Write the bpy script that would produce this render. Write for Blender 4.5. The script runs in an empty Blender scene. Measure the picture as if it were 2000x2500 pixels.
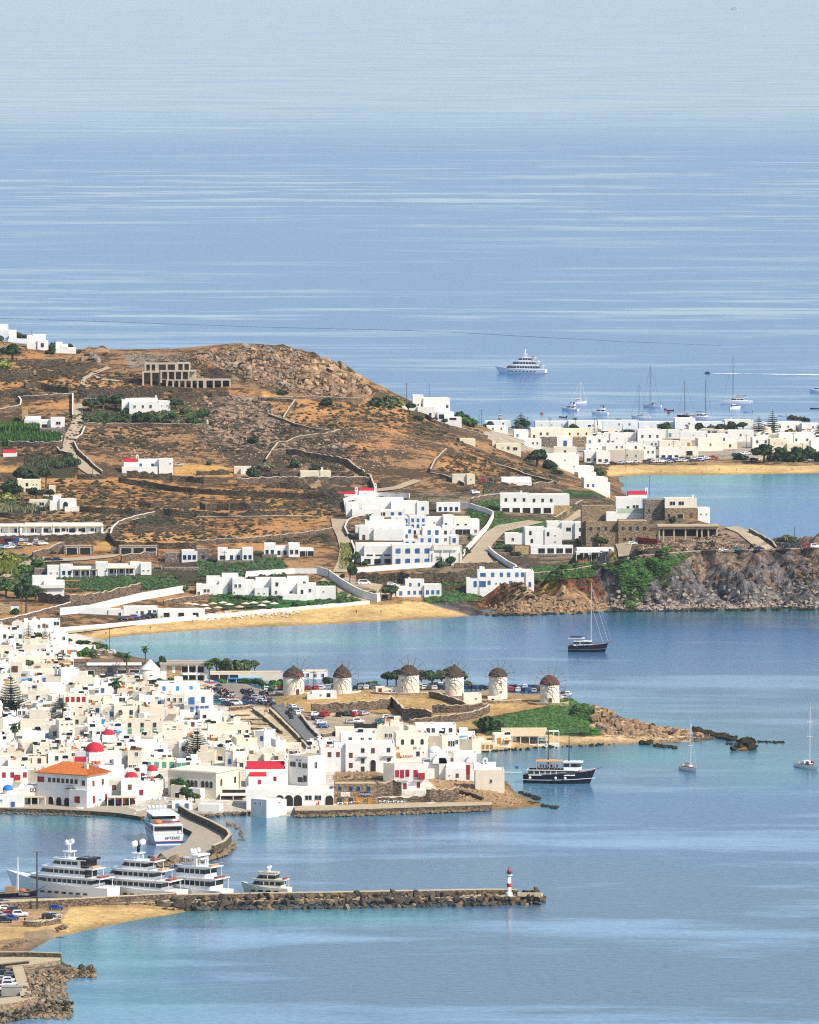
import bpy,bmesh,math,random,re
import numpy as np
from mathutils import Vector,Matrix
random.seed(7);np.random.seed(7)
scene=bpy.context.scene
COL=scene.collection
# ------------------------------------------------------------------ camera, sky, sun, exposure
CAM_H,CAM_DIP,CAM_F=263.0,0.07784,17986.0
cam_data=bpy.data.cameras.new('camera')
cam=bpy.data.objects.new('camera',cam_data);COL.objects.link(cam)
cam.location=(0,0,CAM_H)
cam.rotation_euler=(math.pi/2-CAM_DIP,0,0)
cam_data.sensor_fit='VERTICAL';cam_data.sensor_height=24.0;cam_data.sensor_width=19.2
cam_data.lens=24.0*CAM_F/2500.0
cam_data.clip_start=5.0;cam_data.clip_end=150000.0
scene.camera=cam
SUN_EL=math.radians(43.0)
SUN_AZ=math.radians(54.0)
sun_dir=Vector((math.sin(SUN_AZ)*math.cos(SUN_EL),-math.cos(SUN_AZ)*math.cos(SUN_EL),math.sin(SUN_EL)))
world=bpy.data.worlds.new('World');scene.world=world
world.use_nodes=True
wn=world.node_tree;wn.nodes.clear()
sky=wn.nodes.new('ShaderNodeTexSky');sky.sky_type='NISHITA';sky.sun_disc=False
sky.sun_elevation=SUN_EL
sky.sun_rotation=math.atan2(sun_dir.x,sun_dir.y)
sky.altitude=260.0;sky.air_density=1.0;sky.dust_density=1.2;sky.ozone_density=0.6
bg=wn.nodes.new('ShaderNodeBackground');bg.inputs['Strength'].default_value=0.14
wo=wn.nodes.new('ShaderNodeOutputWorld')
wn.links.new(sky.outputs[0],bg.inputs[0]);wn.links.new(bg.outputs[0],wo.inputs[0])
sl=bpy.data.lights.new('sun','SUN');sl.energy=4.7;sl.angle=math.radians(0.53);sl.color=(1.0,0.93,0.81)
sun=bpy.data.objects.new('sun',sl);COL.objects.link(sun)
sun.rotation_euler=sun_dir.to_track_quat('Z','Y').to_euler();sun.location=(800,1500,900)
scene.view_settings.view_transform='Standard';scene.view_settings.look='None'
scene.view_settings.exposure=0.1;scene.view_settings.gamma=1.0
scene.view_settings.use_curve_mapping=False
scene.render.engine='CYCLES'
scene.cycles.max_bounces=6;scene.cycles.diffuse_bounces=3;scene.cycles.glossy_bounces=3
scene.cycles.transparent_max_bounces=8;scene.cycles.volume_bounces=3
scene.cycles.use_denoising=False;scene.cycles.pixel_filter_type='BLACKMAN_HARRIS';scene.cycles.filter_width=1.15
# ------------------------------------------------------------------ pixel <-> place (photo pixels, 2000 x 2500)
CA,SA=math.cos(CAM_DIP),math.sin(CAM_DIP)
def at(u,v,z=0.0):
 """Point at height z seen at photo pixel (u, v)."""
 yu=-(v-1250.0)/CAM_F;xr=(u-1000.0)/CAM_F
 t=(z-CAM_H)/(-SA+yu*CA)
 return Vector((xr*t,(CA+yu*SA)*t,z))
def at_np(u,v,z=0.0):
 yu=-(v-1250.0)/CAM_F;xr=(u-1000.0)/CAM_F
 t=(z-CAM_H)/(-SA+yu*CA)
 return xr*t,(CA+yu*SA)*t
def proj(X,Y,Z):
 d=Y*CA+(CAM_H-Z)*SA
 up=Y*SA-(CAM_H-Z)*CA
 return 1000.0+CAM_F*X/d,1250.0-CAM_F*up/d,CAM_F/d
def height_at(v,vplan):
 """Height a ground point needs to be seen in row v when it stands where sea level is seen in row vplan."""
 Y=at_np(1000.0,vplan)[1]
 dep=CAM_DIP+np.arctan((v-1250.0)/CAM_F)
 return CAM_H-Y*np.tan(dep)
# ------------------------------------------------------------------ small noise
def _hash(ix,iy,seed):
 n=(ix.astype(np.int64)*374761393+iy.astype(np.int64)*668265263+seed*974711)&0x7fffffff
 n=((n^(n>>13))*1274126177)&0x7fffffff
 n=(n^(n>>16))&0xffff
 return n/65535.0
def vnoise(x,y,seed=0):
 ix=np.floor(x);iy=np.floor(y);fx=x-ix;fy=y-iy
 fx=fx*fx*(3-2*fx);fy=fy*fy*(3-2*fy)
 ix=ix.astype(np.int64);iy=iy.astype(np.int64)
 a=_hash(ix,iy,seed);b=_hash(ix+1,iy,seed);c=_hash(ix,iy+1,seed);d=_hash(ix+1,iy+1,seed)
 return(a*(1-fx)+b*fx)*(1-fy)+(c*(1-fx)+d*fx)*fy
def fbm(x,y,oct=4,seed=0):
 s=0;a=.5;t=0
 for i in range(oct):
  s=s+a*vnoise(x*2**i,y*2**i,seed+i*17);t+=a;a*=.5
 return s/t
def in_poly(px,py,poly):
 inside=np.zeros(px.shape,bool)
 n=len(poly)
 for i in range(n):
  x0,y0=poly[i][:2];x1,y1=poly[(i+1)%n][:2]
  if y0==y1:continue
  c=((y0>py)!=(y1>py))&(px<(x1-x0)*(py-y0)/(y1-y0)+x0)
  inside^=c
 return inside
# ------------------------------------------------------------------ shader helper
MATS={}
def new_mat(name):
 m=bpy.data.materials.new(name);m.use_nodes=True
 nt=m.node_tree;nt.nodes.clear()
 out=nt.nodes.new('ShaderNodeOutputMaterial')
 b=nt.nodes.new('ShaderNodeBsdfPrincipled')
 nt.links.new(b.outputs[0],out.inputs[0])
 MATS[name]=m
 return m,nt,b
def simple(name,col,rough=.7,spec=.3,var=.10,scale=.6,metal=0.0,island=0.0,bump=0.0):
 """A painted or natural surface: base colour with mottling of its own and, if asked, a random tint per object."""
 if name in MATS:return MATS[name]
 m,nt,b=new_mat(name)
 b.inputs['Roughness'].default_value=rough;b.inputs['Specular IOR Level'].default_value=spec
 b.inputs['Metallic'].default_value=metal
 tc=nt.nodes.new('ShaderNodeNewGeometry')
 nz=nt.nodes.new('ShaderNodeTexNoise');nz.inputs['Scale'].default_value=scale;nz.inputs['Detail'].default_value=4
 nt.links.new(tc.outputs['Position'],nz.inputs['Vector'])
 mr=nt.nodes.new('ShaderNodeMapRange');mr.inputs[1].default_value=.25;mr.inputs[2].default_value=.75
 mr.inputs[3].default_value=1-var;mr.inputs[4].default_value=1+var
 nt.links.new(nz.outputs[0],mr.inputs[0])
 val=mr.outputs[0]
 if island:
  oi=nt.nodes.new('ShaderNodeObjectInfo')
  m2=nt.nodes.new('ShaderNodeMapRange');m2.inputs[3].default_value=1-island;m2.inputs[4].default_value=1+island
  nt.links.new(oi.outputs['Random'],m2.inputs[0])
  mu=nt.nodes.new('ShaderNodeMath');mu.operation='MULTIPLY'
  nt.links.new(val,mu.inputs[0]);nt.links.new(m2.outputs[0],mu.inputs[1]);val=mu.outputs[0]
 mx=nt.nodes.new('ShaderNodeVectorMath');mx.operation='SCALE'
 mx.inputs[0].default_value=col;nt.links.new(val,mx.inputs['Scale'])
 nt.links.new(mx.outputs[0],b.inputs['Base Color'])
 if bump:
  bp=nt.nodes.new('ShaderNodeBump');bp.inputs['Strength'].default_value=bump;bp.inputs['Distance'].default_value=.3
  nt.links.new(nz.outputs[0],bp.inputs['Height']);nt.links.new(bp.outputs[0],b.inputs['Normal'])
 return m
# ------------------------------------------------------------------ object helpers
def tag(o,label=None,cat=None,group=None,kind=None):
 if label:o['label']=label
 if cat:o['category']=cat
 if group:o['group']=group
 if kind:o['kind']=kind
 return o
def link(name,mesh,parent=None):
 o=bpy.data.objects.new(name,mesh);COL.objects.link(o)
 if parent is not None:o.parent=parent
 return o
def empty(name,loc,rz=0.0):
 o=bpy.data.objects.new(name,None);COL.objects.link(o)
 o.location=loc;o.rotation_euler=(0,0,rz);o.empty_display_size=1
 return o
def mesh_np(name,verts,faces,mats,midx=None,smooth=False):
 me=bpy.data.meshes.new(name)
 me.from_pydata([tuple(v)for v in verts],[],[tuple(f)for f in faces])
 for m in mats:me.materials.append(m)
 if midx is not None:me.polygons.foreach_set('material_index',np.asarray(midx,dtype=np.int32))
 if smooth:me.polygons.foreach_set('use_smooth',np.ones(len(faces),bool))
 me.update()
 return me
class MB:
 """Collects simple solids into one mesh."""
 def __init__(s):s.v=[];s.f=[];s.m=[]
 def add(s,vs,fs,mi=0):
  o=len(s.v);s.v+=[tuple(p)for p in vs];s.f+=[tuple(i+o for i in f)for f in fs];s.m+=[mi]*len(fs);return s
 def box(s,x0,x1,y0,y1,z0,z1,mi=0):
  return s.add([(x0,y0,z0),(x1,y0,z0),(x1,y1,z0),(x0,y1,z0),(x0,y0,z1),(x1,y0,z1),(x1,y1,z1),(x0,y1,z1)],[(0,3,2,1),(4,5,6,7),(0,1,5,4),(1,2,6,5),(2,3,7,6),(3,0,4,7)],mi)
 def prism(s,pts,z0,z1,mi=0,top=True,mtop=None):
  """Upright prism over a plan outline (counter-clockwise); z0 and z1 may be lists."""
  n=len(pts)
  a=z0 if hasattr(z0,'__len__')else[z0]*n;b=z1 if hasattr(z1,'__len__')else[z1]*n
  vs=[(p[0],p[1],a[i])for i,p in enumerate(pts)]+[(p[0],p[1],b[i])for i,p in enumerate(pts)]
  s.add(vs,[(i,(i+1)%n,n+(i+1)%n,n+i)for i in range(n)],mi)
  if top:
   o=len(s.v)-2*n
   s.f.append(tuple(o+n+i for i in range(n)));s.m.append(mi if mtop is None else mtop)
   s.f.append(tuple(o+n-1-i for i in range(n)));s.m.append(mi)
  return s
 def lathe(s,prof,n=16,cx=0,cy=0,mi=0,capb=False):
  o=len(s.v)
  for r,z in prof:
   for i in range(n):
    a=2*math.pi*i/n;s.v.append((cx+r*math.cos(a),cy+r*math.sin(a),z))
  for j in range(len(prof)-1):
   for i in range(n):
    s.f.append((o+j*n+i,o+j*n+(i+1)%n,o+(j+1)*n+(i+1)%n,o+(j+1)*n+i));s.m.append(mi)
  s.f.append(tuple(o+(len(prof)-1)*n+i for i in range(n)));s.m.append(mi)
  if capb:s.f.append(tuple(o+n-1-i for i in range(n)));s.m.append(mi)
  return s
 def tube(s,p,q,r0,r1=None,n=6,mi=0):
  r1=r0 if r1 is None else r1
  p=Vector(p);q=Vector(q);d=(q-p)
  if d.length<1e-6:return s
  d.normalize();a=d.orthogonal().normalized();b=d.cross(a)
  vs=[p+(a*math.cos(t)+b*math.sin(t))*r0 for t in[2*math.pi*i/n for i in range(n)]]+[q+(a*math.cos(t)+b*math.sin(t))*r1 for t in[2*math.pi*i/n for i in range(n)]]
  return s.add(vs,[(i,(i+1)%n,n+(i+1)%n,n+i)for i in range(n)]+[tuple(range(n-1,-1,-1)),tuple(range(n,2*n))],mi)
 def dome(s,r,h,z0,n=16,rings=5,cx=0,cy=0,mi=0):
  prof=[(r*math.cos(i*math.pi/2/rings),z0+h*math.sin(i*math.pi/2/rings))for i in range(rings)]+[(r*.02,z0+h)]
  return s.lathe(prof,n,cx,cy,mi)
 def ball(s,c,r,mi=0,n=10,rz=None):
  rz=rz or r
  prof=[(r*math.sin(math.pi*i/6)+1e-3,c[2]-rz*math.cos(math.pi*i/6))for i in range(7)]
  return s.lathe(prof,n,c[0],c[1],mi)
 def mesh(s,name,mats,smooth=False):
  mats=mats if isinstance(mats,(list,tuple))else[mats]
  return mesh_np(name,s.v,s.f,mats,s.m,smooth)
 def build(s,name,mats,parent=None,smooth=False):
  return link(name,s.mesh(name,mats,smooth),parent)
# ------------------------------------------------------------------ the land: coastlines (sea-level pixels) and heights
COAST_MAIN=[(-700,1010,.5),(-300,1000,.4),(300,1000,.4),(700,1004,.35),(1000,1018,.25),(1200,1047,.10),(1500,1050,.10),(1800,1050,.10),(2100,1050,.1),(2700,1050,.2),(2700,1157,.12),(2100,1153,.10),(1900,1157,.10),(1700,1160,.10),(1560,1160,.12),(1510,1165,.4),(1520,1200,.5),(1600,1270,.5),(1680,1325,.7),(1800,1365,.8),(1900,1396,.8),(2300,1410,.6),(2700,1440,1.),(2700,1480,1.2),(2300,1484,1.2),(2100,1486,1.1),(1990,1487,1.1),(1900,1484,1.1),(1800,1490,1.1),(1700,1488,1.1),(1600,1493,1.0),(1500,1489,1.0),(1440,1493,.9),(1400,1499,.8),(1330,1498,.7),(1280,1503,.6),(1230,1499,.5),(1175,1502,.12),(1100,1507,.09),(1000,1513,.09),(900,1519,.09),(800,1524,.09),(600,1532,.09),(430,1542,.09),(330,1550,.09),(270,1557,.10),(248,1566,.2),(270,1585,.3),(320,1602,.3),(400,1622,.3),(480,1650,.3),(560,1672,.3),(640,1692,.4),(760,1706,.5),(900,1714,.5),(1000,1716,.5),(1100,1716,.5),(1200,1718,.5),(1320,1724,.5),(1390,1732,.5),(1450,1744,.5),(1520,1758,.5),(1580,1772,.4),(1650,1780,.4),(1700,1786,.4),(1740,1792,.4),(1768,1801,.3),(1745,1805,.3),(1700,1811,.2),(1650,1813,.16),(1590,1813,.14),(1520,1817,.16),(1440,1820,.16),(1380,1822,.2),(1320,1824,.25),(1270,1828,.4),(1200,1834,.5),(1156,1839,.6),(1150,1848,.6),(1190,1868,.5),(1232,1905,.4),(1255,1932,.45),(1285,1947,.4),(1312,1957,.3),(1330,1966,.25),(1300,1971,.4),(1255,1976,.5),(1200,1977,1.5),(1050,1982,1.5),(900,1987,1.5),(780,1991,1.5),(722,1991,1.5),(690,1993,1.5),(652,1994,1.2),(612,1984,.6),(560,1987,.5),(500,1994,.5),(470,1992,.6),(440,1990,2),(345,2003,3),(290,1995,3),(223,1989,3),(116,1984,3),(0,1982,3),(-300,1982,3),(-700,1982,3)]
COAST_MOLE=[(-700,2196,2),(0,2196,2),(200,2192,2),(400,2187,2),(418,2188,1),(425,2215,.5),(455,2226,.09),(400,2236,.09),(350,2243,.09),(250,2263,.09),(205,2272,.12),(180,2279,.4),(150,2284,.4),(125,2292,.2),(100,2308,.12),(72,2322,.3),(55,2332,.4),(20,2337,.5),(-700,2338,.5)]
ISLET=[[(1796,1818,.8),(1812,1812,.8),(1822,1812,.8),(1838,1822,.8),(1842,1830,.8),(1820,1835,.8),(1800,1832,.8)]]
COASTS=[COAST_MAIN,COAST_MOLE]+ISLET
def coast_xy(c):
 p=np.array([(a,b)for a,b,s in c],float)
 X,Y=at_np(p[:,0],p[:,1])
 out=[];sl=[]
 for i in range(len(c)):
  j=(i+1)%len(c)
  L=math.hypot(X[j]-X[i],Y[j]-Y[i]);n=max(1,min(16,int(L/12)))
  for k in range(n):
   t=k/n
   amp=(0.0 if c[i][2]>=1.5 else 1.0 if c[i][2]<.15 else 3.0)*min(1,4*t*(1-t))
   w=(fbm(np.array([X[i]*.05+t*L*.06]),np.array([Y[i]*.05+7.0]),2,5)[0]-.5)*2*amp
   nx,ny=-(Y[j]-Y[i])/max(L,1),(X[j]-X[i])/max(L,1)
   out.append((X[i]+(X[j]-X[i])*t+nx*w,Y[i]+(Y[j]-Y[i])*t+ny*w));sl.append(c[i][2])
 return np.array(out),np.array(sl)
COAST_XY=[coast_xy(c)for c in COASTS]
def coast_dist(X,Y):
 """Signed distance to the shore in metres (positive on land) and the slope of the nearest shore."""
 shp=X.shape;X=X.ravel();Y=Y.ravel()
 best=np.full(X.shape,1e12);slope=np.full(X.shape,.3);land=np.zeros(X.shape,bool)
 for P,S in COAST_XY:
  land|=in_poly(X,Y,P)
  Q=np.roll(P,-1,0)
  for i in range(len(P)):
   ax,ay=P[i];bx,by=Q[i]-P[i]
   L2=bx*bx+by*by+1e-9
   t=np.clip(((X-ax)*bx+(Y-ay)*by)/L2,0,1)
   d=(X-ax-t*bx)**2+(Y-ay-t*by)**2
   m=d<best
   best[m]=d[m];slope[m]=S[i]
 d=np.sqrt(best);d[~land]*=-1
 return d.reshape(shp),slope.reshape(shp)
CTRL=[(2000,1064,1072),(2400,1064,1072),(1600,1066,1075),(1300,1070,1082),(1800,1100,1114),(1500,1105,1120),(1320,1112,1132),(2000,1110,1124),(2400,1110,1124),(1700,1130,1140),(1900,1134,1143),(2300,1134,1143),(1560,1140,1148),(1450,1128,1140),(1250,1060,1095),(1200,1046,1085),(-300,800,1165),(0,838,1178),(100,858,1182),(190,866,1184),(250,862,1182),(330,866,1184),(430,868,1186),(520,856,1188),(600,846,1190),(680,850,1192),(760,868,1194),(830,898,1196),(880,930,1198),(930,958,1200),(1000,985,1198),(1060,1012,1192),(1110,1022,1185),(1180,1040,1172),(1240,1068,1172),(0,950,1040),(300,950,1040),(600,950,1045),(900,985,1060),(-300,950,1040),(1080,1035,1110),(0,900,1205),(200,900,1205),(100,950,1222),(350,930,1218),(520,945,1222),(0,1010,1245),(150,1050,1268),(300,1000,1240),(450,1000,1242),(400,1060,1266),(650,930,1216),(800,970,1222),(600,1010,1245),(750,1030,1252),(900,1010,1236),(1000,1040,1240),(1100,1080,1250),(1200,1110,1245),(1290,1130,1240),(1370,1155,1238),(0,1100,1285),(200,1130,1300),(400,1140,1302),(600,1120,1292),(800,1100,1282),(950,1100,1278),(1050,1140,1295),(1180,1160,1290),(1300,1175,1283),(1420,1190,1275),(0,1180,1325),(150,1200,1332),(350,1200,1332),(550,1200,1330),(750,1180,1318),(900,1190,1322),(1050,1200,1330),(1200,1205,1325),(1350,1215,1318),(1450,1225,1312),(1500,1210,1288),(1530,1212,1265),(0,1260,1368),(200,1262,1368),(400,1262,1366),(600,1262,1366),(780,1255,1362),(850,1275,1378),(1000,1240,1352),(1130,1230,1345),(1250,1262,1362),(1380,1262,1358),(1480,1268,1355),(1580,1250,1335),(1640,1258,1345),(1700,1270,1372),(0,1330,1412),(150,1330,1412),(350,1330,1410),(550,1330,1410),(750,1320,1405),(850,1340,1420),(1000,1320,1405),(1150,1330,1412),(1280,1345,1420),(1400,1335,1412),(1500,1325,1410),(1600,1320,1412),(1700,1310,1410),(1800,1312,1422),(1860,1325,1432),(0,1400,1458),(150,1400,1458),(300,1400,1460),(450,1400,1458),(650,1385,1448),(800,1395,1455),(860,1405,1460),(1000,1390,1453),(1100,1375,1445),(1200,1375,1442),(1350,1380,1442),(1450,1375,1440),(1550,1352,1445),(1590,1242,1350),(1620,1254,1362),(1660,1260,1372),(1700,1264,1380),(1715,1270,1384),(1740,1268,1385),(1780,1284,1400),(1820,1299,1412),(1850,1312,1424),(1890,1333,1440),(80,1455,1496),(250,1465,1502),(400,1445,1490),(550,1450,1490),(700,1450,1488),(850,1430,1476),(900,1440,1482),(1000,1425,1475),(1100,1420,1470),(0,1490,1522),(150,1490,1522),(-300,1300,1400),(-300,1050,1268),(-300,1450,1500),(1380,1385,1455),(1450,1378,1458),(1550,1360,1460),(1650,1350,1460),(1800,1346,1460),(1900,1344,1460),(2000,1340,1460),(2300,1340,1460),(1990,1333,1450),(1930,1338,1450),(2300,1332,1445),(1300,1410,1466),(1200,1425,1472),(1150,1440,1480),(1100,1455,1486),(1250,1465,1489),(1350,1455,1485),(1500,1430,1476),(1650,1430,1477),(1800,1428,1477),(1950,1425,1477),(2300,1425,1477),(1150,1480,1489),(1000,1486,1496),(850,1490,1502),(700,1496,1508),(560,1503,1515),(430,1514,1526),(300,1527,1541),(220,1535,1550),(150,1530,1552),(-300,1540,1575),(0,1545,1580),(100,1560,1594),(200,1580,1615),(260,1600,1630),(0,1610,1650),(150,1630,1668),(300,1640,1675),(400,1640,1672),(500,1660,1692),(600,1668,1700),(0,1700,1745),(150,1700,1745),(300,1720,1768),(450,1720,1768),(560,1720,1765),(640,1715,1760),(0,1800,1835),(150,1800,1835),(300,1820,1858),(450,1820,1858),(600,1800,1840),(0,1900,1922),(150,1900,1922),(300,1910,1932),(450,1910,1934),(0,1968,1980),(200,1972,1984),(330,1985,1997),(430,1970,1982),(600,1900,1928),(700,1880,1912),(700,1960,1977),(550,1965,1978),(800,1900,1932),(800,1965,1980),(900,1880,1915),(1000,1880,1912),(950,1940,1958),(1050,1960,1976),(1100,1900,1926),(1180,1940,1958),(1200,1915,1935),(1240,1955,1966),(1150,1965,1976),(717,1695,1752),(836,1693,1752),(998,1690,1752),(1110,1698,1758),(1217,1704,1765),(1343,1716,1774),(760,1676,1735),(900,1676,1736),(1050,1672,1735),(1200,1680,1742),(1330,1690,1748),(1390,1702,1754),(640,1690,1738),(680,1708,1760),(760,1730,1780),(900,1730,1780),(1000,1730,1778),(800,1752,1792),(900,1780,1808),(800,1800,1830),(1000,1770,1802),(1100,1745,1790),(1200,1738,1785),(1260,1730,1782),(1330,1740,1788),(760,1815,1846),(700,1760,1800),(670,1728,1778),(1000,1830,1855),(900,1830,1858),(1100,1820,1844),(1050,1850,1870),(1150,1825,1836),(1250,1790,1818),(1200,1770,1806),(1250,1820,1825),(1320,1800,1816),(1400,1730,1778),(1420,1790,1812),(1460,1735,1776),(1500,1752,1785),(1550,1762,1790),(1500,1795,1811),(1600,1778,1798),(1650,1785,1800),(1690,1793,1803),(1720,1796,1803),(0,2224,2230),(-300,2228,2234),(100,2217,2223),(200,2210,2216),(300,2205,2211),(380,2199,2205),(0,2246,2255),(-300,2246,2255),(100,2236,2245),(50,2258,2268),(120,2252,2260),(150,2264,2272),(220,2240,2249),(300,2222,2230),(360,2214,2221),(420,2212,2217),(0,2290,2302),(70,2290,2299),(-300,2300,2310),(120,2280,2287),]
_c=np.array(CTRL,float)
_cz=height_at(_c[:,0]*0+_c[:,1],_c[:,2])
VS=3.2
for c in COASTS[:2]:
 for a,b,s in c:
  _c=np.vstack([_c,[a,b,b]]);_cz=np.append(_cz,0.0)
_pu,_pv=_c[:,0],_c[:,2]*VS
_A=np.sqrt((_pu[:,None]-_pu)**2+(_pv[:,None]-_pv)**2)
_n=len(_pu)
_M=np.zeros((_n+3,_n+3));_M[:_n,:_n]=_A+np.eye(_n)*-4.0
_M[:_n,_n]=1;_M[:_n,_n+1]=_pu;_M[:_n,_n+2]=_pv;_M[_n:,:_n]=_M[:_n,_n:].T
_w=np.linalg.solve(_M,np.append(_cz,[0,0,0]))
GU=np.arange(-120,2121,5.0);GV=np.concatenate([np.arange(990,2345,1.25)])
UU,VV=np.meshgrid(GU,GV)
GX,GY=at_np(UU,VV)
GZ=np.zeros_like(UU)
for i in range(len(GV)):
 d=np.sqrt((GU[:,None]-_pu)**2+(GV[i]*VS-_pv)**2)
 GZ[i]=d@_w[:_n]+_w[_n]+_w[_n+1]*GU+_w[_n+2]*GV[i]*VS
GD,GS=coast_dist(GX,GY)
GZ=np.maximum(GZ,.25)
APP0=proj(GX,GY,GZ)[1]
def zone(poly,soft=None):
 return in_poly(UU,APP0,poly).astype(float)
def blur(a,n=2):
 for _ in range(n):
  p=np.pad(a,1,mode='edge')
  a=(p[1:-1,1:-1]*2+p[:-2,1:-1]+p[2:,1:-1]+p[1:-1,:-2]+p[1:-1,2:])/6
 return a
Z_CLIFF=blur(zone([(1170,1455),(1290,1420),(1400,1390),(1440,1388),(1700,1355),(2120,1342),(2120,1500),(1170,1515)]),4)
Z_TIP=blur(zone([(1400,1740),(1440,1705),(1560,1735),(1800,1780),(1860,1850),(1560,1800),(1420,1790)]),3)
Z_HILL=blur(zone([(460,870),(520,850),(690,845),(830,880),(930,960),(900,975),(700,960),(560,930)]),4)
Z_BOULD=blur(zone([(500,960),(640,960),(720,1040),(820,1070),(860,1110),(640,1110),(480,1080)]),5)
Z_LEFTR=blur(zone([(170,890),(180,862),(260,850),(262,880),(230,900)]),2)
ridge=1-np.abs(2*fbm(GX*.040+GY*.018,GY*.012-GX*.006,4,3)-1)
r2_=1-np.abs(2*fbm(GX*.11+GY*.05,GY*.035-GX*.02,3,23)-1)
GZ+=Z_CLIFF*((ridge-.72)*24.0+(r2_-.7)*9.0+(fbm(GX*.3,GY*.12,2,12)-.5)*3)*np.clip(GZ/7,0,1)*np.clip((30-GZ)/8,.1,1)
GZ+=Z_TIP*((ridge-.66)*10.0+(r2_-.68)*5.0+(fbm(GX*.2,GY*.06,3,15)-.5)*4)*np.clip(GZ/3,0,1)
GZ+=Z_HILL*(fbm(GX*.09,GY*.06,4,9)-.5)*7.0+Z_LEFTR*(fbm(GX*.1,GY*.06,3,4)-.4)*5.0
GZ+=Z_BOULD*(fbm(GX*.12,GY*.08,4,19)-.5)*3.0
wild=np.clip(blur(zone([(-200,780),(600,820),(1000,980),(1250,1080),(1450,1220),(1000,1215),(700,1400),(-200,1500)]),4),0,1)
GZ+=wild*(fbm(GX*.03,GY*.03,4,31)-.5)*3.0
lim=GS*np.abs(GD)*(1+.25*(fbm(GX*.08,GY*.08,3,77)-.5))
GZ=np.where(GD>0,np.minimum(GZ,lim+.02),-np.minimum(.35*GS*np.abs(GD)+.05,6.0))
APP=proj(GX,GY,GZ)[1]
def ground_z_uv(u,v):
 fu=np.clip((u-GU[0])/5.0,0,len(GU)-1.001);fv=np.clip((v-GV[0])/1.25,0,len(GV)-1.001)
 i=int(fv);j=int(fu);a=fv-i;b=fu-j
 return(GZ[i,j]*(1-b)+GZ[i,j+1]*b)*(1-a)+(GZ[i+1,j]*(1-b)+GZ[i+1,j+1]*b)*a
def ground_z(X,Y):
 u,v,k=proj(X,Y,0.0)
 return max(ground_z_uv(u,v),0.0)
def ground(u,y):
 """Nearest ground (or sea) point seen at pixel (u, y)."""
 uj=min(max((u-GU[0])/5.0,0),len(GU)-1.001);j=int(uj);b=uj-j
 col=APP[:,j]*(1-b)+APP[:,j+1]*b
 zc=GZ[:,j]*(1-b)+GZ[:,j+1]*b
 ok=np.where((col<=y)&(zc>0))[0]
 if len(ok):
  i=ok[-1]
  if GV[i]>=y-.8:
   if i+1<len(GV)and col[i+1]>y and col[i+1]>col[i]:
    t=(y-col[i])/(col[i+1]-col[i]);v=GV[i]+t*1.25;z=zc[i]+t*(zc[i+1]-zc[i])
   else:v=GV[i];z=zc[i]
   z=max(z,0.0)
   return at(u,y,z)
 return at(u,y,0.0)
# ------------------------------------------------------------------ ground cover (own colours of soil, grass, sand, rock) and the terrain sheet
cover=np.zeros(UU.shape+(3,));cover[:]=(.315,.178,.084)
shrub=np.full(UU.shape,.45)
def paint(poly,col,sh=0.0,soft=2,amt=1.0):
 global cover,shrub
 m=zone(poly)if not callable(poly)else poly()
 m=blur(m,soft)*amt
 wob=fbm(GX*.06,GY*.035,3,int(abs(poly[0][0]*7+poly[0][1]))%97)if not callable(poly)else.5
 m=np.clip(m*1.6+(wob-.5)*.9*(m>.02)*(m<.98)-.3,0,1)
 cover=cover*(1-m[...,None])+np.array(col)*m[...,None]
 shrub=shrub*(1-m)+sh*m
GOLD=(.47,.27,.085);RUST=(.43,.215,.080);TAN=(.44,.32,.19);DUST=(.52,.41,.27)
SAND=(.63,.42,.175);GREEN=(.05,.13,.022);LAWN=(.03,.12,.03);OLIVE=(.10,.115,.04);GREYR=(.27,.23,.20)
EARTH=(.36,.20,.09);PLAST=(.62,.56,.47)
for p in[[(480,1060),(700,1060),(830,1110),(860,1190),(1000,1230),(700,1170),(560,1130)],[(620,1200),(830,1190),(860,1230),(640,1235)],[(1180,1180),(1400,1200),(1420,1240),(1200,1230)]]:
 paint(p,(.20,.125,.08),.65,3)
for p in[[(0,925),(190,930),(200,950),(0,960)],[(185,930),(470,935),(480,955),(190,955)],[(0,975),(180,980),(180,1000),(50,1000),(50,975)],[(560,945),(710,945),(720,970),(560,975)],[(650,990),(730,985),(700,1030),(640,1025)],[(720,960),(1000,1010),(1000,1060),(850,1050),(730,1030)],[(830,1080),(960,1075),(960,1100),(850,1110)],[(0,1170),(380,1160),(760,1200),(820,1230),(780,1262),(350,1255),(160,1250),(140,1200)],[(20,895),(70,850),(110,870),(60,905)],[(300,1270),(800,1262),(820,1300),(500,1320),(300,1310)],[(150,1330),(400,1320),(800,1335),(820,1350),(150,1360)],[(1040,1090),(1200,1120),(1240,1160),(1080,1150)]]:
 paint(p,RUST,.35,2,.8)
for p in[[(0,1138),(120,1140),(180,1150),(190,1158),(0,1150)],[(430,1135),(560,1140),(570,1162),(430,1162)],[(640,950),(700,945),(712,965),(645,972)],[(300,1315),(500,1306),(510,1316),(300,1325)],[(250,1325),(420,1325),(330,1345),(220,1340)],[(480,1260),(800,1258),(800,1268),(480,1270)],[(500,1235),(600,1228),(700,1215),(690,1235),(520,1245)],[(560,1170),(640,1168),(640,1178),(560,1180)]]:
 paint(p,GOLD,.1,1,.9)
for p in[[(0,1330),(60,1330),(160,1325),(80,1360),(0,1360)],[(150,1360),(330,1350),(380,1360),(330,1385),(100,1385)],[(1310,1010),(1210,1000),(1220,1040),(1300,1060)]]:paint(p,EARTH,.15,2)
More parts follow.
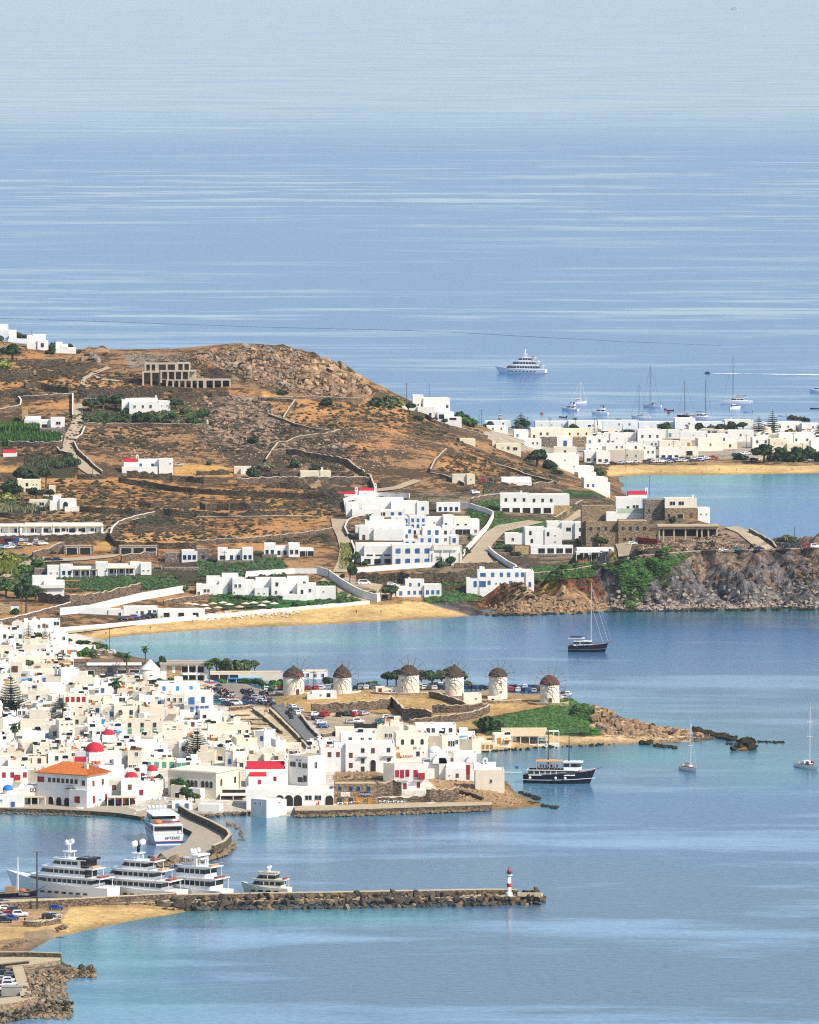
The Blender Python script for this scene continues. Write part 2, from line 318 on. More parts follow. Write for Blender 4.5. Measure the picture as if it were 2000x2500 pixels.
paint([(480,1362),(640,1345),(690,1380),(700,1420),(600,1425),(480,1430),(340,1440),(120,1440),(60,1360),(330,1395)],(.14,.12,.06),.8,3)
paint([(320,1265),(420,1262),(430,1290),(330,1300)],(.08,.09,.05),.9,3)
for p in[[(50,1140),(190,1135),(180,1165),(50,1160)],[(-120,1350),(40,1350),(30,1400),(-120,1420)],[(40,1390),(100,1380),(110,1420),(20,1440)],[(230,1420),(340,1415),(340,1450),(250,1450)]]:paint(p,OLIVE,.8,2)
paint([(480,860),(700,848),(820,890),(920,965),(890,975),(780,965),(640,960),(560,930)],(.24,.155,.095),.4,3)
paint([(500,965),(640,965),(720,1040),(800,1070),(860,1110),(640,1105),(490,1085)],(.27,.185,.13),.45,4)
paint([(300,868),(450,865),(480,885),(320,895)],(.24,.21,.18),.4,2)
paint([(1150,1060),(1330,1030),(2120,1030),(2120,1128),(1560,1132),(1480,1120),(1320,1105),(1240,1090)],(.40,.34,.26),.05,2)
paint([(1560,1118),(1760,1120),(1850,1118),(1990,1130),(1990,1139),(1750,1140),(1560,1136)],(.36,.23,.11),.3,1)
paint([(1490,1136),(1700,1136),(2120,1137),(2120,1162),(1480,1162)],SAND,0,1)
paint([(930,1195),(1250,1200),(1480,1215),(1560,1220),(1720,1290),(1720,1340),(1500,1380),(1000,1400),(860,1300)],(.22,.165,.10),.4,3)
for p in[[(1150,1220),(1220,1215),(1230,1262),(1350,1290),(1230,1310),(1180,1290),(1130,1270)],[(1370,1195),(1480,1200),(1480,1216),(1380,1214)]]:paint(p,(.05,.10,.03),.6,2)
paint([(1620,1330),(1640,1290),(1700,1275),(1830,1290),(1880,1340),(1560,1352)],(.28,.19,.13),.4,2)
paint([(140,1555),(250,1535),(450,1505),(640,1478),(900,1470),(1170,1470),(1185,1520),(700,1540),(260,1580),(140,1580)],SAND,0,1)
paint([(760,1440),(860,1420),(900,1445),(900,1475),(760,1475)],TAN,.05,1)
paint([(520,1440),(800,1428),(830,1450),(900,1468),(700,1488),(560,1490),(510,1470)],LAWN,.35,2)
paint([(0,1480),(160,1480),(130,1510),(0,1520)],EARTH,.2,2)
paint([(1100,1395),(1400,1375),(1560,1350),(1750,1345),(2120,1338),(2120,1492),(1180,1512),(1040,1470)],(.135,.125,.122),.2,2)
paint([(1060,1440),(1180,1420),(1300,1400),(1420,1400),(1470,1440),(1480,1480),(1300,1470),(1150,1480)],(.20,.075,.035),.5,3)
paint([(1180,1470),(1300,1450),(1400,1455),(1490,1470),(1490,1510),(1180,1512)],(.36,.225,.12),.15,2)
for p in[[(1290,1385),(1400,1374),(1460,1372),(1450,1408),(1380,1418),(1300,1420),(1270,1425)],[(1450,1375),(1560,1356),(1680,1352),(1640,1382),(1600,1390),(1570,1440),(1545,1485),(1530,1480),(1520,1430),(1500,1400)],[(1030,1445),(1150,1440),(1170,1468),(1040,1470)],[(1050,1400),(1280,1395),(1260,1425),(1060,1432)],[(1600,1395),(1640,1390),(1640,1440),(1610,1450)],[(1700,1350),(1790,1352),(1760,1385),(1720,1380)],[(1880,1360),(1910,1358),(1920,1385),(1890,1390)],[(1950,1350),(2000,1355),(2000,1375),(1960,1370)]]:
 paint(p,GREEN,.6,2)
for p in[[(1290,1440),(1350,1430),(1400,1440),(1340,1452)],[(1480,1395),(1510,1400),(1500,1420)]]:paint(p,(.26,.19,.03),.4,2,.7)
for p in[[(1640,1375),(1700,1365),(1880,1370),(1900,1400),(1850,1420),(1700,1400)],[(1920,1345),(2120,1342),(2120,1440),(1950,1420)]]:paint(p,(.225,.165,.12),.3,3)
paint([(-120,1525),(120,1515),(250,1560),(300,1640),(540,1650),(560,1720),(760,1760),(900,1790),(1160,1790),(1190,1840),(1000,1860),(1180,1900),(1000,1990),(-120,2000)],PLAST,.03,2)
paint([(200,1570),(290,1560),(300,1600),(200,1625)],(.42,.29,.16),.3,1)
paint([(540,1640),(1390,1660),(1420,1700),(1380,1730),(1180,1745),(1180,1800),(1000,1790),(700,1740),(640,1720),(540,1680)],(.40,.255,.11),.12,2)
for p in[[(690,1715),(900,1700),(1120,1710),(1160,1740),(900,1735),(720,1740)],[(1150,1705),(1250,1710),(1260,1745),(1160,1755)]]:paint(p,(.46,.30,.12),.08,2)
paint([(530,1640),(700,1655),(760,1680),(690,1690),(660,1720),(620,1735),(530,1720)],(.30,.25,.20),0,1)
paint([(560,1725),(620,1720),(680,1735),(760,1830),(640,1810),(560,1800)],(.62,.49,.30),.03,1)
paint([(745,1745),(860,1738),(1010,1752),(1000,1785),(860,1790),(790,1800)],(.46,.37,.25),.0,1)
paint([(900,1660),(1400,1662),(1410,1700),(900,1690)],(.36,.27,.17),.05,1)
paint([(1150,1762),(1230,1745),(1330,1725),(1400,1700),(1440,1720),(1430,1745),(1442,1790),(1330,1795),(1180,1790)],(.028,.085,.014),.7,2)
paint([(1400,1700),(1450,1700),(1480,1716),(1450,1730),(1420,1715)],(.10,.11,.04),.6,1)
paint([(1432,1730),(1470,1715),(1600,1755),(1720,1780),(1800,1800),(1700,1830),(1500,1825),(1450,1790)],(.50,.34,.19),.12,2)
paint([(1180,1795),(1440,1792),(1500,1800),(1600,1803),(1690,1808),(1600,1825),(1150,1850)],(.58,.40,.21),.03,1)
for p in[[(1430,1740),(1450,1735),(1455,1760),(1430,1765)],[(1440,1775),(1470,1770),(1475,1790),(1440,1792)]]:paint(p,GREEN,.5,1)
paint([(1690,1775),(1780,1790),(1870,1830),(1690,1815)],(.12,.095,.07),0,2)
paint([(1040,1900),(1120,1890),(1200,1915),(1260,1935),(1360,1965),(1300,1985),(1180,1985),(1080,1940)],(.40,.25,.12),.1,1)
paint([(820,1880),(900,1878),(980,1900),(900,1915),(810,1905)],(.30,.20,.10),.15,1)
paint([(-120,2195),(480,2190),(480,2300),(-120,2345)],SAND,0,1)
paint([(-120,2210),(110,2206),(170,2215),(150,2255),(60,2262),(-120,2262)],(.40,.26,.14),0,1)
paint([(-120,2305),(60,2290),(95,2310),(60,2335),(-120,2340)],(.36,.24,.13),0,2)
paint([(60,2275),(120,2268),(150,2272),(110,2300),(70,2320),(40,2330)],(.38,.26,.16),0,2)
wet=np.clip(1-GZ/1.1,0,1)*(GS>.14)*(GZ>-.4)
cover=cover*(1-.6*wet[...,None])+np.array((.055,.05,.035))*(.6*wet[...,None])
shrub*=(1-wet)
damp=np.clip(1.25-GZ/.45,0,1)*(GS<=.14)
cover=cover*(1-.42*damp[...,None])
keep=GZ>-2.5
vid=np.full(GZ.shape,-1,int)
q=keep[:-1,:-1]|keep[1:,:-1]|keep[:-1,1:]|keep[1:,1:]
qi,qj=np.where(q)
used=np.zeros(GZ.shape,bool)
for a,b in((0,0),(1,0),(0,1),(1,1)):used[qi+a,qj+b]=True
vid[used]=np.arange(used.sum())
tv=np.stack([GX[used],GY[used],GZ[used]],1)
tf=np.stack([vid[qi,qj],vid[qi+1,qj],vid[qi+1,qj+1],vid[qi,qj+1]],1)
tme=bpy.data.meshes.new('terrain')
tme.vertices.add(len(tv));tme.vertices.foreach_set('co',tv.ravel())
tme.loops.add(len(tf)*4);tme.loops.foreach_set('vertex_index',tf.ravel().astype(np.int32))
tme.polygons.add(len(tf));tme.polygons.foreach_set('loop_start',np.arange(0,len(tf)*4,4,dtype=np.int32))
tme.update(calc_edges=True);tme.validate()
ca=tme.color_attributes.new('cover','FLOAT_COLOR','POINT')
ca.data.foreach_set('color',np.concatenate([cover[used],shrub[used][:,None]],1).ravel())
rk=np.clip(Z_CLIFF+Z_TIP+Z_HILL+Z_BOULD*.7,0,1)[used]
ra=tme.attributes.new('rocky','FLOAT','POINT');ra.data.foreach_set('value',rk.astype(np.float32))
m,nt,b=new_mat('hillside_soil')
N=nt.nodes.new;Lk=nt.links.new
at_c=N('ShaderNodeAttribute');at_c.attribute_name='cover'
at_r=N('ShaderNodeAttribute');at_r.attribute_name='rocky'
geo=N('ShaderNodeNewGeometry')
def noise(sc,det=4,rough=.55,vec=None):
 n=N('ShaderNodeTexNoise');n.inputs['Scale'].default_value=sc;n.inputs['Detail'].default_value=det;n.inputs['Roughness'].default_value=rough
 Lk(vec or geo.outputs['Position'],n.inputs['Vector']);return n
def mrange(src,a,b_,c,d):
 r=N('ShaderNodeMapRange');r.inputs[1].default_value=a;r.inputs[2].default_value=b_;r.inputs[3].default_value=c;r.inputs[4].default_value=d
 Lk(src,r.inputs[0]);return r.outputs[0]
def math_(op,a,b_):
 r=N('ShaderNodeMath');r.operation=op
 for i,x in enumerate((a,b_)):
  if isinstance(x,(int,float)):r.inputs[i].default_value=x
  else:Lk(x,r.inputs[i])
 return r.outputs[0]
n1=noise(.035,5);n2=noise(.35,5,.65);n3=noise(.24,5,.65)
v1=mrange(n1.outputs[0],.3,.7,1.30,.72);v2=mrange(n2.outputs[0],.28,.72,.7,1.3)
vv=math_('MULTIPLY',v1,v2)
sc=N('ShaderNodeVectorMath');sc.operation='SCALE';Lk(at_c.outputs['Color'],sc.inputs[0]);Lk(vv,sc.inputs['Scale'])
sh_t=math_('ADD',math_('ADD',n3.outputs[0],math_('MULTIPLY',math_('SUBTRACT',n1.outputs[0],.5),.9)),math_('MULTIPLY',at_c.outputs['Alpha'],.42))
sh_m=mrange(sh_t,.66,.74,0,.85)
sh_m=math_('MULTIPLY',sh_m,mrange(at_c.outputs['Alpha'],0.0,.08,0,1))
scol=N('ShaderNodeMixRGB');scol.inputs[1].default_value=(.028,.036,.022,1);scol.inputs[2].default_value=(.075,.055,.038,1);Lk(mrange(n1.outputs[0],.35,.65,0,1),scol.inputs[0])
mx=N('ShaderNodeMixRGB');Lk(sh_m,mx.inputs[0]);Lk(sc.outputs[0],mx.inputs[1]);Lk(scol.outputs[0],mx.inputs[2])
mpr=N('ShaderNodeMapping');mpr.inputs['Rotation'].default_value=(.5,.75,.3);mpr.inputs['Scale'].default_value=(.30,.30,.055);Lk(geo.outputs['Position'],mpr.inputs['Vector'])
strata=noise(1.0,6,.68,mpr.outputs[0])
rockf=mrange(strata.outputs[0],.36,.66,.22,2.0)
rs=N('ShaderNodeVectorMath');rs.operation='SCALE';Lk(mx.outputs[0],rs.inputs[0]);Lk(rockf,rs.inputs['Scale'])
mx2=N('ShaderNodeMixRGB');Lk(at_r.outputs['Fac'],mx2.inputs[0]);Lk(mx.outputs[0],mx2.inputs[1]);Lk(rs.outputs[0],mx2.inputs[2])
Lk(mx2.outputs[0],b.inputs['Base Color'])
b.inputs['Roughness'].default_value=.95;b.inputs['Specular IOR Level'].default_value=.1
bp=N('ShaderNodeBump');bp.inputs['Strength'].default_value=.8;bp.inputs['Distance'].default_value=1.0
Lk(math_('ADD',math_('MULTIPLY',n2.outputs[0],1.2),math_('ADD',math_('MULTIPLY',sh_m,.8),math_('MULTIPLY',at_r.outputs['Fac'],math_('MULTIPLY',strata.outputs[0],5.0)))),bp.inputs['Height'])
Lk(bp.outputs[0],b.inputs['Normal'])
tme.materials.append(m)
tag(link('terrain',tme),'dry hillside, beaches and headlands of the bay',kind='structure')
# ------------------------------------------------------------------ the sea
su=np.concatenate([np.linspace(-9000,-140,24),np.arange(-120,2121,8.0),np.linspace(2140,11000,24)])
sv=np.concatenate([[-100.,-85,-70,-50,-25],np.arange(0,960,12.0),np.arange(960,2520,4.0),[2540,2600,2700,2900,3200,3600,4200]])
SU,SV=np.meshgrid(su,sv)
SX,SY=at_np(SU,SV)
inner=(SU>-400)&(SU<2400)&(SV>930)&(SV<2560)
sd=np.full(SU.shape,-5000.0)
dd,_=coast_dist(SX[inner],SY[inner]);sd[inner]=dd
dist=np.maximum(-sd,0)
shal=np.exp(-dist/14.0)*.5
def blob(u,v,ru,rv,a):
 global shal
 w=fbm(SX*.012,SY*.012,3,8)-.5
 shal=np.maximum(shal,a*np.clip(1.25-np.sqrt(((SU-u)/ru)**2+((SV-v)/rv)**2)+w*.8,0,1))
blob(420,1575,330,45,1.0);blob(800,1560,420,30,.75);blob(1100,1525,300,16,.55);blob(1650,1170,450,18,1.0);blob(2000,1168,300,16,.9);blob(1750,1215,300,30,.45)
blob(1250,1890,180,45,.6);blob(1560,1850,330,40,.75);blob(1880,1870,220,60,.45);blob(700,2240,420,26,.8);blob(250,2330,220,70,.75);blob(300,2450,300,60,.45);blob(700,2040,250,30,.45)
blob(100,2010,300,25,.6);blob(1690,1140,60,10,.2)
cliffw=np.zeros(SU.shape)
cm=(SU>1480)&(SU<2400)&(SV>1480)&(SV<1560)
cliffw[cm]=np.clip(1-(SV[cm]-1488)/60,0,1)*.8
sme=bpy.data.meshes.new('sea')
nr,nc=SU.shape
ids=np.arange(nr*nc).reshape(nr,nc)
sf=np.stack([ids[:-1,:-1],ids[1:,:-1],ids[1:,1:],ids[:-1,1:]],-1).reshape(-1,4)
sme.vertices.add(nr*nc);sme.vertices.foreach_set('co',np.stack([SX,SY,SX*0],-1).ravel())
sme.loops.add(len(sf)*4);sme.loops.foreach_set('vertex_index',sf.ravel().astype(np.int32))
sme.polygons.add(len(sf));sme.polygons.foreach_set('loop_start',np.arange(0,len(sf)*4,4,dtype=np.int32))
sme.update(calc_edges=True)
a1=sme.attributes.new('shallow','FLOAT','POINT');a1.data.foreach_set('value',np.clip(shal,0,1).ravel().astype(np.float32))
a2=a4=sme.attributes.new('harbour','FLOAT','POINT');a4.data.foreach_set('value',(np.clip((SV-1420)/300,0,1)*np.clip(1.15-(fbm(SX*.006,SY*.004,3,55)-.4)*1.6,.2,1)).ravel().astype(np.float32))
a3=sme.attributes.new('calm','FLOAT','POINT');a3.data.foreach_set('value',np.clip((365-SV)/110,0,1).ravel().astype(np.float32))  # far sea made paler: its sheen and haze go into the colour
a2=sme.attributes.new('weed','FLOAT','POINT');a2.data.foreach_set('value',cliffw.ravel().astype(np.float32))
m,nt,b=new_mat('sea_water')
N=nt.nodes.new;Lk=nt.links.new
geo=N('ShaderNodeNewGeometry')
sh_a=N('ShaderNodeAttribute');sh_a.attribute_name='shallow'
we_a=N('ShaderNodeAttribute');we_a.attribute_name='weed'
def mapped(sx,sy,rot=0):
 mp=N('ShaderNodeMapping');mp.inputs['Scale'].default_value=(sx,sy,1);mp.inputs['Rotation'].default_value=(0,0,rot)
 Lk(geo.outputs['Position'],mp.inputs['Vector']);return mp.outputs[0]
slick=noise(1.0,5,.6,mapped(.0032,.0105,.06));slick2=noise(1.0,4,.55,mapped(.010,.034,-.04));big=noise(1.0,3,.5,mapped(.0005,.0009,.05))
slick3=noise(1.0,4,.6,mapped(.028,.07,.04))
lanes=math_('ADD',math_('ADD',math_('MULTIPLY',slick.outputs[0],.55),math_('MULTIPLY',slick2.outputs[0],.30)),math_('MULTIPLY',slick3.outputs[0],.15))
lane=mrange(lanes,.505,.585,0,1)
lane_b=mrange(big.outputs[0],.38,.64,.35,1.1)
lane=math_('MULTIPLY',lane,lane_b)
ca_a=N('ShaderNodeAttribute');ca_a.attribute_name='calm'
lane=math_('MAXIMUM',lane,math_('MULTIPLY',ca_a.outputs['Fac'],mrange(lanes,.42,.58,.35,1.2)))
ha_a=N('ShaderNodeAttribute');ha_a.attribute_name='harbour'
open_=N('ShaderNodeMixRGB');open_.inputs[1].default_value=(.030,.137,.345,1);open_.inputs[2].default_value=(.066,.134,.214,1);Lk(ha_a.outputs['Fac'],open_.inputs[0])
deep=N('ShaderNodeMixRGB');Lk(open_.outputs[0],deep.inputs[1]);deep.inputs[2].default_value=(.165,.30,.47,1);Lk(lane,deep.inputs[0])  # lanes get a paler base colour, painting the sky they reflect
c1=N('ShaderNodeMixRGB');c1.inputs[2].default_value=(.055,.255,.268,1);Lk(deep.outputs[0],c1.inputs[1]);Lk(sh_a.outputs['Fac'],c1.inputs[0])
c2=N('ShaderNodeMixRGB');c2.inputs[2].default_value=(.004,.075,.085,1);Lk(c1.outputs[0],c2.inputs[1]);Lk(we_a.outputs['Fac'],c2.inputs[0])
fine=noise(1.0,4,.7,mapped(.45,.40));fv=mrange(fine.outputs[0],.3,.7,.72,1.28)
fs=N('ShaderNodeVectorMath');fs.operation='SCALE';Lk(c2.outputs[0],fs.inputs[0]);Lk(fv,fs.inputs['Scale'])
Lk(fs.outputs[0],b.inputs['Base Color'])
b.inputs['IOR'].default_value=1.33;b.inputs['Specular IOR Level'].default_value=.5
Lk(mrange(lane,0,1,.20,.12),b.inputs['Roughness'])
wv1=noise(1.0,3,.6,mapped(.22,.35,.2));wv2=noise(1.0,2,.5,mapped(.9,1.3,-.3))
hgt=math_('ADD',math_('MULTIPLY',wv1.outputs[0],.7),math_('MULTIPLY',wv2.outputs[0],.18))
bp=N('ShaderNodeBump');bp.inputs['Distance'].default_value=1.0
Lk(mrange(lane,0,1,.20,.10),bp.inputs['Strength'])
Lk(hgt,bp.inputs['Height']);Lk(bp.outputs[0],b.inputs['Normal'])
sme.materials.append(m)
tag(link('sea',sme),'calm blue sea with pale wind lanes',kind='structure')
# ------------------------------------------------------------------ the air
hz=MB().box(-75000,75000,-400,95000,-9,330)
m=bpy.data.materials.new('air');m.use_nodes=True;nt=m.node_tree;nt.nodes.clear()
out=nt.nodes.new('ShaderNodeOutputMaterial');pv=nt.nodes.new('ShaderNodeVolumePrincipled')
pv.inputs['Color'].default_value=(.82,.90,1.0,1);pv.inputs['Density'].default_value=1.35e-5;pv.inputs['Anisotropy'].default_value=0.0
nt.links.new(pv.outputs[0],out.inputs['Volume'])
tag(hz.build('haze',m),'thin sea haze',kind='stuff')
# ------------------------------------------------------------------ materials of the town
def plaster(name,col,var=.07):
 m,nt,b=new_mat(name)
 N=nt.nodes.new;L=nt.links.new
 g=N('ShaderNodeNewGeometry');oi=N('ShaderNodeObjectInfo')
 n1=N('ShaderNodeTexNoise');n1.inputs['Scale'].default_value=.45;n1.inputs['Detail'].default_value=5;L(g.outputs['Position'],n1.inputs['Vector'])
 mp=N('ShaderNodeMapping');mp.inputs['Scale'].default_value=(.7,.7,.15);L(g.outputs['Position'],mp.inputs['Vector'])
 n2=N('ShaderNodeTexNoise');n2.inputs['Scale'].default_value=1.0;n2.inputs['Detail'].default_value=3;L(mp.outputs[0],n2.inputs['Vector'])
 a=N('ShaderNodeMapRange');a.inputs[1].default_value=.3;a.inputs[2].default_value=.7;a.inputs[3].default_value=1-var;a.inputs[4].default_value=1+var*.4;L(n1.outputs[0],a.inputs[0])
 c=N('ShaderNodeMapRange');c.inputs[1].default_value=.35;c.inputs[2].default_value=.75;c.inputs[3].default_value=1.01;c.inputs[4].default_value=.95;L(n2.outputs[0],c.inputs[0])
 r=N('ShaderNodeMapRange');r.inputs[3].default_value=.93;r.inputs[4].default_value=1.05;L(oi.outputs['Random'],r.inputs[0])
 m1=N('ShaderNodeMath');m1.operation='MULTIPLY';L(a.outputs[0],m1.inputs[0]);L(c.outputs[0],m1.inputs[1])
 m2=N('ShaderNodeMath');m2.operation='MULTIPLY';L(m1.outputs[0],m2.inputs[0]);L(r.outputs[0],m2.inputs[1])
 s=N('ShaderNodeVectorMath');s.operation='SCALE';s.inputs[0].default_value=col;L(m2.outputs[0],s.inputs['Scale'])
 L(s.outputs[0],b.inputs['Base Color']);b.inputs['Roughness'].default_value=.9;b.inputs['Specular IOR Level'].default_value=.15
 return m
def masonry(name,c1,c2,mortar,scale=1.4):
 m,nt,b=new_mat(name)
 N=nt.nodes.new;L=nt.links.new
 g=N('ShaderNodeNewGeometry')
 mp=N('ShaderNodeMapping');mp.inputs['Scale'].default_value=(scale,scale,scale*1.7);L(g.outputs['Position'],mp.inputs['Vector'])
 v=N('ShaderNodeTexVoronoi');v.inputs['Scale'].default_value=1.0;L(mp.outputs[0],v.inputs['Vector'])
 rmp=N('ShaderNodeMixRGB');rmp.inputs[1].default_value=c1+(1,);rmp.inputs[2].default_value=c2+(1,)
 sp=N('ShaderNodeSeparateColor');L(v.outputs['Color'],sp.inputs[0]);L(sp.outputs[0],rmp.inputs[0])
 e=N('ShaderNodeMapRange');e.inputs[1].default_value=.45;e.inputs[2].default_value=.75;L(v.outputs['Distance'],e.inputs[0])
 mx=N('ShaderNodeMixRGB');mx.inputs[2].default_value=mortar+(1,);L(e.outputs[0],mx.inputs[0]);L(rmp.outputs[0],mx.inputs[1])
 L(mx.outputs[0],b.inputs['Base Color']);b.inputs['Roughness'].default_value=.95;b.inputs['Specular IOR Level'].default_value=.1
 bp=N('ShaderNodeBump');bp.inputs['Strength'].default_value=.7;bp.inputs['Distance'].default_value=.25;bp.invert=True
 L(v.outputs['Distance'],bp.inputs['Height']);L(bp.outputs[0],b.inputs['Normal'])
 return m
WALLS={'w':plaster('white_plaster',(.81,.80,.77)),'c':plaster('cream_plaster',(.80,.735,.62)),'k':plaster('beige_plaster',(.72,.645,.53)),'y':plaster('ivory_plaster',(.78,.71,.53)),'s':masonry('brown_stone',(.22,.15,.10),(.40,.29,.18),(.16,.12,.09)),'g':masonry('grey_stone',(.17,.145,.125),(.33,.27,.22),(.12,.10,.09)),'t':masonry('tan_stone',(.42,.29,.14),(.55,.40,.22),(.33,.23,.13)),'n':plaster('raw_concrete',(.48,.42,.33),.15)}
TONE_WORD={'w':'white','c':'cream','k':'beige','y':'ivory','s':'brown stone','g':'grey stone','t':'tan stone','n':'bare concrete'}
ROOFS={'w':plaster('limewashed_roof',(.82,.76,.66),.14),'c':plaster('cream_roof',(.78,.69,.54),.16),'k':plaster('sandy_roof',(.70,.60,.45),.18),'y':plaster('ivory_roof',(.76,.66,.48),.14),'s':plaster('earth_roof',(.50,.37,.22),.2),'g':plaster('gravel_roof',(.42,.35,.27),.2),'t':plaster('tan_roof',(.58,.44,.27),.2),'n':plaster('concrete_roof',(.55,.49,.40),.18)}
BLUE=simple('blue_paint',(.032,.13,.34),.5,.4,.12,2.0,island=.3);RED=simple('red_paint',(.31,.018,.032),.55,.3,.15,2.0,island=.25)
GREENP=simple('sea_green_paint',(.10,.30,.22),.55,.3,.15,2.0);OCHRE=simple('ochre_paint',(.50,.22,.03),.6,.3,.15,2.0);BROWNP=simple('brown_wood',(.12,.06,.035),.7,.2,.2,2.0,island=.3)
GREYP=simple('grey_paint',(.22,.23,.22),.6,.3,.15,2.0,island=.3);NAVY=simple('navy_paint',(.012,.02,.10),.5,.3,.2,2.0);WHITEP=simple('white_paint',(.80,.80,.79),.5,.3,.05,2.0)
SKYP=simple('sky_blue_paint',(.03,.27,.52),.5,.3,.12,2.0)
PANE=simple('window_glass',(.018,.025,.03),.12,.6,.3,1.0);SHADEIN=simple('dark_interior',(.03,.028,.026),.9,.1,.3,.5)  # SHADEIN: near-black paint for the shade inside openings
TERRA=simple('terracotta',(.52,.17,.05),.85,.2,.25,1.3);REDROOF=simple('red_roof_paint',(.50,.025,.045),.75,.2,.08,1.0);BLUEROOF=simple('blue_dome_paint',(.02,.20,.62),.6,.3,.08,1.0)
CANE=simple('cane_roofing',(.62,.50,.32),.95,.1,.2,1.5);TIMBER=simple('weathered_timber',(.20,.13,.08),.85,.2,.25,1.5)
KIND={'b':('shutter',BLUE,.95,1.35,'blue'),'r':('shutter',RED,.95,1.4,'red'),'g':('shutter',GREENP,1.0,1.4,'green'),'o':('shutter',OCHRE,.9,1.5,'ochre'),'n':('shutter',BROWNP,.95,1.3,'brown'),'d':('glass',WHITEP,.95,1.3,'dark'),'e':('glass',GREYP,.95,1.3,'grey'),'s':('glass',WHITEP,.6,.6,'small'),'w':('glass',WHITEP,2.0,1.4,'wide'),'W':('glass',GREYP,3.0,2.2,'glazed'),'u':('glass',BLUE,.95,1.35,'blue-framed'),'U':('glass',BLUE,1.9,1.6,'blue-framed'),'k':('shutter',SKYP,.9,1.3,'sky-blue'),'D':('door',BROWNP,1.0,2.1,'brown'),'B':('door',BLUE,1.05,2.1,'blue'),'R':('door',RED,1.0,2.0,'red'),'a':('arch',None,1.9,2.5,'arched'),'A':('archwin',GREYP,.95,1.7,'arched'),'V':('void',None,3.2,2.3,'open'),'v':('void',None,1.6,1.6,'open')}
_WIN={}
def arch_pts(w,h,n=6):
 r=w/2
 return[(-r,0),(r,0)]+[(r*math.cos(math.pi*i/n),h-r+r*math.sin(math.pi*i/n))for i in range(n+1)]
def win_mesh(code,w,h):
 key=(code,round(w,1),round(h,1))
 if key in _WIN:return _WIN[key]
 what,fm,_,_,_=KIND[code]
 f=None;p=None
 if what in('glass','shutter','door'):
  mb=MB();t=.09;a=w/2
  mb.box(-a-t,a+t,-.12,.02,-t*1.5,0).box(-a-t,a+t,-.10,.02,h,h+t).box(-a-t,-a,-.10,.02,0,h).box(a,a+t,-.10,.02,0,h)
  if what=='glass':
   mb.box(-.03,.03,-.08,.02,0,h)
   f=mb.mesh('window',fm);p=MB().box(-a,a,-.03,.01,0,h).mesh('pane',PANE)
  else:
   f=mb.mesh('window' if what=='shutter' else 'door',fm)
   q=MB().box(-a,-.02,-.06,.01,0,h).box(.02,a,-.06,.01,0,h)
   if what=='shutter':
    q.box(-a*1.85,-a*1.02-.08,-.17,-.11,0,h)if w>1.2 else None
   p=q.mesh('shutter' if what=='shutter' else 'panel',fm)
 else:
  pts=arch_pts(w,h)if what!='void' else[(-w/2,0),(w/2,0),(w/2,h),(-w/2,h)]
  n=len(pts)
  mb=MB()
  out=[(x*1.1,z*1.04 if z>0 else 0)for x,z in pts]
  vs=[(x,-.10,z)for x,z in pts]+[(x,-.10,z)for x,z in out]+[(x,.0,z)for x,z in out]+[(x,.0,z)for x,z in pts]
  fs=[]
  for i in range(n):
   j=(i+1)%n
   fs+=[(i,j,n+j,n+i),(n+i,n+j,2*n+j,2*n+i),(j,i,3*n+i,3*n+j)]
  mb.add(vs,fs)
  f=mb.mesh('opening',WALLS['w']if fm is None else fm)
  p=mesh_np('recess',[(x,-.03,z)for x,z in pts],[tuple(range(n))],[SHADEIN if fm is None else PANE])  # flat near-black sheet paints the shade inside arches and bays
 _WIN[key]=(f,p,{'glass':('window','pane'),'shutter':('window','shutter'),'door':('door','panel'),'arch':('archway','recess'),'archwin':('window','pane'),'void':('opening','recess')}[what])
 return _WIN[key]
ALL_BUILDINGS=[]
TAN_DIP=lambda y:math.tan(CAM_DIP+(y-1250.0)/CAM_F)
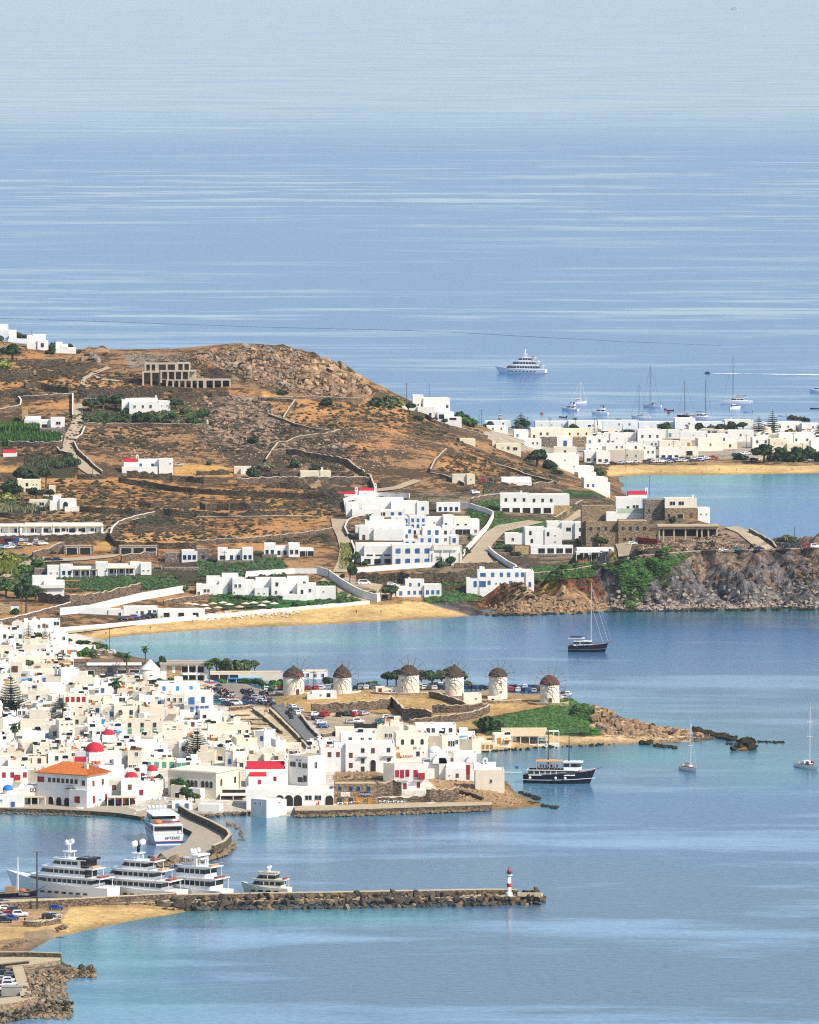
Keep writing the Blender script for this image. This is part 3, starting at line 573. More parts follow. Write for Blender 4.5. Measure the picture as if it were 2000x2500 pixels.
class House:
 def __init__(s,u,y,yaw=0.0,name='house',label=None,cat='house',group=None,tone='w',zbase=None):
  p=at(u,y,zbase)if zbase is not None else ground(u,y)
  s.p=p;s.u,s.y=u,y;s.k=proj(*p)[2];s.yaw=math.radians(yaw);s.tone=tone
  s.e=empty(name,p,s.yaw);s.tan=TAN_DIP(y);s.wins=[];s.hmax=0;s.w=0;s.extra=[]
  tag(s.e,label,cat,group);ALL_BUILDINGS.append(s)
 def X(s,u):return(u-s.u)/s.k/math.cos(s.yaw)
 def block(s,u0,u1,yt,yb=None,set_=0.0,depth=7.0,tone=None,wins='',par=.35,roof=True,name='wall',roofm=None,below=3.0):
  x0,x1=s.X(u0),s.X(u1)
  zt=(s.y-yt)/s.k-set_*s.tan
  zb=-below if yb is None else(s.y-yb)/s.k-set_*s.tan
  return s.blockm(x0,x1,set_,set_+depth,zb,zt,tone,wins,par,roof,name,roofm)
 def blockm(s,x0,x1,y0,y1,zb,zt,tone=None,wins='',par=.35,roof=True,name='wall',roofm=None):
  tone=tone or s.tone
  t=min(.32,(x1-x0)*.2);a,b=zt-par,zt
  mb=MB()
  o=[(x0,y0),(x1,y0),(x1,y1),(x0,y1)];i_=[(x0+t,y0+t),(x1-t,y0+t),(x1-t,y1-t),(x0+t,y1-t)]
  vs=[(x,y,zb)for x,y in o]+[(x,y,b)for x,y in o]+[(x,y,b)for x,y in i_]+[(x,y,a)for x,y in i_]
  fs=[]
  for q in range(4):
   r=(q+1)%4
   fs+=[(q,r,4+r,4+q),(4+q,4+r,8+r,8+q),(8+q,8+r,12+r,12+q)]
  if not roof:fs.append((12,13,14,15))
  mb.add(vs,fs);w=mb.build(name,WALLS[tone],s.e)
  if roof:
   MB().box(x0+t*.5,x1-t*.5,y0+t*.5,y1-t*.5,a-.2,a+.02).build('roof',roofm or ROOFS[tone],s.e)
  if set_is_front(y0):s.w=max(s.w,x1-x0)
  s.hmax=max(s.hmax,zt)
  if wins:s.windows(wins,x0,x1,y0,y1,max(zb,0),zt)
  return w
 def windows(s,spec,x0,x1,y0,y1,zb,zt):
  """'3b.7' = three blue-shuttered windows, sill row at .7 of the height; @a-b limits the stretch; a leading L or R puts them on a side wall; *s scales."""
  for w in spec.split():
   side=''
   if w[0]in '<>':side=w[0];w=w[1:]
   q=re.match(r'(\d*)([A-Za-z])([\d.]*)',w);n=int(q[1]or 1);c=q[2];fz=float(q[3]or.5)
   q=re.search(r'\*([\d.]+)',w);sc=float(q[1])if q else 1.0
   q=re.search(r'@([\d.]+)-([\d.]+)',w);a,b=(float(q[1]),float(q[2]))if q else(.04,.96)
   _,_,ww,hh,word=KIND[c]
   ww*=sc;hh*=sc
   H=zt-zb
   hh=min(hh,H*.8)
   z=zb+H*fz-hh/2
   if KIND[c][0]in('door','arch','void')and fz<.5:z=zb+.02
   z=max(z,zb+.02);z=min(z,zt-hh-.1)
   for j in range(n):
    f=a+(b-a)*(j+.5)/n
    if side=='':s.place(c,ww,hh,(x0+(x1-x0)*f,y0,z),0)
    elif side=='<':s.place(c,ww,hh,(x0,y0+(y1-y0)*f,z),-math.pi/2)
    else:s.place(c,ww,hh,(x1,y0+(y1-y0)*f,z),math.pi/2)
   s.wins.append((n,c))
 def place(s,c,w,h,loc,rz):
  f,p,nm=win_mesh(c,w,h)
  o=link(nm[0],f,s.e);o.location=loc;o.rotation_euler=(0,0,rz)
  if p:q=link(nm[1],p,o)
  return o
 def winpx(s,u,y,c,w=None,h=None,set_=0.0):
  """One opening centred at a photo pixel on the front."""
  k=KIND[c];w=w or k[2];h=h or k[3]
  z=(s.y-y)/s.k-set_*s.tan-h/2
  s.wins.append((1,c));return s.place(c,w,h,(s.X(u),set_,z),0)
 def chimney(s,u,yt,set_=2.0,w=.7,zb=None):
  z=(s.y-yt)/s.k-set_*s.tan;x=s.X(u)
  MB().box(x-w/2,x+w/2,set_-w/2,set_+w/2,s.hmax-1.0 if zb is None else zb,z).box(x-w*.65,x+w*.65,set_-w*.65,set_+w*.65,z,z+.18).build('chimney',WALLS['w'],s.e)
 def pergola(s,u0,u1,y,set_=-2.5,depth=2.5,mat=None,post=None,n=4,zb=-.5,th=.16):
  """Posts with a covered frame in front of the wall."""
  z=(s.y-y)/s.k-set_*s.tan;x0,x1=s.X(u0),s.X(u1)
  MB().box(x0,x1,set_,set_+depth,z-th,z).build('pergola_roof',mat or CANE,s.e)
  for i in range(n):
   x=x0+.15+(x1-x0-.3)*i/max(1,n-1)
   MB().box(x-.11,x+.11,set_+.1,set_+.32,zb,z-th).build('post',post or WHITEP,s.e)
 def balcony(s,u0,u1,y,out=1.1,mat=None,set_=0.0):
  z=(s.y-y)/s.k+(out-set_)*0;x0,x1=s.X(u0),s.X(u1);y1=set_;y0=set_-out
  MB().box(x0,x1,y0,y1,z-.15,z).build('balcony',WALLS['w'],s.e)
  mb=MB().box(x0,x1,y0,y0+.06,z+.95,z+1.02)
  for i in range(int((x1-x0)/.35)+1):mb.box(x0+i*.35,x0+i*.35+.06,y0,y0+.06,z,z+.95)
  mb.box(x0,x0+.06,y0,y1,z+.95,z+1.0).box(x1-.06,x1,y0,y1,z+.95,z+1.0)
  mb.build('railing',mat or GREYP,s.e)
 def dome(s,u,ytop,ybot,wpx,set_=3.0,mat=None,drum=0.0,name='dome'):
  x=s.X(u);z=(s.y-ybot)/s.k-set_*s.tan;h=(ybot-ytop)/s.k;r=wpx/s.k/2
  if drum:
   dl=drum/s.k;o=MB().lathe([(r*.95,-dl-.4),(r*.95,.05)],16).build('drum',WALLS['w'],s.e);o.location=(x,set_,z)
   for a in(-1.9,-1.2):
    q=link('window',win_mesh('s',.5,.8)[0],s.e);q.location=(x+r*.95*math.cos(a),set_+r*.95*math.sin(a),z-dl*.6);q.rotation_euler=(0,0,a+math.pi/2)
  o=MB().dome(r,h,0,20,7).build(name,mat or WALLS['w'],s.e,smooth=True);o.location=(x,set_,z)
  c=MB().box(-.06,.06,-.06,.06,-.1,1.1).box(-.3,.3,-.06,.06,.6,.72).build('cross',WHITEP,o);c.location=(0,0,h)
 def vault(s,u0,u1,yt,yb,set_=0.0,depth=7.0,mat=None,tone=None,along=True,name='vault'):
  """Barrel roof: half-round prism; along=True runs across the picture, else towards the back."""
  x0,x1=s.X(u0),s.X(u1);z=(s.y-yb)/s.k-set_*s.tan;h=(yb-yt)/s.k
  n=8;v=[];f=[]
  if along:
   for e in(x0,x1):
    for i in range(n+1):
     a=math.pi*i/n;v.append((e,set_+depth/2-math.cos(a)*depth/2,z+math.sin(a)*h))
  else:
   for e in(set_,set_+depth):
    for i in range(n+1):
     a=math.pi*i/n;v.append(((x0+x1)/2-math.cos(a)*(x1-x0)/2,e,z+math.sin(a)*h))
  f=[(i,n+1+i,n+2+i,i+1)for i in range(n)]+[tuple(range(n+1)),tuple(range(2*n+1,n,-1))]
  s.hmax=max(s.hmax,z+h)
  return link(name,mesh_np(name,v,f,[mat or WALLS[tone or s.tone]]),s.e)
 def bellgable(s,u,yt,yb,set_=1.0,w=1.3):
  x=s.X(u);z0=(s.y-yb)/s.k-set_*s.tan;z1=(s.y-yt)/s.k-set_*s.tan;h=z1-z0
  mb=MB().box(x-w/2,x-w*.2,set_,set_+.45,z0-.3,z0+h*.65).box(x+w*.2,x+w/2,set_,set_+.45,z0-.3,z0+h*.65).box(x-w/2,x+w/2,set_,set_+.45,z0+h*.65,z0+h*.85).box(x-w*.25,x+w*.25,set_,set_+.45,z0+h*.85,z1)
  o=mb.build('bell_gable',WALLS['w'],s.e)
  MB().ball((x,set_+.22,z0+h*.42),w*.16).build('bell',TIMBER,o)
def set_is_front(y):return y<.01
def H(u0,u1,yt,yb,depth=7.0,yaw=0.0,tone='w',wins='',**kw):
 """A one-block house whose front spans these photo pixels."""
 bl={q:kw.pop(q)for q in('par','below','roofm')if q in kw}
 h=House((u0+u1)/2,yb,yaw,tone=tone,**kw)
 h.block(u0,u1,yt,None,0,depth,tone,wins,**bl)
 return h
# ------------------------------------------------------------------ the old town: houses traced one by one
G_TOWN='houses of the old town'
TOWN=[(60,147,1514,1547,9,4,'w','2d.55@.3-.75 1n.6@.5-.6 1w.75@.8-1'),(29,60,1519,1543,7,-8,'c','1d.5'),(0,62,1538,1572,8,3,'w','3e.55 1d.25'),(-30,0,1540,1575,8,0,'w',''),(123,167,1546,1577,8,6,'w','1s.6@0-.5 1d.6@.6-.9'),(113,187,1579,1605,7,3,'w','1s.6@.1-.3 2e.5@.4-.95'),(55,113,1573,1592,7,-4,'c',''),(75,122,1590,1606,6,2,'w','1e.4@.8-1'),(22,55,1593,1607,6,-6,'w','1s.5'),(0,35,1579,1597,7,5,'k',''),(25,139,1605,1622,7,2,'c','1n.4@.7-.8'),(80,142,1620,1640,7,0,'k','1u.35@.8-.95'),(-15,25,1620,1642,7,4,'w','1e.4'),(25,56,1617,1653,7,-5,'c','1n.55*1.5@.05-.8'),(58,139,1637,1652,7,3,'c',''),(150,194,1634,1669,7,10,'w',''),(142,172,1612,1634,6,25,'t','1D.1@.1-.4'),(174,233,1652,1676,7,-6,'c',''),(203,281,1675,1696,7,5,'w','2b.5@.35-.7'),(83,149,1651,1669,7,-8,'k','1b.5@.3-.45'),(40,83,1652,1672,7,-20,'w','1v.55@.55-1'),(50,99,1668,1686,7,-4,'w','1u.4@.55-.8 1s.4@.4-.5'),(98,160,1671,1692,8,6,'w',''),(160,182,1672,1690,6,-35,'k',''),(75,120,1686,1704,7,0,'c',''),(54,130,1697,1717,9,2,'k',''),(156,214,1698,1743,8,5,'c','4r.8 2r.25@.1-.9'),(212,246,1701,1724,7,-3,'c','2d.5'),(215,247,1721,1750,7,0,'k','2u.55'),(196,232,1743,1757,6,4,'w',''),(214,257,1751,1772,7,8,'w','1s.5@.2-.5 1k.5@.8-1'),(171,214,1747,1772,7,-6,'k','1e.4@.2-.6'),(145,183,1759,1806,7,12,'c','3s.8 1d.4@.6-.9'),(101,152,1770,1802,7,-5,'c','1u.35@.55-.75 1b.35@.75-.95'),(55,120,1784,1804,7,2,'w','1b.4@.85-1'),(50,130,1760,1782,7,0,'k',''),(6,44,1751,1792,8,14,'w',''),(-20,8,1753,1795,8,-10,'k',''),(9,40,1738,1753,6,5,'w','1b.5'),(42,65,1732,1749,6,0,'w','2d.5'),(72,123,1733,1754,7,-5,'c',''),(184,217,1774,1798,7,-25,'w','1e.4'),(216,262,1775,1802,7,10,'w','1d.5@.05-.2 2e.4@.4-.9'),(-10,38,1808,1834,8,5,'w',''),(55,81,1813,1836,6,0,'c',''),(93,158,1813,1829,7,0,'w',''),(81,126,1821,1842,7,4,'c','2s.5'),(0,60,1838,1862,8,0,'k','1d.5@.4-.6'),(60,110,1846,1868,7,-4,'c','2n.5'),(118,160,1838,1864,7,4,'w','1e.5'),(150,182,1852,1876,7,0,'c','1D.2'),(20,75,1858,1884,8,3,'c','1d.5@.5-.8'),(-15,22,1850,1876,7,0,'w',''),(279,336,1723,1759,8,4,'c','2u.55'),(256,279,1727,1759,8,-6,'k','1s.6@0-.4 1b.5@.5-1'),(341,406,1726,1759,9,2,'k',''),(404,431,1730,1759,7,-4,'k',''),(298,397,1760,1794,9,3,'k','3e.72 3g.27*1.1'),(427,494,1746,1759,6,2,'w','3s.35'),(430,496,1762,1774,6,3,'w','1s.5@.2-.4 2n.5@.5-1'),(395,460,1770,1786,7,0,'c','1U.5@.3-.7*.7'),(400,467,1782,1803,7,2,'c',''),(308,390,1811,1834,8,4,'w',''),(395,436,1818,1848,8,-3,'k',''),(438,458,1812,1850,6,8,'w','1n.6'),(312,346,1832,1878,8,-8,'k','1d.8@.5-.8 3d.12'),(346,421,1836,1858,8,6,'w','1d.5@.25-.45 2n.4@.65-1'),(352,432,1856,1876,8,5,'c','4g.45*1.2'),(432,490,1857,1878,7,3,'w','2g.45*1.1@0-.4 1D.2@.42-.55 1s.6@.75-1'),(380,488,1668,1693,9,3,'w','3k.5'),(403,451,1696,1729,8,-2,'c','3d.62'),(357,405,1694,1716,7,4,'w','1b.5@.5-.75'),(325,372,1688,1722,7,-20,'c',''),(340,378,1697,1726,6,4,'w','2e.25@.1-.9'),(374,404,1708,1724,6,0,'w','1b.5'),(284,330,1682,1700,7,-6,'c',''),(272,316,1700,1718,7,4,'w','1w.55@.3-.9'),(252,275,1704,1723,7,0,'c',''),(489,543,1735,1762,7,10,'w','1v.5@.1-.3*.7'),(404,440,1735,1757,6,8,'k','1e.5@.5-.9'),(523,612,1769,1798,9,3,'c','2d.4@.6-1'),(623,645,1784,1825,7,-30,'w','1b.55@.5-1'),(532,579,1801,1822,7,0,'k',''),(578,628,1801,1827,7,12,'y','1s.8'),(515,535,1800,1818,6,0,'y','1o.5*1.4'),(552,592,1823,1857,9,20,'w',''),(523,553,1824,1857,7,-30,'k','1V.2*.6'),(480,524,1836,1864,8,-3,'k',''),(550,572,1837,1874,7,-16,'k','1b.4'),(570,600,1834,1874,8,24,'c',''),(578,602,1850,1876,6,0,'c','1u.3'),(670,695,1841,1863,7,-4,'k','1D.2@.1-.3'),(607,650,1842,1856,7,0,'k',''),(646,672,1844,1862,7,5,'c',''),(674,698,1806,1841,7,15,'w',''),(694,735,1818,1840,7,0,'c',''),(640,672,1826,1846,7,-8,'c',''),(600,640,1828,1848,7,6,'w',''),(703,730,1828,1848,6,-5,'k','2d.5'),(783,846,1825,1884,9,4,'w','1n.72@.25-.45 1n.72@.6-.75'),(832,918,1791,1820,8,3,'w','1e.5@.2-.35 2d.5@.5-.95'),(922,975,1773,1818,9,-8,'c','2d.5@.3-.7'),(968,1046,1790,1832,9,6,'c','3A.5'),(963,1029,1830,1864,8,0,'c','1o.6@.1-.2 1e.7@.8-.95'),(760,812,1808,1828,7,5,'w',''),(1078,1122,1795,1832,8,5,'w','1e.45@.1-.3*1.4 2d.45@.4-.7*1.3 1d.55@.75-.95'),(1047,1080,1797,1830,8,-30,'k',''),(1015,1114,1769,1794,8,3,'w','2e.45@.25-.5 2e.45@.6-.95'),(1116,1160,1790,1812,7,0,'w',''),(1118,1153,1804,1834,7,-25,'k',''),(1152,1208,1812,1832,6,4,'y','5o.45*.75'),(1208,1248,1794,1823,8,5,'c','2o.5*1.15'),(940,985,1762,1776,7,0,'c',''),(700,745,1842,1850,6,0,'k',''),(0,68,1878,1926,9,4,'w','1r.72@.05-.25 1r.72@.35-.55 1r.55@.55-.75*1.4 1r.72@.8-1'),(66,92,1880,1926,8,-25,'k',''),(243,303,1868,1930,12,20,'w','1D.15@.2-.4'),(296,382,1910,1954,9,3,'w','1n.75@.2-.3 1r.45@.5-.65'),(262,300,1905,1948,7,0,'c','1n.6@.3-.6'),(96,160,1842,1862,7,0,'c','1n.5'),(60,100,1925,1948,6,5,'w',''),(340,394,1905,1945,6,-8,'w','1v.2@.3-.6'),]  # some beige blocks are shaded sides of neighbouring houses, shade put in the tone
RBOX={}
def clutter(h,d,rn=random):
 if h.w<3.5:return
 x=lambda:rn.uniform(-h.w/2+.6,h.w/2-.6)
 y=lambda:rn.uniform(.8,max(1,d-1.2))
 z=h.hmax-.35
 if rn.random()<.35:
  a,b=x(),y();MB().add([(a-.9,b-.5,z+.2),(a+.9,b-.5,z+.2),(a+.9,b+.5,z+1.0),(a-.9,b+.5,z+1.0)],[(0,1,2,3),(3,2,1,0)]).tube((a-.7,b+.6,z+1.2),(a+.7,b+.6,z+1.2),.26,.26,8,1).build('water_heater',[PANE,WHITEP],h.e)
 if rn.random()<.5:
  for _ in range(rn.randint(2,5)):
   q=rn.randrange(7)
   if q not in RBOX:RBOX[q]=MB().box(-1,1,-.8,.8,0,1).mesh('roof_box',(TIMBER,TERRA,WALLS['k'],BROWNP,GREYP,WALLS['w'],WALLS['c'])[q])
   o=link('roof_box',RBOX[q],h.e);s_=rn.uniform(.25,.8);o.location=(x(),y(),z-.1);o.scale=(s_,s_,rn.uniform(.5,1.3))
 if rn.random()<.22:
  a=rn.uniform(-h.w/2,h.w/2-2);w=rn.uniform(1.8,3);z0=min(2.3,h.hmax*.6);MB().add([(a,0,z0+.35),(a+w,0,z0+.35),(a+w,-1.3,z0),(a,-1.3,z0),(a,0,z0+.28),(a+w,0,z0+.28),(a+w,-1.3,z0-.07),(a,-1.3,z0-.07)],[(0,1,2,3),(7,6,5,4),(0,3,7,4),(3,2,6,7),(2,1,5,6)]).build('awning',rn.choice((CANE,CANE,WHITEP,TIMBER,SKYP)),h.e)
 if rn.random()<.14 and h.hmax>4.5:
  m_=MB();n=int(h.hmax*.5/.25);sg=rn.choice((-1,1));a=rn.uniform(-h.w*.2,h.w*.2)
  for i in range(n):m_.box(a+sg*i*.28-.14,a+sg*i*.28+.14,-.95,-.02,0,(i+1)*.25)
  m_.build('outside_stair',WALLS['w'],h.e)
for t in TOWN:
 u0,u1,yt,yb,dep_,yaw,tone,wins=t
 h=H(u0,u1,yt,yb,dep_,yaw,tone,wins,group=G_TOWN,below=5)
 r=random.random()
 if r<.45:h.chimney(u0+(u1-u0)*random.uniform(.2,.8),yt-random.uniform(4,9),random.uniform(1.5,dep_-1.5),random.uniform(.5,.9))
 clutter(h,dep_)
 if r>.6 and h.w>5.5:
  w=random.uniform(2,3);x=random.uniform(-h.w/2+.5,h.w/2-w-.5);y=random.uniform(1.5,max(1.6,dep_-3.5))
  z=h.hmax
  h.blockm(x,x+w,y,y+2.6,z-.5,z+random.uniform(1.2,2.2),tone,'',.15)
# ---- landmark buildings of the waterfront
hall=House(214,1971,-31,'town_hall','town hall with an orange tiled hipped roof and a three-arched porch on the quay','town hall')
k=hall.k;c31=math.cos(hall.yaw);L_,S_=18.2,11.5;zt=9.7
hall.blockm(-L_,0,0,S_,-2,zt,'w','2r.78@0-.14 7n.78@.2-.82*.85 1n.75@.87-.97 1a.2@.2-.34 1a.22@.36-.5 1a.22@.52-.66',.2,True)
for f in(.28,.72):hall.place('n',.95,1.5,(0,S_*f,6.2),math.pi/2)
hall.blockm(-5.2,1.2,-2.2,S_*.98,-2,5.4,'w','1r.45@.4-.6*1.3',.2,True,'annexe')
for f in(.28,.78):hall.place('r',1.0,2.0,(1.2,-2.2+(S_+2)*f,1.3),math.pi/2)
o_=.7;rr=4.2
rv=[(-L_-o_,-o_,zt),(o_,-o_,zt),(o_,S_+o_,zt),(-L_-o_,S_+o_,zt),(-L_+5.5,S_/2,zt+2.9),(-5.5,S_/2,zt+2.9)]
rvl=[(x,y,z-.18)for x,y,z in rv[:4]]
rme=mesh_np('tiled_roof',rv+rvl,[(0,1,5,4),(1,2,5),(2,3,4,5),(3,0,4),(0,6,7,1),(1,7,8,2),(2,8,9,3),(3,9,6,0),(9,8,7,6)],[TERRA])
roof=link('tiled_roof',rme,hall.e)
mb=MB()
for i in range(int((L_+2*o_)/.55)):
 x=-L_-o_+.3+i*.55
 for(ye,s_)in((-o_,1),(S_+o_,-1)):
  t=1.0
  if x<-L_+5.5:t=(x+L_+o_)/(5.5+o_)
  if x>-5.5:t=(o_-x)/(5.5+o_)
  ym=ye+(S_/2-ye)*t;mb.tube((x,ye,zt+.05),(x,ym,zt+.05+2.9*t),.13,.13,4)
for i in range(int((S_+2*o_)/.55)):
 y=-o_+.3+i*.55;t=min(y+o_,S_+o_-y)/(S_/2+o_)
 mb.tube((o_,y,zt+.05),(o_-(5.5+o_)*t,y,zt+.05+2.9*t),.13,.13,4)
mb.build('tile',TERRA,roof)['kind']='stuff'
MB().box(-3.2,-2.2,3.0,4.0,zt,zt+3.0).build('chimney',WALLS['c'],hall.e)
MB().box(-7.6,-4.6,-1.0,0,5.3,5.5).box(-7.6,-4.6,-1.0,-.94,6.3,6.4).build('balcony',BROWNP,hall.e)
old=House(528,1951,-28,'arched_building','long pale building with a row of tall arched windows facing the harbour','building')
old.blockm(-16.8,0,0,15.5,-2,8.3,'k','3A.52@.04-.26*1.15 3A.52@.38-.62*1.15 3A.52@.68-.94*1.15',.3,True,roofm=ROOFS['c'])
for f in(.2,.75):old.place('A',1.1,2.0,(0,15.5*f,3.8),math.pi/2)
MB().box(-17.1,.3,-.3,15.8,7.9,8.15).build('cornice',WALLS['c'],old.e)
MB().box(-.1,.25,14.0,14.6,-1,7.0).build('drainpipe',OCHRE,old.e)
old.blockm(-14,-9.5,-3.2,0,-2,4.0,'k','1v.2',.2,True,'stair_wing');old.blockm(-8.5,-4,-2.6,0,-2,3.2,'w','',.2,True,'stair_wing')
chr_=House(648,1921,2,'red_roofed_church','white church with two red barrel roofs, one long above one short','church')
chr_.block(600,697,1878,None,1.5,9,'w','1r.45@.42-.52*.8 1r.45@.68-.8*.8 ',.2)
chr_.vault(603,695,1861,1878,1.8,8,REDROOF,name='red_vault')
chr_.block(607,652,1896,None,0,4,'w','1r.5@.5-.7*.8',.2);chr_.vault(611,651,1885,1896,.2,3.6,REDROOF,name='red_vault')
chr_.block(697,704,1852,None,2,7,'w');chr_.bellgable(700,1838,1853,3)
arc=H(602,815,1927,1968,9,1,'w','1d.35@.1-.2 1d.35@.2-.3 3a.42@.33-.64*1.35 1w.5@.66-.76 1w.5@.77-.87 1a.35@.9-1*1.3',name='arcaded_house',label='low white seafront building with three round arches above the quay',cat='building')
bas=House(651,1995,-38,'white_bastion','white corner bastion house standing straight out of the harbour water','house',zbase=.3)
bas.blockm(-6.0,0,0,7.0,-2,5.2,'w','1s.75@.25-.4 1s.75@.55-.7',.2);bas.blockm(-2,.02,1,9.5,-2,4.6,'w','',.2)
bas.place('s',.9,.4,(.05,6.0,3.6),math.pi/2)
wl=House(752,1920,-40,'tall_house','tall square white house with a tan flat roof above the arcade','house')
wl.blockm(-8.2,0,0,8.4,-3,9.2,'w','2e.7@.1-.4 1e.7@.55-.65 2s.85@.4-.7 2e.68@.75-.95 1W.2@.5-.75*.6 1e.25@.78-.95*1.4',.3,roofm=ROOFS['t'])
wl.place('d',1.2,2.0,(0,3.6,5.2),math.pi/2)
big=House(904,1884,2,'guest_house','wide white guest house with two small balconies and a fan-topped door','house')
big.block(844,964,1815,None,0,10,'w','',.35)
for u,y,c in((857,1843,'n'),(857,1868,'n'),(886,1832,'e'),(911,1832,'n'),(949,1831,'e'),(886,1857,'e'),(950,1856,'e'),(886,1877,'e')):big.winpx(u,y,c)
big.winpx(911,1869,'a',1.7,3.6);big.balcony(877,899,1845,1.0,WHITEP);big.balcony(936,962,1844,1.0,WHITEP);big.block(828,870,1822,None,1.5,6,'w')
rb=House(1000,1930,2,'balcony_house','white house with crimson shutters and two crimson wooden balconies over the rocks','house')
rb.block(963,1037,1864,None,0,8,'w','',.3,roofm=ROOFS['y'])
for u,y,c,w,h in((970,1888,'r',1.0,1.9),(982,1889,'r',1.0,2.3),(995,1887,'r',1.0,1.9),(1015,1888,'r',1.1,1.9),(989,1919,'R',.9,1.5),(1022,1916,'R',.8,1.5)):rb.winpx(u,y,c,w,h)
rb.balcony(972,998,1903,1.0,RED);rb.balcony(1009,1024,1903,1.2,RED)
x0,x1=rb.X(1023),rb.X(1037);z=(1930-1902)/rb.k
MB().box(x0,x1,-1.3,0,z,z+2.0).build('balcony_box',RED,rb.e);MB().box(x0-.1,x1+.1,-1.4,0,z+2.0,z+2.12).build('balcony_roof',CANE,rb.e)
rs=H(936,964,1863,1908,8,-28,'k','',name='house',label='grey side wing adjoining the crimson balcony house',cat='house',group=G_TOWN)  # shaded house side as its own block, its shade put into the beige
caf=House(869,1968,1,'stone_cafe','brown stone two-storey waterfront café with a white and a black signboard','café',zbase=None)
caf.block(816,922,1913,None,0,8,'s','',.3,roofm=ROOFS['t'])
for u in(830,857,875,900):caf.winpx(u,1925,'u',.9,1.2)
for u,c,w,h in((829,'e',1.4,2.2),(857,'e',1.2,2.2),(844,'o',1.0,1.0),(878,'o',1.3,2.3),(904,'o',1.1,2.3)):caf.winpx(u,1957-((h-1.0)*0),c,w,h)
def text_obj(name,cu,par_):
 t=bpy.data.objects.new(name,cu);COL.objects.link(t);dg=bpy.context.evaluated_depsgraph_get();me=bpy.data.meshes.new_from_object(t.evaluated_get(dg));bpy.data.objects.remove(t);me.name=name;return link(name,me,par_)
def sign(h,u0,u1,y0,y1,col,words,lines,out=.25,name='signboard'):
 xa,xb=h.X(u0),h.X(u1);za,zb=(h.y-y1)/h.k,(h.y-y0)/h.k
 s_=MB().box(xa,xb,-out,-.02,za,zb).build(name,col,h.e)
 n=len(lines)
 for i,t in enumerate(lines):
  cu=bpy.data.curves.new('lettering','FONT');cu.body=t;cu.size=(zb-za)/n*.95;cu.align_x='CENTER';cu.align_y='CENTER';cu.extrude=.01
  cu.materials.append(words);o=text_obj('lettering',cu,s_)
  o.location=((xa+xb)/2,-out-.03,za+(zb-za)*(n-i-.5)/n);o.rotation_euler=(math.pi/2,0,0)
pst=MB().box(1.2,1.26,4.0,5.7,1.6,2.7).build('poster',WHITEP,hall.e);MB().box(1.25,1.29,4.1,5.6,1.65,2.15).build('blue_field',SKYP,pst)
SIGNRED=simple('sign_red',(.55,.25,.15),.6,.2,.05)
sign(caf,832,855,1934,1944,WHITEP,SIGNRED,['Γαλερια']);sign(caf,879,905,1934,1943,NAVY,WHITEP,['ενιγιου'])
for h in ALL_BUILDINGS:
 if abs(h.u-996)<.6 and h.y==1864:
  cu=bpy.data.curves.new('lettering','FONT');cu.body='ΚΑΒΑΡΙ';cu.size=1.15;cu.extrude=.02;cu.align_x='CENTER';cu.materials.append(RED);o=text_obj('lettering',cu,h.e);o.location=(h.X(992),-.06,(1864-1850)/h.k);o.rotation_euler=(math.pi/2,0,0)
# ---- white domed church cluster on the point
par=House(1092,1905,0,'domed_church','sculpted white church cluster with one pale dome on the rocky point','church',tone='w')
par.block(1030,1092,1862,None,3,9,'w','',.2);par.block(1050,1094,1838,None,6,8,'w','',.2);par.block(1072,1100,1850,None,2.0,5,'w','',.1)
par.vault(1056,1092,1842,1864,2.0,5,along=False,name='vault');par.dome(1061,1820,1833,34,8.5,drum=12)
par.block(1088,1138,1876,None,.5,6,'w','1s.4@.15-.25*.7 1n.4@.5-.65*.8',.15);par.vault(1090,1137,1862,1876,.8,5.5);par.block(1108,1164,1838,None,9,8,'w','',.3)
par.block(1138,1160,1862,None,2.5,7,'w','',.15);par.winpx(1143,1878,'R',1.0,2.6,2.5);par.winpx(1143,1895,'D',.9,1.8,2.5);par.vault(1138,1162,1850,1863,2.5,7,along=False)
par.block(1018,1052,1880,None,1.5,5,'w');par.bellgable(1034,1824,1846,6,1.5);par.chimney(1110,1832,10,.9)
chp=House(1196,1931,2,'seaside_chapel','square white chapel with a bell gable at the very tip of the point','chapel')
chp.block(1161,1232,1880,None,0,8,'k','',.2,roofm=ROOFS['w']);chp.winpx(1199,1907,'s',.8,1.1);chp.vault(1158,1212,1862,1880,2.0,6,tone='w');chp.bellgable(1186,1849,1864,3.0,1.6)
# ---- domed chapels inside the town
def domed(u0,u1,yt,yb,du,dt,db,dw,mat,label,drum=6,**kw):
 c=House((u0+u1)/2,yb,kw.get('yaw',2),'domed_chapel',label,'chapel');c.block(u0,u1,yt,None,0,kw.get('depth',8),'w',kw.get('wins',''),.15)
 c.dome(du,dt,db,dw,kw.get('set_',4.0),mat,drum);return c
d1=domed(218,297,1838,1884,231,1811,1833,46,REDROOF,'white chapel under the largest crimson dome of the town',10)
MB().box(d1.X(182),d1.X(210),1,5,3.0,4.2).build('red_lean_to',REDROOF,d1.e)
domed(250,284,1795,1812,265,1780,1796,33,REDROOF,'white chapel under a crimson dome uphill of the largest dome',6)
domed(298,344,1900,1915,321,1884,1899,33,REDROOF,'low white chapel with a crimson dome just behind the souvenir stalls',6)
d4=domed(354,392,1895,1912,372,1867,1881,26,REDROOF,'small chapel with a crimson dome on a tall ivory drum with red eaves',16)
MB().box(d4.X(352),d4.X(382),-.4,.3,1.6,2.1).build('red_eaves',REDROOF,d4.e)
bd=domed(-4,58,1940,1975,19,1915,1928,26,BLUEROOF,'tiny white quayside chapel with a bright blue dome',14,wins='1B.2@.5-.65 1s.6@.05-.2')
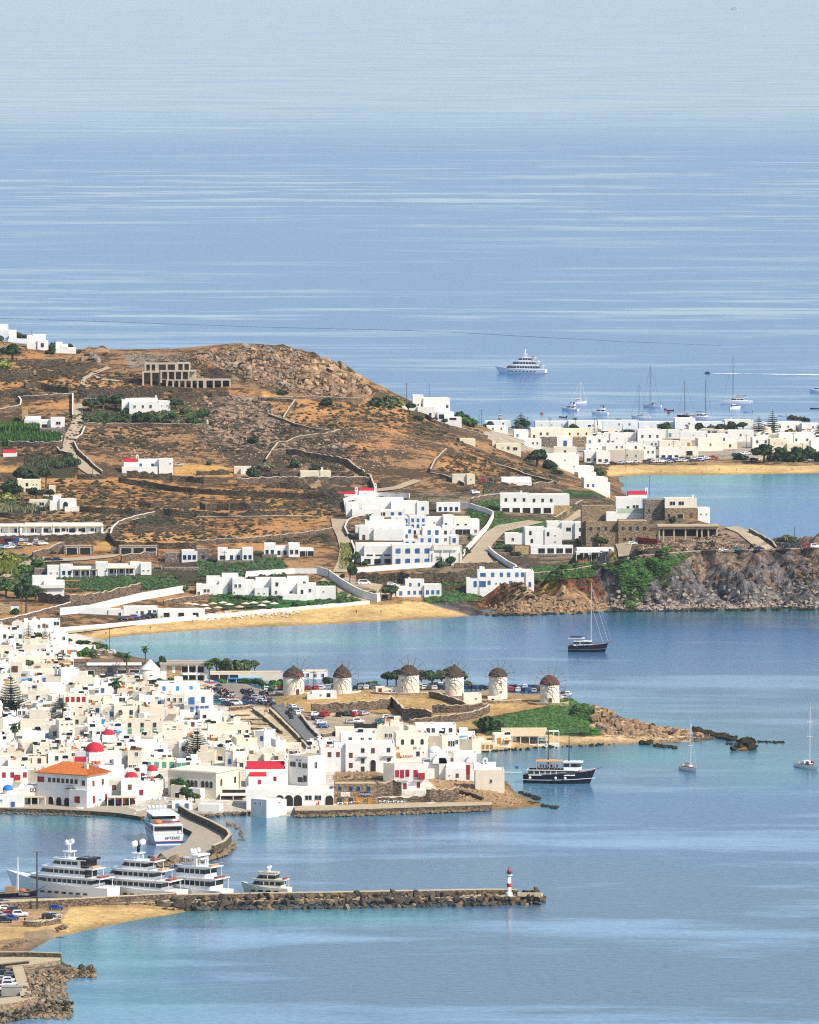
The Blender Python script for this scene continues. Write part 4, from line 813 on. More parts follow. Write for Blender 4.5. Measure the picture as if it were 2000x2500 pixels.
# ---- conical mill without sails
tb=ground(367,1664);km=proj(*tb)[2];R=24/km
cm=empty('conical_mill',tb);tag(cm,'round white mill tower with a white cone roof and no sails','windmill')
MB().lathe([(R*1.0,-2),(R,0),(R*.99,31/km)],24).build('tower',WALLS['c'],cm,True)
MB().lathe([(R*1.04,31/km),(R*.96,33/km),(.05,55/km)],24).build('cone_roof',WALLS['w'],cm)
o=link('window',win_mesh('s',.8,.6)[0],cm);o.location=(.15*R,-R*.99,15/km);MB().box(-.4,.4,-.05,.05,0,.6).build('pane',PANE,o)
# ---- stone hotel strips by the bay
st=House(262,1652,2,'stone_hotel','long low stone hotel wing with white fascia behind the conical mill','hotel',tone='g')
st.block(180,345,1618,None,0,10,'g','1V.3@.18-.3*.9 1U.5@.48-.6 1V.4@.63-.8*1.0 1V.4@.82-.98*1.0',.3,roofm=ROOFS['g'])
MB().box(st.X(212),st.X(346),-.5,0,(1652-1624)/st.k,(1652-1617)/st.k).build('fascia',WHITEP,st.e);MB().box(st.X(180),st.X(346),-.2,10,(1652-1617)/st.k+.02,(1652-1614.5)/st.k).build('roof_edge',TIMBER,st.e)
MB().box(st.X(278),st.X(346),-.9,-.3,.2,1.0).build('terrace_wall',WHITEP,st.e)
s2=House(450,1665,2,'balcony_hotel','two-storey stone and white hotel with deep shaded balconies by the palms','hotel',tone='w')
s2.block(392,505,1618,None,0,10,'w','',.3,roofm=ROOFS['g']);MB().box(s2.X(408),s2.X(442),-.15,0,.3,(1665-1626)/s2.k).build('stone_panel',WALLS['t'],s2.e)
MB().box(s2.X(421),s2.X(428),-.2,-.1,3.2,(1665-1624)/s2.k).build('white_panel',WHITEP,s2.e)
for u in(452,470,490):s2.winpx(u,1634,'V',2.2,2.0);s2.winpx(u,1655,'V',2.2,1.8)
MB().box(s2.X(446),s2.X(510),-1.4,0,(1665-1647)/s2.k,(1665-1642)/s2.k).build('balcony',WHITEP,s2.e)
for u in(460,481,503):
 x=s2.X(u);MB().box(x-.15,x+.15,-1.4,-1.1,-1,(1665-1622)/s2.k).build('column',WHITEP,s2.e)
MB().box(s2.X(390),s2.X(510),-1.5,10,(1665-1622)/s2.k,(1665-1618.5)/s2.k).build('roof_slab',ROOFS['g'],s2.e)
s3=H(512,690,1643,1662,8,2,'k','3V.4@.0-.4',name='pavilion',label='long low grey-roofed pavilion behind the scooter park',cat='building',roofm=ROOFS['t'])
s3.pergola(555,640,1657,-4,4,SKYP,WHITEP,5)
H(740,800,1640,1658,8,2,'w','3d.5',name='beach_bar',label='white flat-roofed bar between the first two windmills',cat='building',roofm=ROOFS['t'])
# ---- taverna with the cane roof, and others by the inlet
tv=House(1290,1818,2,'taverna','seaside taverna terrace under a wide cane roof on white posts','taverna')
tv.block(1250,1262,1796,None,2,4,'w','');MB().box(tv.X(1250),tv.X(1366),0,6,-1.5,.1).build('terrace',WALLS['c'],tv.e)
xa,xb,zf=tv.X(1226),tv.X(1338),(1818-1796)/tv.k;MB().add([(xa,-.5,zf),(xb,-.5,zf),(xb,9,zf+1.7),(xa,9,zf+1.7),(xa,-.5,zf-.2),(xb,-.5,zf-.2),(xb,9,zf+1.5),(xa,9,zf+1.5)],[(0,1,2,3),(7,6,5,4),(0,4,5,1),(1,5,6,2),(2,6,7,3),(3,7,4,0)]).build('cane_roof',CANE,tv.e)
for i in range(6):MB().box(xa+.3+i*(xb-xa-.8)/5,xa+.5+i*(xb-xa-.8)/5,-.3,-.1,0,zf-.1).build('post',WHITEP,tv.e)
tv.pergola(1338,1366,1786,0,4,WHITEP,WHITEP,3,0,.08)
tbm=MB().box(-.45,.45,-.4,.4,.7,.76).box(-.06,.06,-.06,.06,0,.7).mesh('taverna_table',SKYP)
for i in range(7):
 o=link('taverna_table',tbm);o.location=tv.p+Vector((tv.X(1255)+i*1.7,1.3+.5*(i%2),.1));tag(o,'sky-blue table on the taverna terrace','table','tables of the taverna')
MB().box(tv.X(1252),tv.X(1335),7.5,7.8,.1,1.4).build('back_rail',SKYP,tv.e)
tc=House(750,1797,3,'roof_terrace','cream rooftop terrace with a glass balustrade below the gravel car park','building',tone='c')
tc.block(820-0,924,1780,None,2,8,'c');MB().box(tc.X(866),tc.X(922),3,3.1,(1797-1781)/tc.k,(1797-1770)/tc.k).build('glass_rail',PANE,tc.e)
ptio=House(560,1953,2,'harbour_taverna','shaded harbourside taverna under a pale awning beside the arched building','taverna')
ptio.pergola(537,602,1941,-1,6,ROOFS['w'],WHITEP,3,-1,.3);ptio.block(560,602,1930,None,5,5,'w','1V.2')
MB().box(ptio.X(535),ptio.X(600),4.6,4.9,-.5,2.6).build('back_wall',SHADEIN,ptio.e)  # near-black paint puts the shade under the awning into this wall
kio=H(420,470,1959,1976,5,3,'w','2B.2@.05-.95*.95',name='kiosk',label='small white quayside kiosk with two blue doors',cat='kiosk')
kb=House(506,1980,-12,'quay_block','plain white block house on the rocks beside the jetty root','house');kb.block(484,536,1964,None,0,5,'w','',.15)
bc=House(85,1968,2,'quay_cafe','quayside café with a tan awning beside the blue-domed chapel','café');bc.block(58,112,1917,None,3,5,'w','1V.15@.0-.9*1.1');xa,za=bc.X(81),(1968-1928)/bc.k-3*bc.tan;fs_=MB().box(xa-.8,xa+.8,2.86,2.98,za-.55,za+.55).build('framed_sign',BROWNP,bc.e);MB().box(xa-.62,xa+.62,2.8,2.87,za-.38,za+.38).build('board',WHITEP,fs_);MB().box(xa-.35,xa+.25,2.76,2.81,za-.2,za+.2).build('emblem',NAVY,fs_);bc.pergola(58,112,1946,-1,4,CANE,WHITEP,4,0)
sp=House(297,1968,3,'souvenir_stall','souvenir stalls hung with dark and bright cloth under a pale awning','stall');sp.block(262,332,1946,None,2,4,'w','4V.1*.7');sp.pergola(262,335,1947,-1,3,CANE,WHITEP,5,0)
for i,mcol in enumerate((NAVY,BLUE,RED,NAVY,OCHRE,BROWNP,NAVY,RED)):
 x=sp.X(275+i*7);MB().box(x-.35,x+.35,.5,.62,.6,2.3).build('hanging_cloth',mcol,sp.e)
H(978,1010,1806,1822,6,-5,'c','',label='cream lean-to wedged between two ivory houses by the domed church',cat='house',group=G_TOWN,name='house')
bh=House(485,1740,2,'blue_shuttered_house','tall white house with deep blue shutters and a railed balcony beside the scooters','house')
bh.block(450,521,1690,None,0,9,'w','')
for u,y,c,w,h in((470,1711,'b',1.3,2.3),(496,1708,'b',1.0,1.8),(469,1732,'b',.9,1.3),(483,1730,'b',.9,1.4),(494,1731,'b',1.1,1.8),(505,1730,'b',1.1,1.8)):bh.winpx(u,y,c,w,h)
bh.balcony(453,487,1720,1.0,BLUE)
# ------------------------------------------------------------------ the houses packed in between (each its own house)
TRACED=[(t[0],t[1],t[2],t[3])for t in TOWN]+[(89,262,1860,1971),(394,589,1874,1951),(589,704,1845,1921),(602,815,1925,1968),(616,720,1950,1995),(700,796,1840,1920),(828,964,1812,1884),(936,1037,1860,1930),(816,922,1911,1968),(1018,1235,1818,1931),(200,300,1808,1884),(248,286,1778,1812),(298,346,1882,1915),(350,394,1865,1912),(-10,60,1912,1975),(340,395,1608,1665),(178,346,1612,1652),(390,512,1616,1666),(450,522,1690,1740),(1226,1368,1780,1820),(535,604,1925,1956),(58,112,1935,1968),(262,335,1943,1968),(820,924,1776,1797)]
def area_hit(r,yb):
 for(a,b,c,d)in TRACED:
  if d<yb+3:
   w=min(r[1],b)-max(r[0],a);h=min(r[3],d)-max(r[2],c)
   if w>0 and h>0 and w*h>.045*(b-a)*(d-c):return True
 return False
FOOT=[]
for h in ALL_BUILDINGS:FOOT.append((h.p.x,h.p.y+3.5,max(h.w,5)*.5))
def infill(poly,ys,du,group,hr,tones,kscale=1.0,winp=.9,tmax=400,hitcheck=True):
 n=0
 rnd=random.Random(41+len(ALL_BUILDINGS))
 for y in ys:
  u=poly_min(poly)-rnd.uniform(0,du)
  while u<poly_max(poly):
   u+=du*rnd.uniform(.7,1.3)
   yy=y+rnd.uniform(-4,4)
   if not in_poly(np.array([u]),np.array([yy]),poly)[0]:continue
   p=ground(u,yy);k=proj(*p)[2]
   if p.z<.3:continue
   w=rnd.uniform(5,10)*kscale;hh=rnd.choice(hr)*rnd.uniform(.9,1.1);d=rnd.uniform(5.5,8.5)
   r=(u-w*k/2,u+w*k/2,yy-hh*k,yy)
   if hitcheck and area_hit(r,yy):continue
   if any((p.x-x)**2+(p.y+d/2-q)**2<(rr*.9+w*.42)**2 for x,q,rr in FOOT):continue
   FOOT.append((p.x,p.y+d/2,w*.5))
   win=''
   if rnd.random()<winp:
    c=rnd.choice('ddddeeebbunsr' if group==G_TOWN else 'dddeeeesn')
    win='%d%s%.2f'%(rnd.choice((1,2,2,3)if w>6 else(1,1,2)),c,rnd.uniform(.62,.72)if hh>5 else rnd.uniform(.45,.58))
    if hh>5:win+=' %d%s.27@%.1f-%.1f'%(rnd.choice((1,2)),rnd.choice('desnBD'),rnd.choice((.05,.3)),.95)
   h=House(u,yy,rnd.choice((-14,-6,0,3,6,10,16,-22)),group=group)
   tone=rnd.choice(tones);x0=-w/2
   h.tone=tone
   h.blockm(x0,x0+w,0,d,-4,hh,tone,win,rnd.choice((.2,.35,.5)))
   if rnd.random()<.4:
    cx=rnd.uniform(-w*.35,w*.35);MB().box(cx-.3,cx+.3,d*.5,d*.5+.6,hh-.6,hh+rnd.uniform(.6,1.3)).build('chimney',WALLS['w'],h.e)
   if rnd.random()<.35:
    w2=rnd.uniform(2,w*.5);a=rnd.choice((x0+.3,x0+w-w2-.3));h.blockm(a,a+w2,d*.35,d-.4,hh-.5,hh+rnd.uniform(1,2.4),tone,'1s.5' if rnd.random()<.5 else '',.15,True,'upper_room')
   clutter(h,d,rnd)
   n+=1
   if n>=tmax:return n
 return n
def poly_min(p):return min(a for a,b in p)
def poly_max(p):return max(a for a,b in p)
n1_=infill([(-60,1552),(60,1552),(170,1610),(250,1690),(330,1668),(390,1680),(440,1735),(530,1765),(620,1815),(700,1850),(720,1835),(830,1850),(830,1880),(700,1915),(600,1860),(590,1882),(520,1882),(395,1868),(395,1930),(300,1900),(240,1890),(215,1868),(90,1880),(-60,1880)],list(range(1560,1950,9)),52,G_TOWN,(3.2,3.6,4.2,5.6,6.2),'wwwcccckk',1.0)
infill([(-60,1552),(60,1552),(170,1610),(250,1690),(330,1668),(390,1680),(440,1735),(530,1765),(620,1815),(700,1850),(830,1850),(830,1880),(700,1915),(600,1860),(520,1882),(395,1868),(395,1930),(300,1900),(215,1868),(90,1880),(-60,1880)],list(range(1563,1940,8)),36,G_TOWN,(2.6,3.0,3.4,4.4),'wwwwcck',.68)
infill([(905,1785),(1000,1800),(1050,1812),(1140,1812),(1140,1845),(1060,1845),(940,1840),(905,1820)],list(range(1790,1846,9)),42,G_TOWN,(3.4,4.5),'wwccy')
# ------------------------------------------------------------------ villas, hotels and farmhouses on the hill and along the first beach
def V(label,u,y,yaw,tone,blocks,name='villa',cat='villa',group=None):
 """blocks: (u0, u1, ytop, setback, depth, openings[, tone[, bottom]])"""
 h=House(u,y,yaw,name,label,cat,group,tone)
 for b in blocks:
  h.block(b[0],b[1],b[2],b[7]if len(b)>7 else None,b[3],b[4],b[6]if len(b)>6 and b[6]else tone,b[5],.25,below=9)
 return h
V('white ridge house at the left edge above the terraces',10,828,2,'w',[(-20,22,806,0,8,'1d.4@.2-.4'),(-10,20,792,4,6,'')],'house','house')
V('long low white garden house on the ridge beside dark bushes',50,838,2,'w',[(20,66,828,0,6,''),(22,40,806,5,5,'')],'house','house')
V('white cubic ridge house with one blue window',92,853,3,'w',[(92,118,832,0,6,'1u.5*1.3@.2-.7'),(66,94,820,4,7,''),(80,112,818,6,7,''),(68,88,840,-2,3,'')],'house','house')
V('white ridge house with a glazed veranda, last before the rocks',150,862,2,'w',[(130,186,850,0,6,''),(136,152,836,3,6,''),(150,166,842,2.5,6,'1W.4*.8')],'house','house')
V('tan stone hut with a dark doorway under the ridge houses',6,858,0,'t',[(-8,14,843,0,5,'1V.2@.3-.8*.7')],'hut','hut')
sk=House(415,946,3,'concrete_shell','unfinished three-level concrete building shell high on the hill','building',tone='n')
def frame(u0,u1,yt,yb,set_,depth,n,slab=.5):
 x0,x1=sk.X(u0),sk.X(u1);z1=(sk.y-yt)/sk.k-set_*sk.tan;z0=(sk.y-yb)/sk.k-set_*sk.tan
 MB().box(x0,x1,set_,set_+depth,z1-slab,z1).build('floor_slab',WALLS['n'],sk.e)
 MB().box(x0+.3,x1-.3,set_+depth-.4,set_+depth-.1,z0,z1-slab).build('back_wall',WALLS['n'],sk.e)
 for i in range(n+1):
  x=x0+(x1-x0-.8)*i/n;MB().box(x,x+.8,set_,set_+.6,z0-1.5,z1-slab).build('column',WALLS['n'],sk.e)
  if i%2==0:MB().box(x+.1,x+.5,set_+.6,set_+depth-.4,z0-.5,z1-slab).build('cross_wall',WALLS['n'],sk.e)
frame(348,392,907,936,2,8,2);frame(392,480,905,927,1,8,5);frame(406,500,927,948,0,8,6);frame(354,384,887,905,5,7,2);frame(384,432,887,905,5,7,2);frame(432,466,886,904,5,7,2);frame(480,564,927,950,.5,8,4)
V('white farmhouse with a bell-shaped chimney above a dark olive hedge',350,1008,6,'w',[(316,390,982,0,8,'1d.6@.1-.25 1d.6@.4-.5 1e.6@.65-.75'),(388,416,980,1,7,'2s.6'),(299,330,974,4,7,''),(320,388,973,6,6,'')]).chimney(382,966,3)
V('white house with a flat stone terrace beside the reed bed',110,1046,2,'w',[(60,96,1024,0,7,'1b.4@.2-.45'),(96,125,1026,.8,7,'1V.3@.1-.8*.8'),(124,158,1020,-.6,7,'1w.5@.3-.8'),(62,100,1017,4,5,''),(54,68,1001,6,3,'','t')])
V('grey stone cottage with two white-framed windows beside the dirt road',142,1060,4,'g',[(98,160,1046,0,6,'1W.4@.05-.3*.7 2s.6@.45-.75')],'cottage','cottage')
cp=V('white farm chapel with one short red barrel roof and a walled yard',360,1157,3,'w',[(298,386,1139,0,6,''),(303,338,1128,2,6,''),(338,420,1122,3,6,'1b.6@.0-.15 1e.6@.35-.5'),(388,423,1121,-.5,6,'1s.7@.7-.9')],'chapel','chapel')
cp.vault(303,337,1120,1128,2.2,5.5,REDROOF,name='red_vault');cp.bellgable(336,1109,1122,4)
rc=V('small chapel with a red pitched roof at the left edge by the poles',24,1115,5,'w',[(8,42,1106,0,5,'')],'chapel','chapel');rc.vault(8,40,1098,1106,0,5,REDROOF,name='red_vault')
V('cream stepped villa among tall dark trees at the left edge',72,1200,3,'y',[(44,100,1172,1,7,'1e.6@.3-.5 2s.6@.6-.9'),(24,50,1180,3,6,''),(58,82,1190,-2,4,'1V.4*.8'),(42,54,1168,6,3,'')])
V('cream villa wing with a small open porch above the reeds',128,1210,3,'y',[(120,136,1186,0,5,''),(106,150,1208,-1,5,'')])
V('low cream house with one dark window in the reeds',95,1240,2,'y',[(72,118,1221,0,6,'1w.5@.5-.8')],'house','house')
V('white house with a large arched opening above the parked cars',165,1246,4,'w',[(146,187,1219,0,7,'1a.5@.2-.5*1.1'),(130,150,1212,3,6,''),(122,150,1222,1,6,''),(158,194,1238,-2.5,2.5,'')])
lh=V('long terraced row of white holiday apartments with grass roofs and blue doors',128,1305,2,'w',[(-20,60,1281,1.5,7,'2u.4'),(60,250,1279,1.5,7,'7u.35*1.3 6W.35*.7'),(-20,255,1302,-2.5,4,'')],'apartment_row','apartments')
lh.pergola(-20,252,1285,-.6,2.4,CANE,WHITEP,14,0)
for u in(52,104,131,250):
 x=lh.X(u);mb=MB();mb.add([(x-.35,-3.4,0),(x+.35,-3.4,0),(x+.35,1.5,0),(x-.35,1.5,0),(x-.35,-3.4,.6),(x+.35,-3.4,.6),(x+.35,1.5,4.2),(x-.35,1.5,4.2)],[(0,3,2,1),(4,5,6,7),(0,1,5,4),(1,2,6,5),(2,3,7,6),(3,0,4,7)]);mb.build('sloping_wall',WALLS['w'],lh.e)
for u in(158,192,224):
 x=lh.X(u);MB().box(x-1.2,x+1.2,-2.4,-2.0,0,1.4).build('garden_wall',WHITEP,lh.e)
for u0,u1,yt,yb,lab in((156,228,1333,1353,'earth-roofed double stone garage above the dirt lane'),(290,387,1333,1356,'earth-roofed triple stone garage beside the dirt lane')):
 g=House((u0+u1)/2,yb,2,'garage',lab,'garage',None,'g');g.block(u0,u1,yt,None,0,7,'g','%dV.3*1.35'%(2 if u1<250 else 3),.3,roofm=ROOFS['t'])
 g.blockm(g.X(u0)-3,g.X(u0),2,6,-3,3.0,'g')
V('white and stone villa with three tall dark doors',452,1373,2,'w',[(404,444,1349,1,7,'','g'),(444,482,1345,0,8,'3u.45*1.2'),(480,510,1340,.6,8,'1u.4@.4-.7','g')])
V('white villa with a slatted porch between two cubic wings',576,1373,2,'w',[(532,556,1339,0,8,'1W.35*.7'),(556,592,1344,2,7,'2u.4*1.2'),(592,618,1339,-.3,8,'2u.38*1.1'),(530,620,1368,-1.5,2,'','g')])
V('white villa of two cubes with a dark open wing beside the road bend',690,1360,2,'w',[(645,673,1328,0,8,'2u.4*1.1'),(673,705,1335,2,7,'2u.4*1.2'),(705,732,1328,-.3,8,'2e.4*1.2'),(732,766,1340,1,7,'2V.3'),(640,676,1354,-2,2,'','g')])
V('long white bungalow with many dark doors and a cane awning',180,1410,3,'w',[(116,150,1382,0,7,'2s.4'),(148,178,1380,-.5,8,'2u.4*1.1'),(178,240,1385,1,7,'4e.4*1.2'),(84,130,1388,2,6,'1e.4','g')]).pergola(176,240,1390,-1.5,2.4,CANE,WHITEP,4)
V('white bungalow with a cane porch and white end cube',300,1405,3,'w',[(234,264,1374,-.5,8,''),(264,330,1379,1,7,'5e.4*1.2'),(318,345,1374,3,7,''),(344,370,1376,1,7,'2s.4')]).pergola(262,330,1387,-1.5,2.4,CANE,WHITEP,4)
V('dark stone outbuilding with a cane roof below the villas',430,1392,2,'g',[(370,400,1383,2,5,'1V.3'),(400,490,1386,1,5,'')],'outbuilding','outbuilding')
tw=V('two-storey white villa with curved balconies and orange shades',120,1458,4,'w',[(94,158,1430,0,7,'1d.4@.05-.15 1D.2@.3-.4 1u.4@.5-.6'),(80,138,1407,1.5,7,''),(107,158,1418,-.4,5,''),(80,158,1428,-1.4,3,'','w',1436)]);tw.pergola(156,196,1418,0,4,TERRA,TIMBER,3,2,.12);tw.pergola(156,192,1438,-.5,4,TERRA,TIMBER,3,0,.12)
V('small tan stone shed with a pale lean-to near the white walls',22,1498,5,'t',[(0,26,1476,0,6,''),(26,46,1480,.5,5,'','w')],'shed','shed')
V('rambling white beachfront villa of stacked cubes above a lawn',620,1458,2,'w',[(480,536,1427,2,8,'1d.3@.05-.15 2d.5@.3-.6'),(536,556,1418,4,7,''),(505,568,1408,8,7,''),(543,583,1401,11,6,'1s.6@.8-.95'),(568,600,1412,1,8,'1d.6@.15-.35 1d.6@.5-.65 1s.25@.1-.2'),(600,626,1418,2,8,'1s.3@.6-.8'),(622,656,1435,0,5,'1s.4@.2-.4 1s.4@.6-.8'),(625,664,1412,6,7,''),(663,702,1413,1,8,'1e.7@.2-.5 1d.25@.2-.4'),(702,754,1410,2,8,'1e.7@.7-.9 1d.2@.1-.25'),(726,772,1425,-1,6,'1A.4@.15-.35 1d.5@.6-.75'),(770,820,1433,1,5,'1s.5@.3-.5'),(690,750,1452,-4,4,'')]).chimney(603,1402,8,.9)
V('small white hotel with blue shutters beside the beach road',1024,1460,2,'w',[(968,990,1430,0,6,'1b.4'),(990,1036,1416,1,7,'2b.75*.8 3b.3*.9'),(1036,1078,1428,0,7,'3b.45')],'hotel','hotel').chimney(1000,1410,3)
V('white beach bar with a thatched parasol roof and a bushy tree',950,1462,0,'c',[(915,965,1450,0,5,'1V.2*.7')],'beach_bar','beach bar')
bl=V('white villa with a row of cobalt shutters and a tall stepped gable',1215,1432,2,'w',[(1166,1302,1393,0,8,'2b.75@.05-.15*.9 1b.75@.2-.35*1.1 1b.75@.38-.48 1b.75@.5-.62*1.1 2b.75@.66-.86*1.1 2B.15@.03-.15 1b.25@.18-.24 2s.2@.3-.45 1B.15@.55-.65 3s.2@.7-.95'),(1139,1172,1412,0,6,'1B.1@.5-.8'),(1172,1184,1384,3,3,''),(1284,1304,1396,-.6,4,'1B.3@.2-.8*.8')])
V('white hilltop terrace block with a row of turquoise pools and parasols',920,1264,4,'w',[(860,930,1243,0,6,''),(846,875,1226,3,4,'1s.5'),(872,990,1215,12,4,'5V.3*.6'),(922,990,1246,.5,8,'2e.5@.05-.3 2b.45*1.2@.4-.95'),(885,925,1236,2,4,'1s.5')],'hotel_wing','hotel')
V('white hotel block with four blue-shuttered windows and a wide dark lounge',925,1318,3,'w',[(877,990,1290,0,8,'2W.35@.3-.95*1.2'),(893,992,1271,3,7,'4b.5*1.2 1w.4@.0-.15'),(912,985,1292,-1.5,2,''),(877,900,1282,-.5,4,'1D.2'),(905,940,1262,6,6,'2b.5*1.2')],'hotel_wing','hotel')
V('tall white hotel block with a pale lean-to roof at the complex summit',1004,1256,3,'w',[(955,1022,1224,0,7,''),(1018,1047,1226,-.6,7,'1b.5@.4-.6')],'hotel_wing','hotel')
V('stepped white hotel block with rows of small blue balconies',1020,1304,4,'w',[(955,1005,1262,.4,8,'2b.78*1.2 2b.45*1.2 2v.12'),(1000,1042,1260,0,8,'3b.78*.9 3b.45*.9 2v.12'),(1040,1084,1264,2,8,'1s.7 2b.3')],'hotel_wing','hotel')
V('white hotel block with paired blue windows on two floors',1066,1330,4,'w',[(1032,1100,1288,0,8,'2b.72*1.25@.1-.65 1e.72@.75-.9 2b.25*1.25@.1-.65 1d.3@.75-.9'),(1100,1120,1308,-.5,7,'1b.5@.1-.8*1.2'),(1082,1100,1284,3,6,'1s.7')],'hotel_wing','hotel')
V('cream hotel wing with a tan cornice and shaded porch',1130,1306,4,'w',[(1084,1170,1283,0,7,'2W.3@.3-.75 1d.4@.85-.95'),(1084,1110,1258,3,6,'1u.5@.1-.4'),(1108,1150,1262,3,6,'2u.5','c'),(1148,1172,1268,3,6,'1s.5')],'hotel_wing','hotel')
V('lowest white hotel row with dark glazed verandas on two levels',928,1378,3,'w',[(882,962,1358,0,7,'3W.4*.8'),(890,960,1333,2,7,'3W.4*.8'),(870,990,1326,5,5,'')],'hotel_wing','hotel')
V('lower white hotel wing with eight blue-shuttered windows',1010,1382,3,'w',[(958,1060,1330,0,8,'4b.72*1.3 4b.24*1.3'),(1056,1126,1350,-.5,7,'2W.4*.8@.1-.8'),(1060,1126,1332,3,4,'')],'hotel_wing','hotel').pergola(1056,1128,1332,-1.5,3,CANE,WHITEP,4)
for u0,u1,yt,yb,w,lab in((868,905,1284,1300,'1b.5*1.1','small white hotel cube at the car court corner'),(975,1010,1288,1318,'2b.7 1b.3','narrow white hotel cube between the lounge and the stepped block'),(1020,1060,1308,1334,'2b.6','small white hotel cube in front of the stepped block'),(1085,1112,1292,1312,'1b.5','tiny white hotel cube beside the cream wing'),(985,1020,1318,1340,'2b.6','white hotel cube just above the lower shuttered wing'),(1040,1075,1334,1352,'1W.4*.6','white cube with a veranda by the lane end of the hotel')):
 H(u0,u1,yt,yb,6,4,'w',w,name='hotel_wing',label=lab,cat='hotel')
V('low white pavilion with blue glazed doors above the hotel',1096,1250,2,'w',[(1066,1124,1228,0,6,'4u.35*1.1')],'pavilion','pavilion')
th=V('long white guesthouse with six grey windows over a dark arcade',1300,1253,2,'w',[(1222,1294,1206,1.2,9,'3e.7'),(1294,1391,1208,1.2,9,'3e.7@.0-.65'),(1222,1352,1234,0,2,'1V.3@.05-.15 4V.3@.2-.98'),(1352,1392,1234,.8,8,'','t')],'guesthouse','guesthouse');th.chimney(1274,1199,5)
V('three-block white villa with arched windows over a long terrace',1320,1331,3,'w',[(1234,1284,1302,1,7,'1d.5@.3-.45'),(1282,1330,1288,0,8,'1A.7@.2-.35 1A.25@.2-.5'),(1330,1372,1292,-.5,8,'1A.7@.1-.3 1s.6@.5-.7 1s.2@.5-.7')])
V('white villa of two cubes with dark balconies behind the arched villa',1392,1318,4,'w',[(1338,1372,1274,3,8,'1s.6@.1-.2'),(1372,1406,1275,1,8,'1W.6*.6@.2-.8'),(1404,1436,1276,0,8,'1W.6*.6 1V.15*.7')])
V('long white terrace restaurant with five wide dark openings over stonework',1330,1356,2,'w',[(1296,1400,1333,0,6,'4W.5*.85@.15-1'),(1258,1300,1336,.6,5,'','t'),(1255,1402,1353,-1,5,'','g')],'restaurant','restaurant')
tvr=V('white taverna with scalloped parasols beside the stone mansion',1450,1366,2,'w',[(1410,1500,1338,4,5,'3V.3')],'taverna','taverna');tvr.pergola(1406,1500,1348,-1,4,WHITEP,WHITEP,6,-1)
V('large brown stone mansion of two storeys with small windows',1520,1328,3,'s',[(1510,1586,1272,0,10,'4e.68*1.15 4e.2*1.15@.1-.9'),(1432,1512,1272,3,10,'4e.66*1.1 3e.2*1.1'),(1424,1508,1234,8,6,'4e.55*1.1 3e.2'),(1482,1508,1250,3.2,4,'1U.4*.7','w'),(1462,1512,1300,1,3,''),(1586,1602,1300,.5,4,'')],'mansion','mansion')
wt=V('square white tower house with a pale glass balustrade on the stone mansion',1545,1273,3,'w',[(1506,1584,1250,0,7,''),(1505,1568,1214,3,6,'1b.45@.1-.3*1.2 1e.55@.4-.55 2e.6@.65-.9')],'tower_house','house')
GRAIL=simple('pale_green_glass',(.50,.60,.50),.2,.5,.05)
MB().box(wt.X(1506),wt.X(1586),-.1,0,(1273-1252)/wt.k,(1273-1241)/wt.k).build('glass_rail',GRAIL,wt.e)
V('white and stone villa with large pale windows at the headland edge',1660,1266,3,'w',[(1624,1702,1240,.5,8,'1e.3@.05-.2 1V.2@.35-.6*.8 1D.1@.75-.9','s'),(1624,1702,1217,.9,8,'2w.5@.1-.65*1.1','c',1240),(1576,1650,1220,5,7,'4e.4','g'),(1704,1734,1240,.5,6,'2s.4','w')]).chimney(1694,1209,4)
pg=House(1680,1316,2,'concrete_pavilion','long open concrete pavilion with a flat roof above the rubble','building',tone='n')
MB().box(pg.X(1606),pg.X(1754),0,7,(1316-1292)/pg.k,(1316-1285)/pg.k).build('roof_slab',WALLS['n'],pg.e);pg.block(1612,1752,1292,None,5.5,1,'n');MB().box(pg.X(1612),pg.X(1752),5.3,5.45,-1,4.2).build('rear_shade',SHADEIN,pg.e);MB().box(pg.X(1606),pg.X(1756),-1.2,7.2,(1316-1285)/pg.k,(1316-1282.5)/pg.k).build('roof_screed',ROOFS['t'],pg.e);MB().box(pg.X(1612),pg.X(1700),.2,.5,-2,1.2).build('low_wall',WALLS['s'],pg.e)  # near-black sheet at the rear paints the shade of the open interior
for u in(1610,1620,1646,1674,1702,1714,1730,1751):MB().box(pg.X(u)-.3,pg.X(u)+.3,.1,.7,-2,(1316-1292)/pg.k).build('column',WALLS['n'],pg.e)
rr_=V('small red vaulted chapel on the bay shore above the headland',1557,1216,4,'w',[(1534,1580,1208,0,5,'')],'chapel','chapel');rr_.vault(1534,1580,1199,1208,0,5,REDROOF,name='red_vault');rr_.bellgable(1579,1190,1206,1)
V('red-walled shed with a white annexe below the boulder wall',592,1158,4,'w',[(588,606,1144,0,4,''),(572,614,1139,1.5,4,'','k')],'shed','shed')
V('white farmhouse with three arched bays standing alone on the slope',770,1175,3,'y',[(734,782,1151,0,7,'1a.3@.05-.3*.8 2a.35@.35-.95'),(782,808,1150,-.3,7,'1s.5')],'farmhouse','farmhouse').chimney(787,1142,3)
for u0,u1,yt,yb,lab in((826,868,1201,1216,'tiny chapel with a low red vault, lower of the hotel pair'),(876,914,1192,1215,'tiny chapel with a red vault and a tall white gable, upper of the hotel pair')):
 c=V(lab,(u0+u1)/2,yb,3,'w',[(u0,u1,yt+6,0,5,'1s.5')],'chapel','chapel');c.vault(u0,u1,yt,yt+7,0,5,REDROOF,name='red_vault');c.block(u1,u1+6,yt-3,None,1,3,'w');c.bellgable(u1+3,yt-12,yt-2,2)
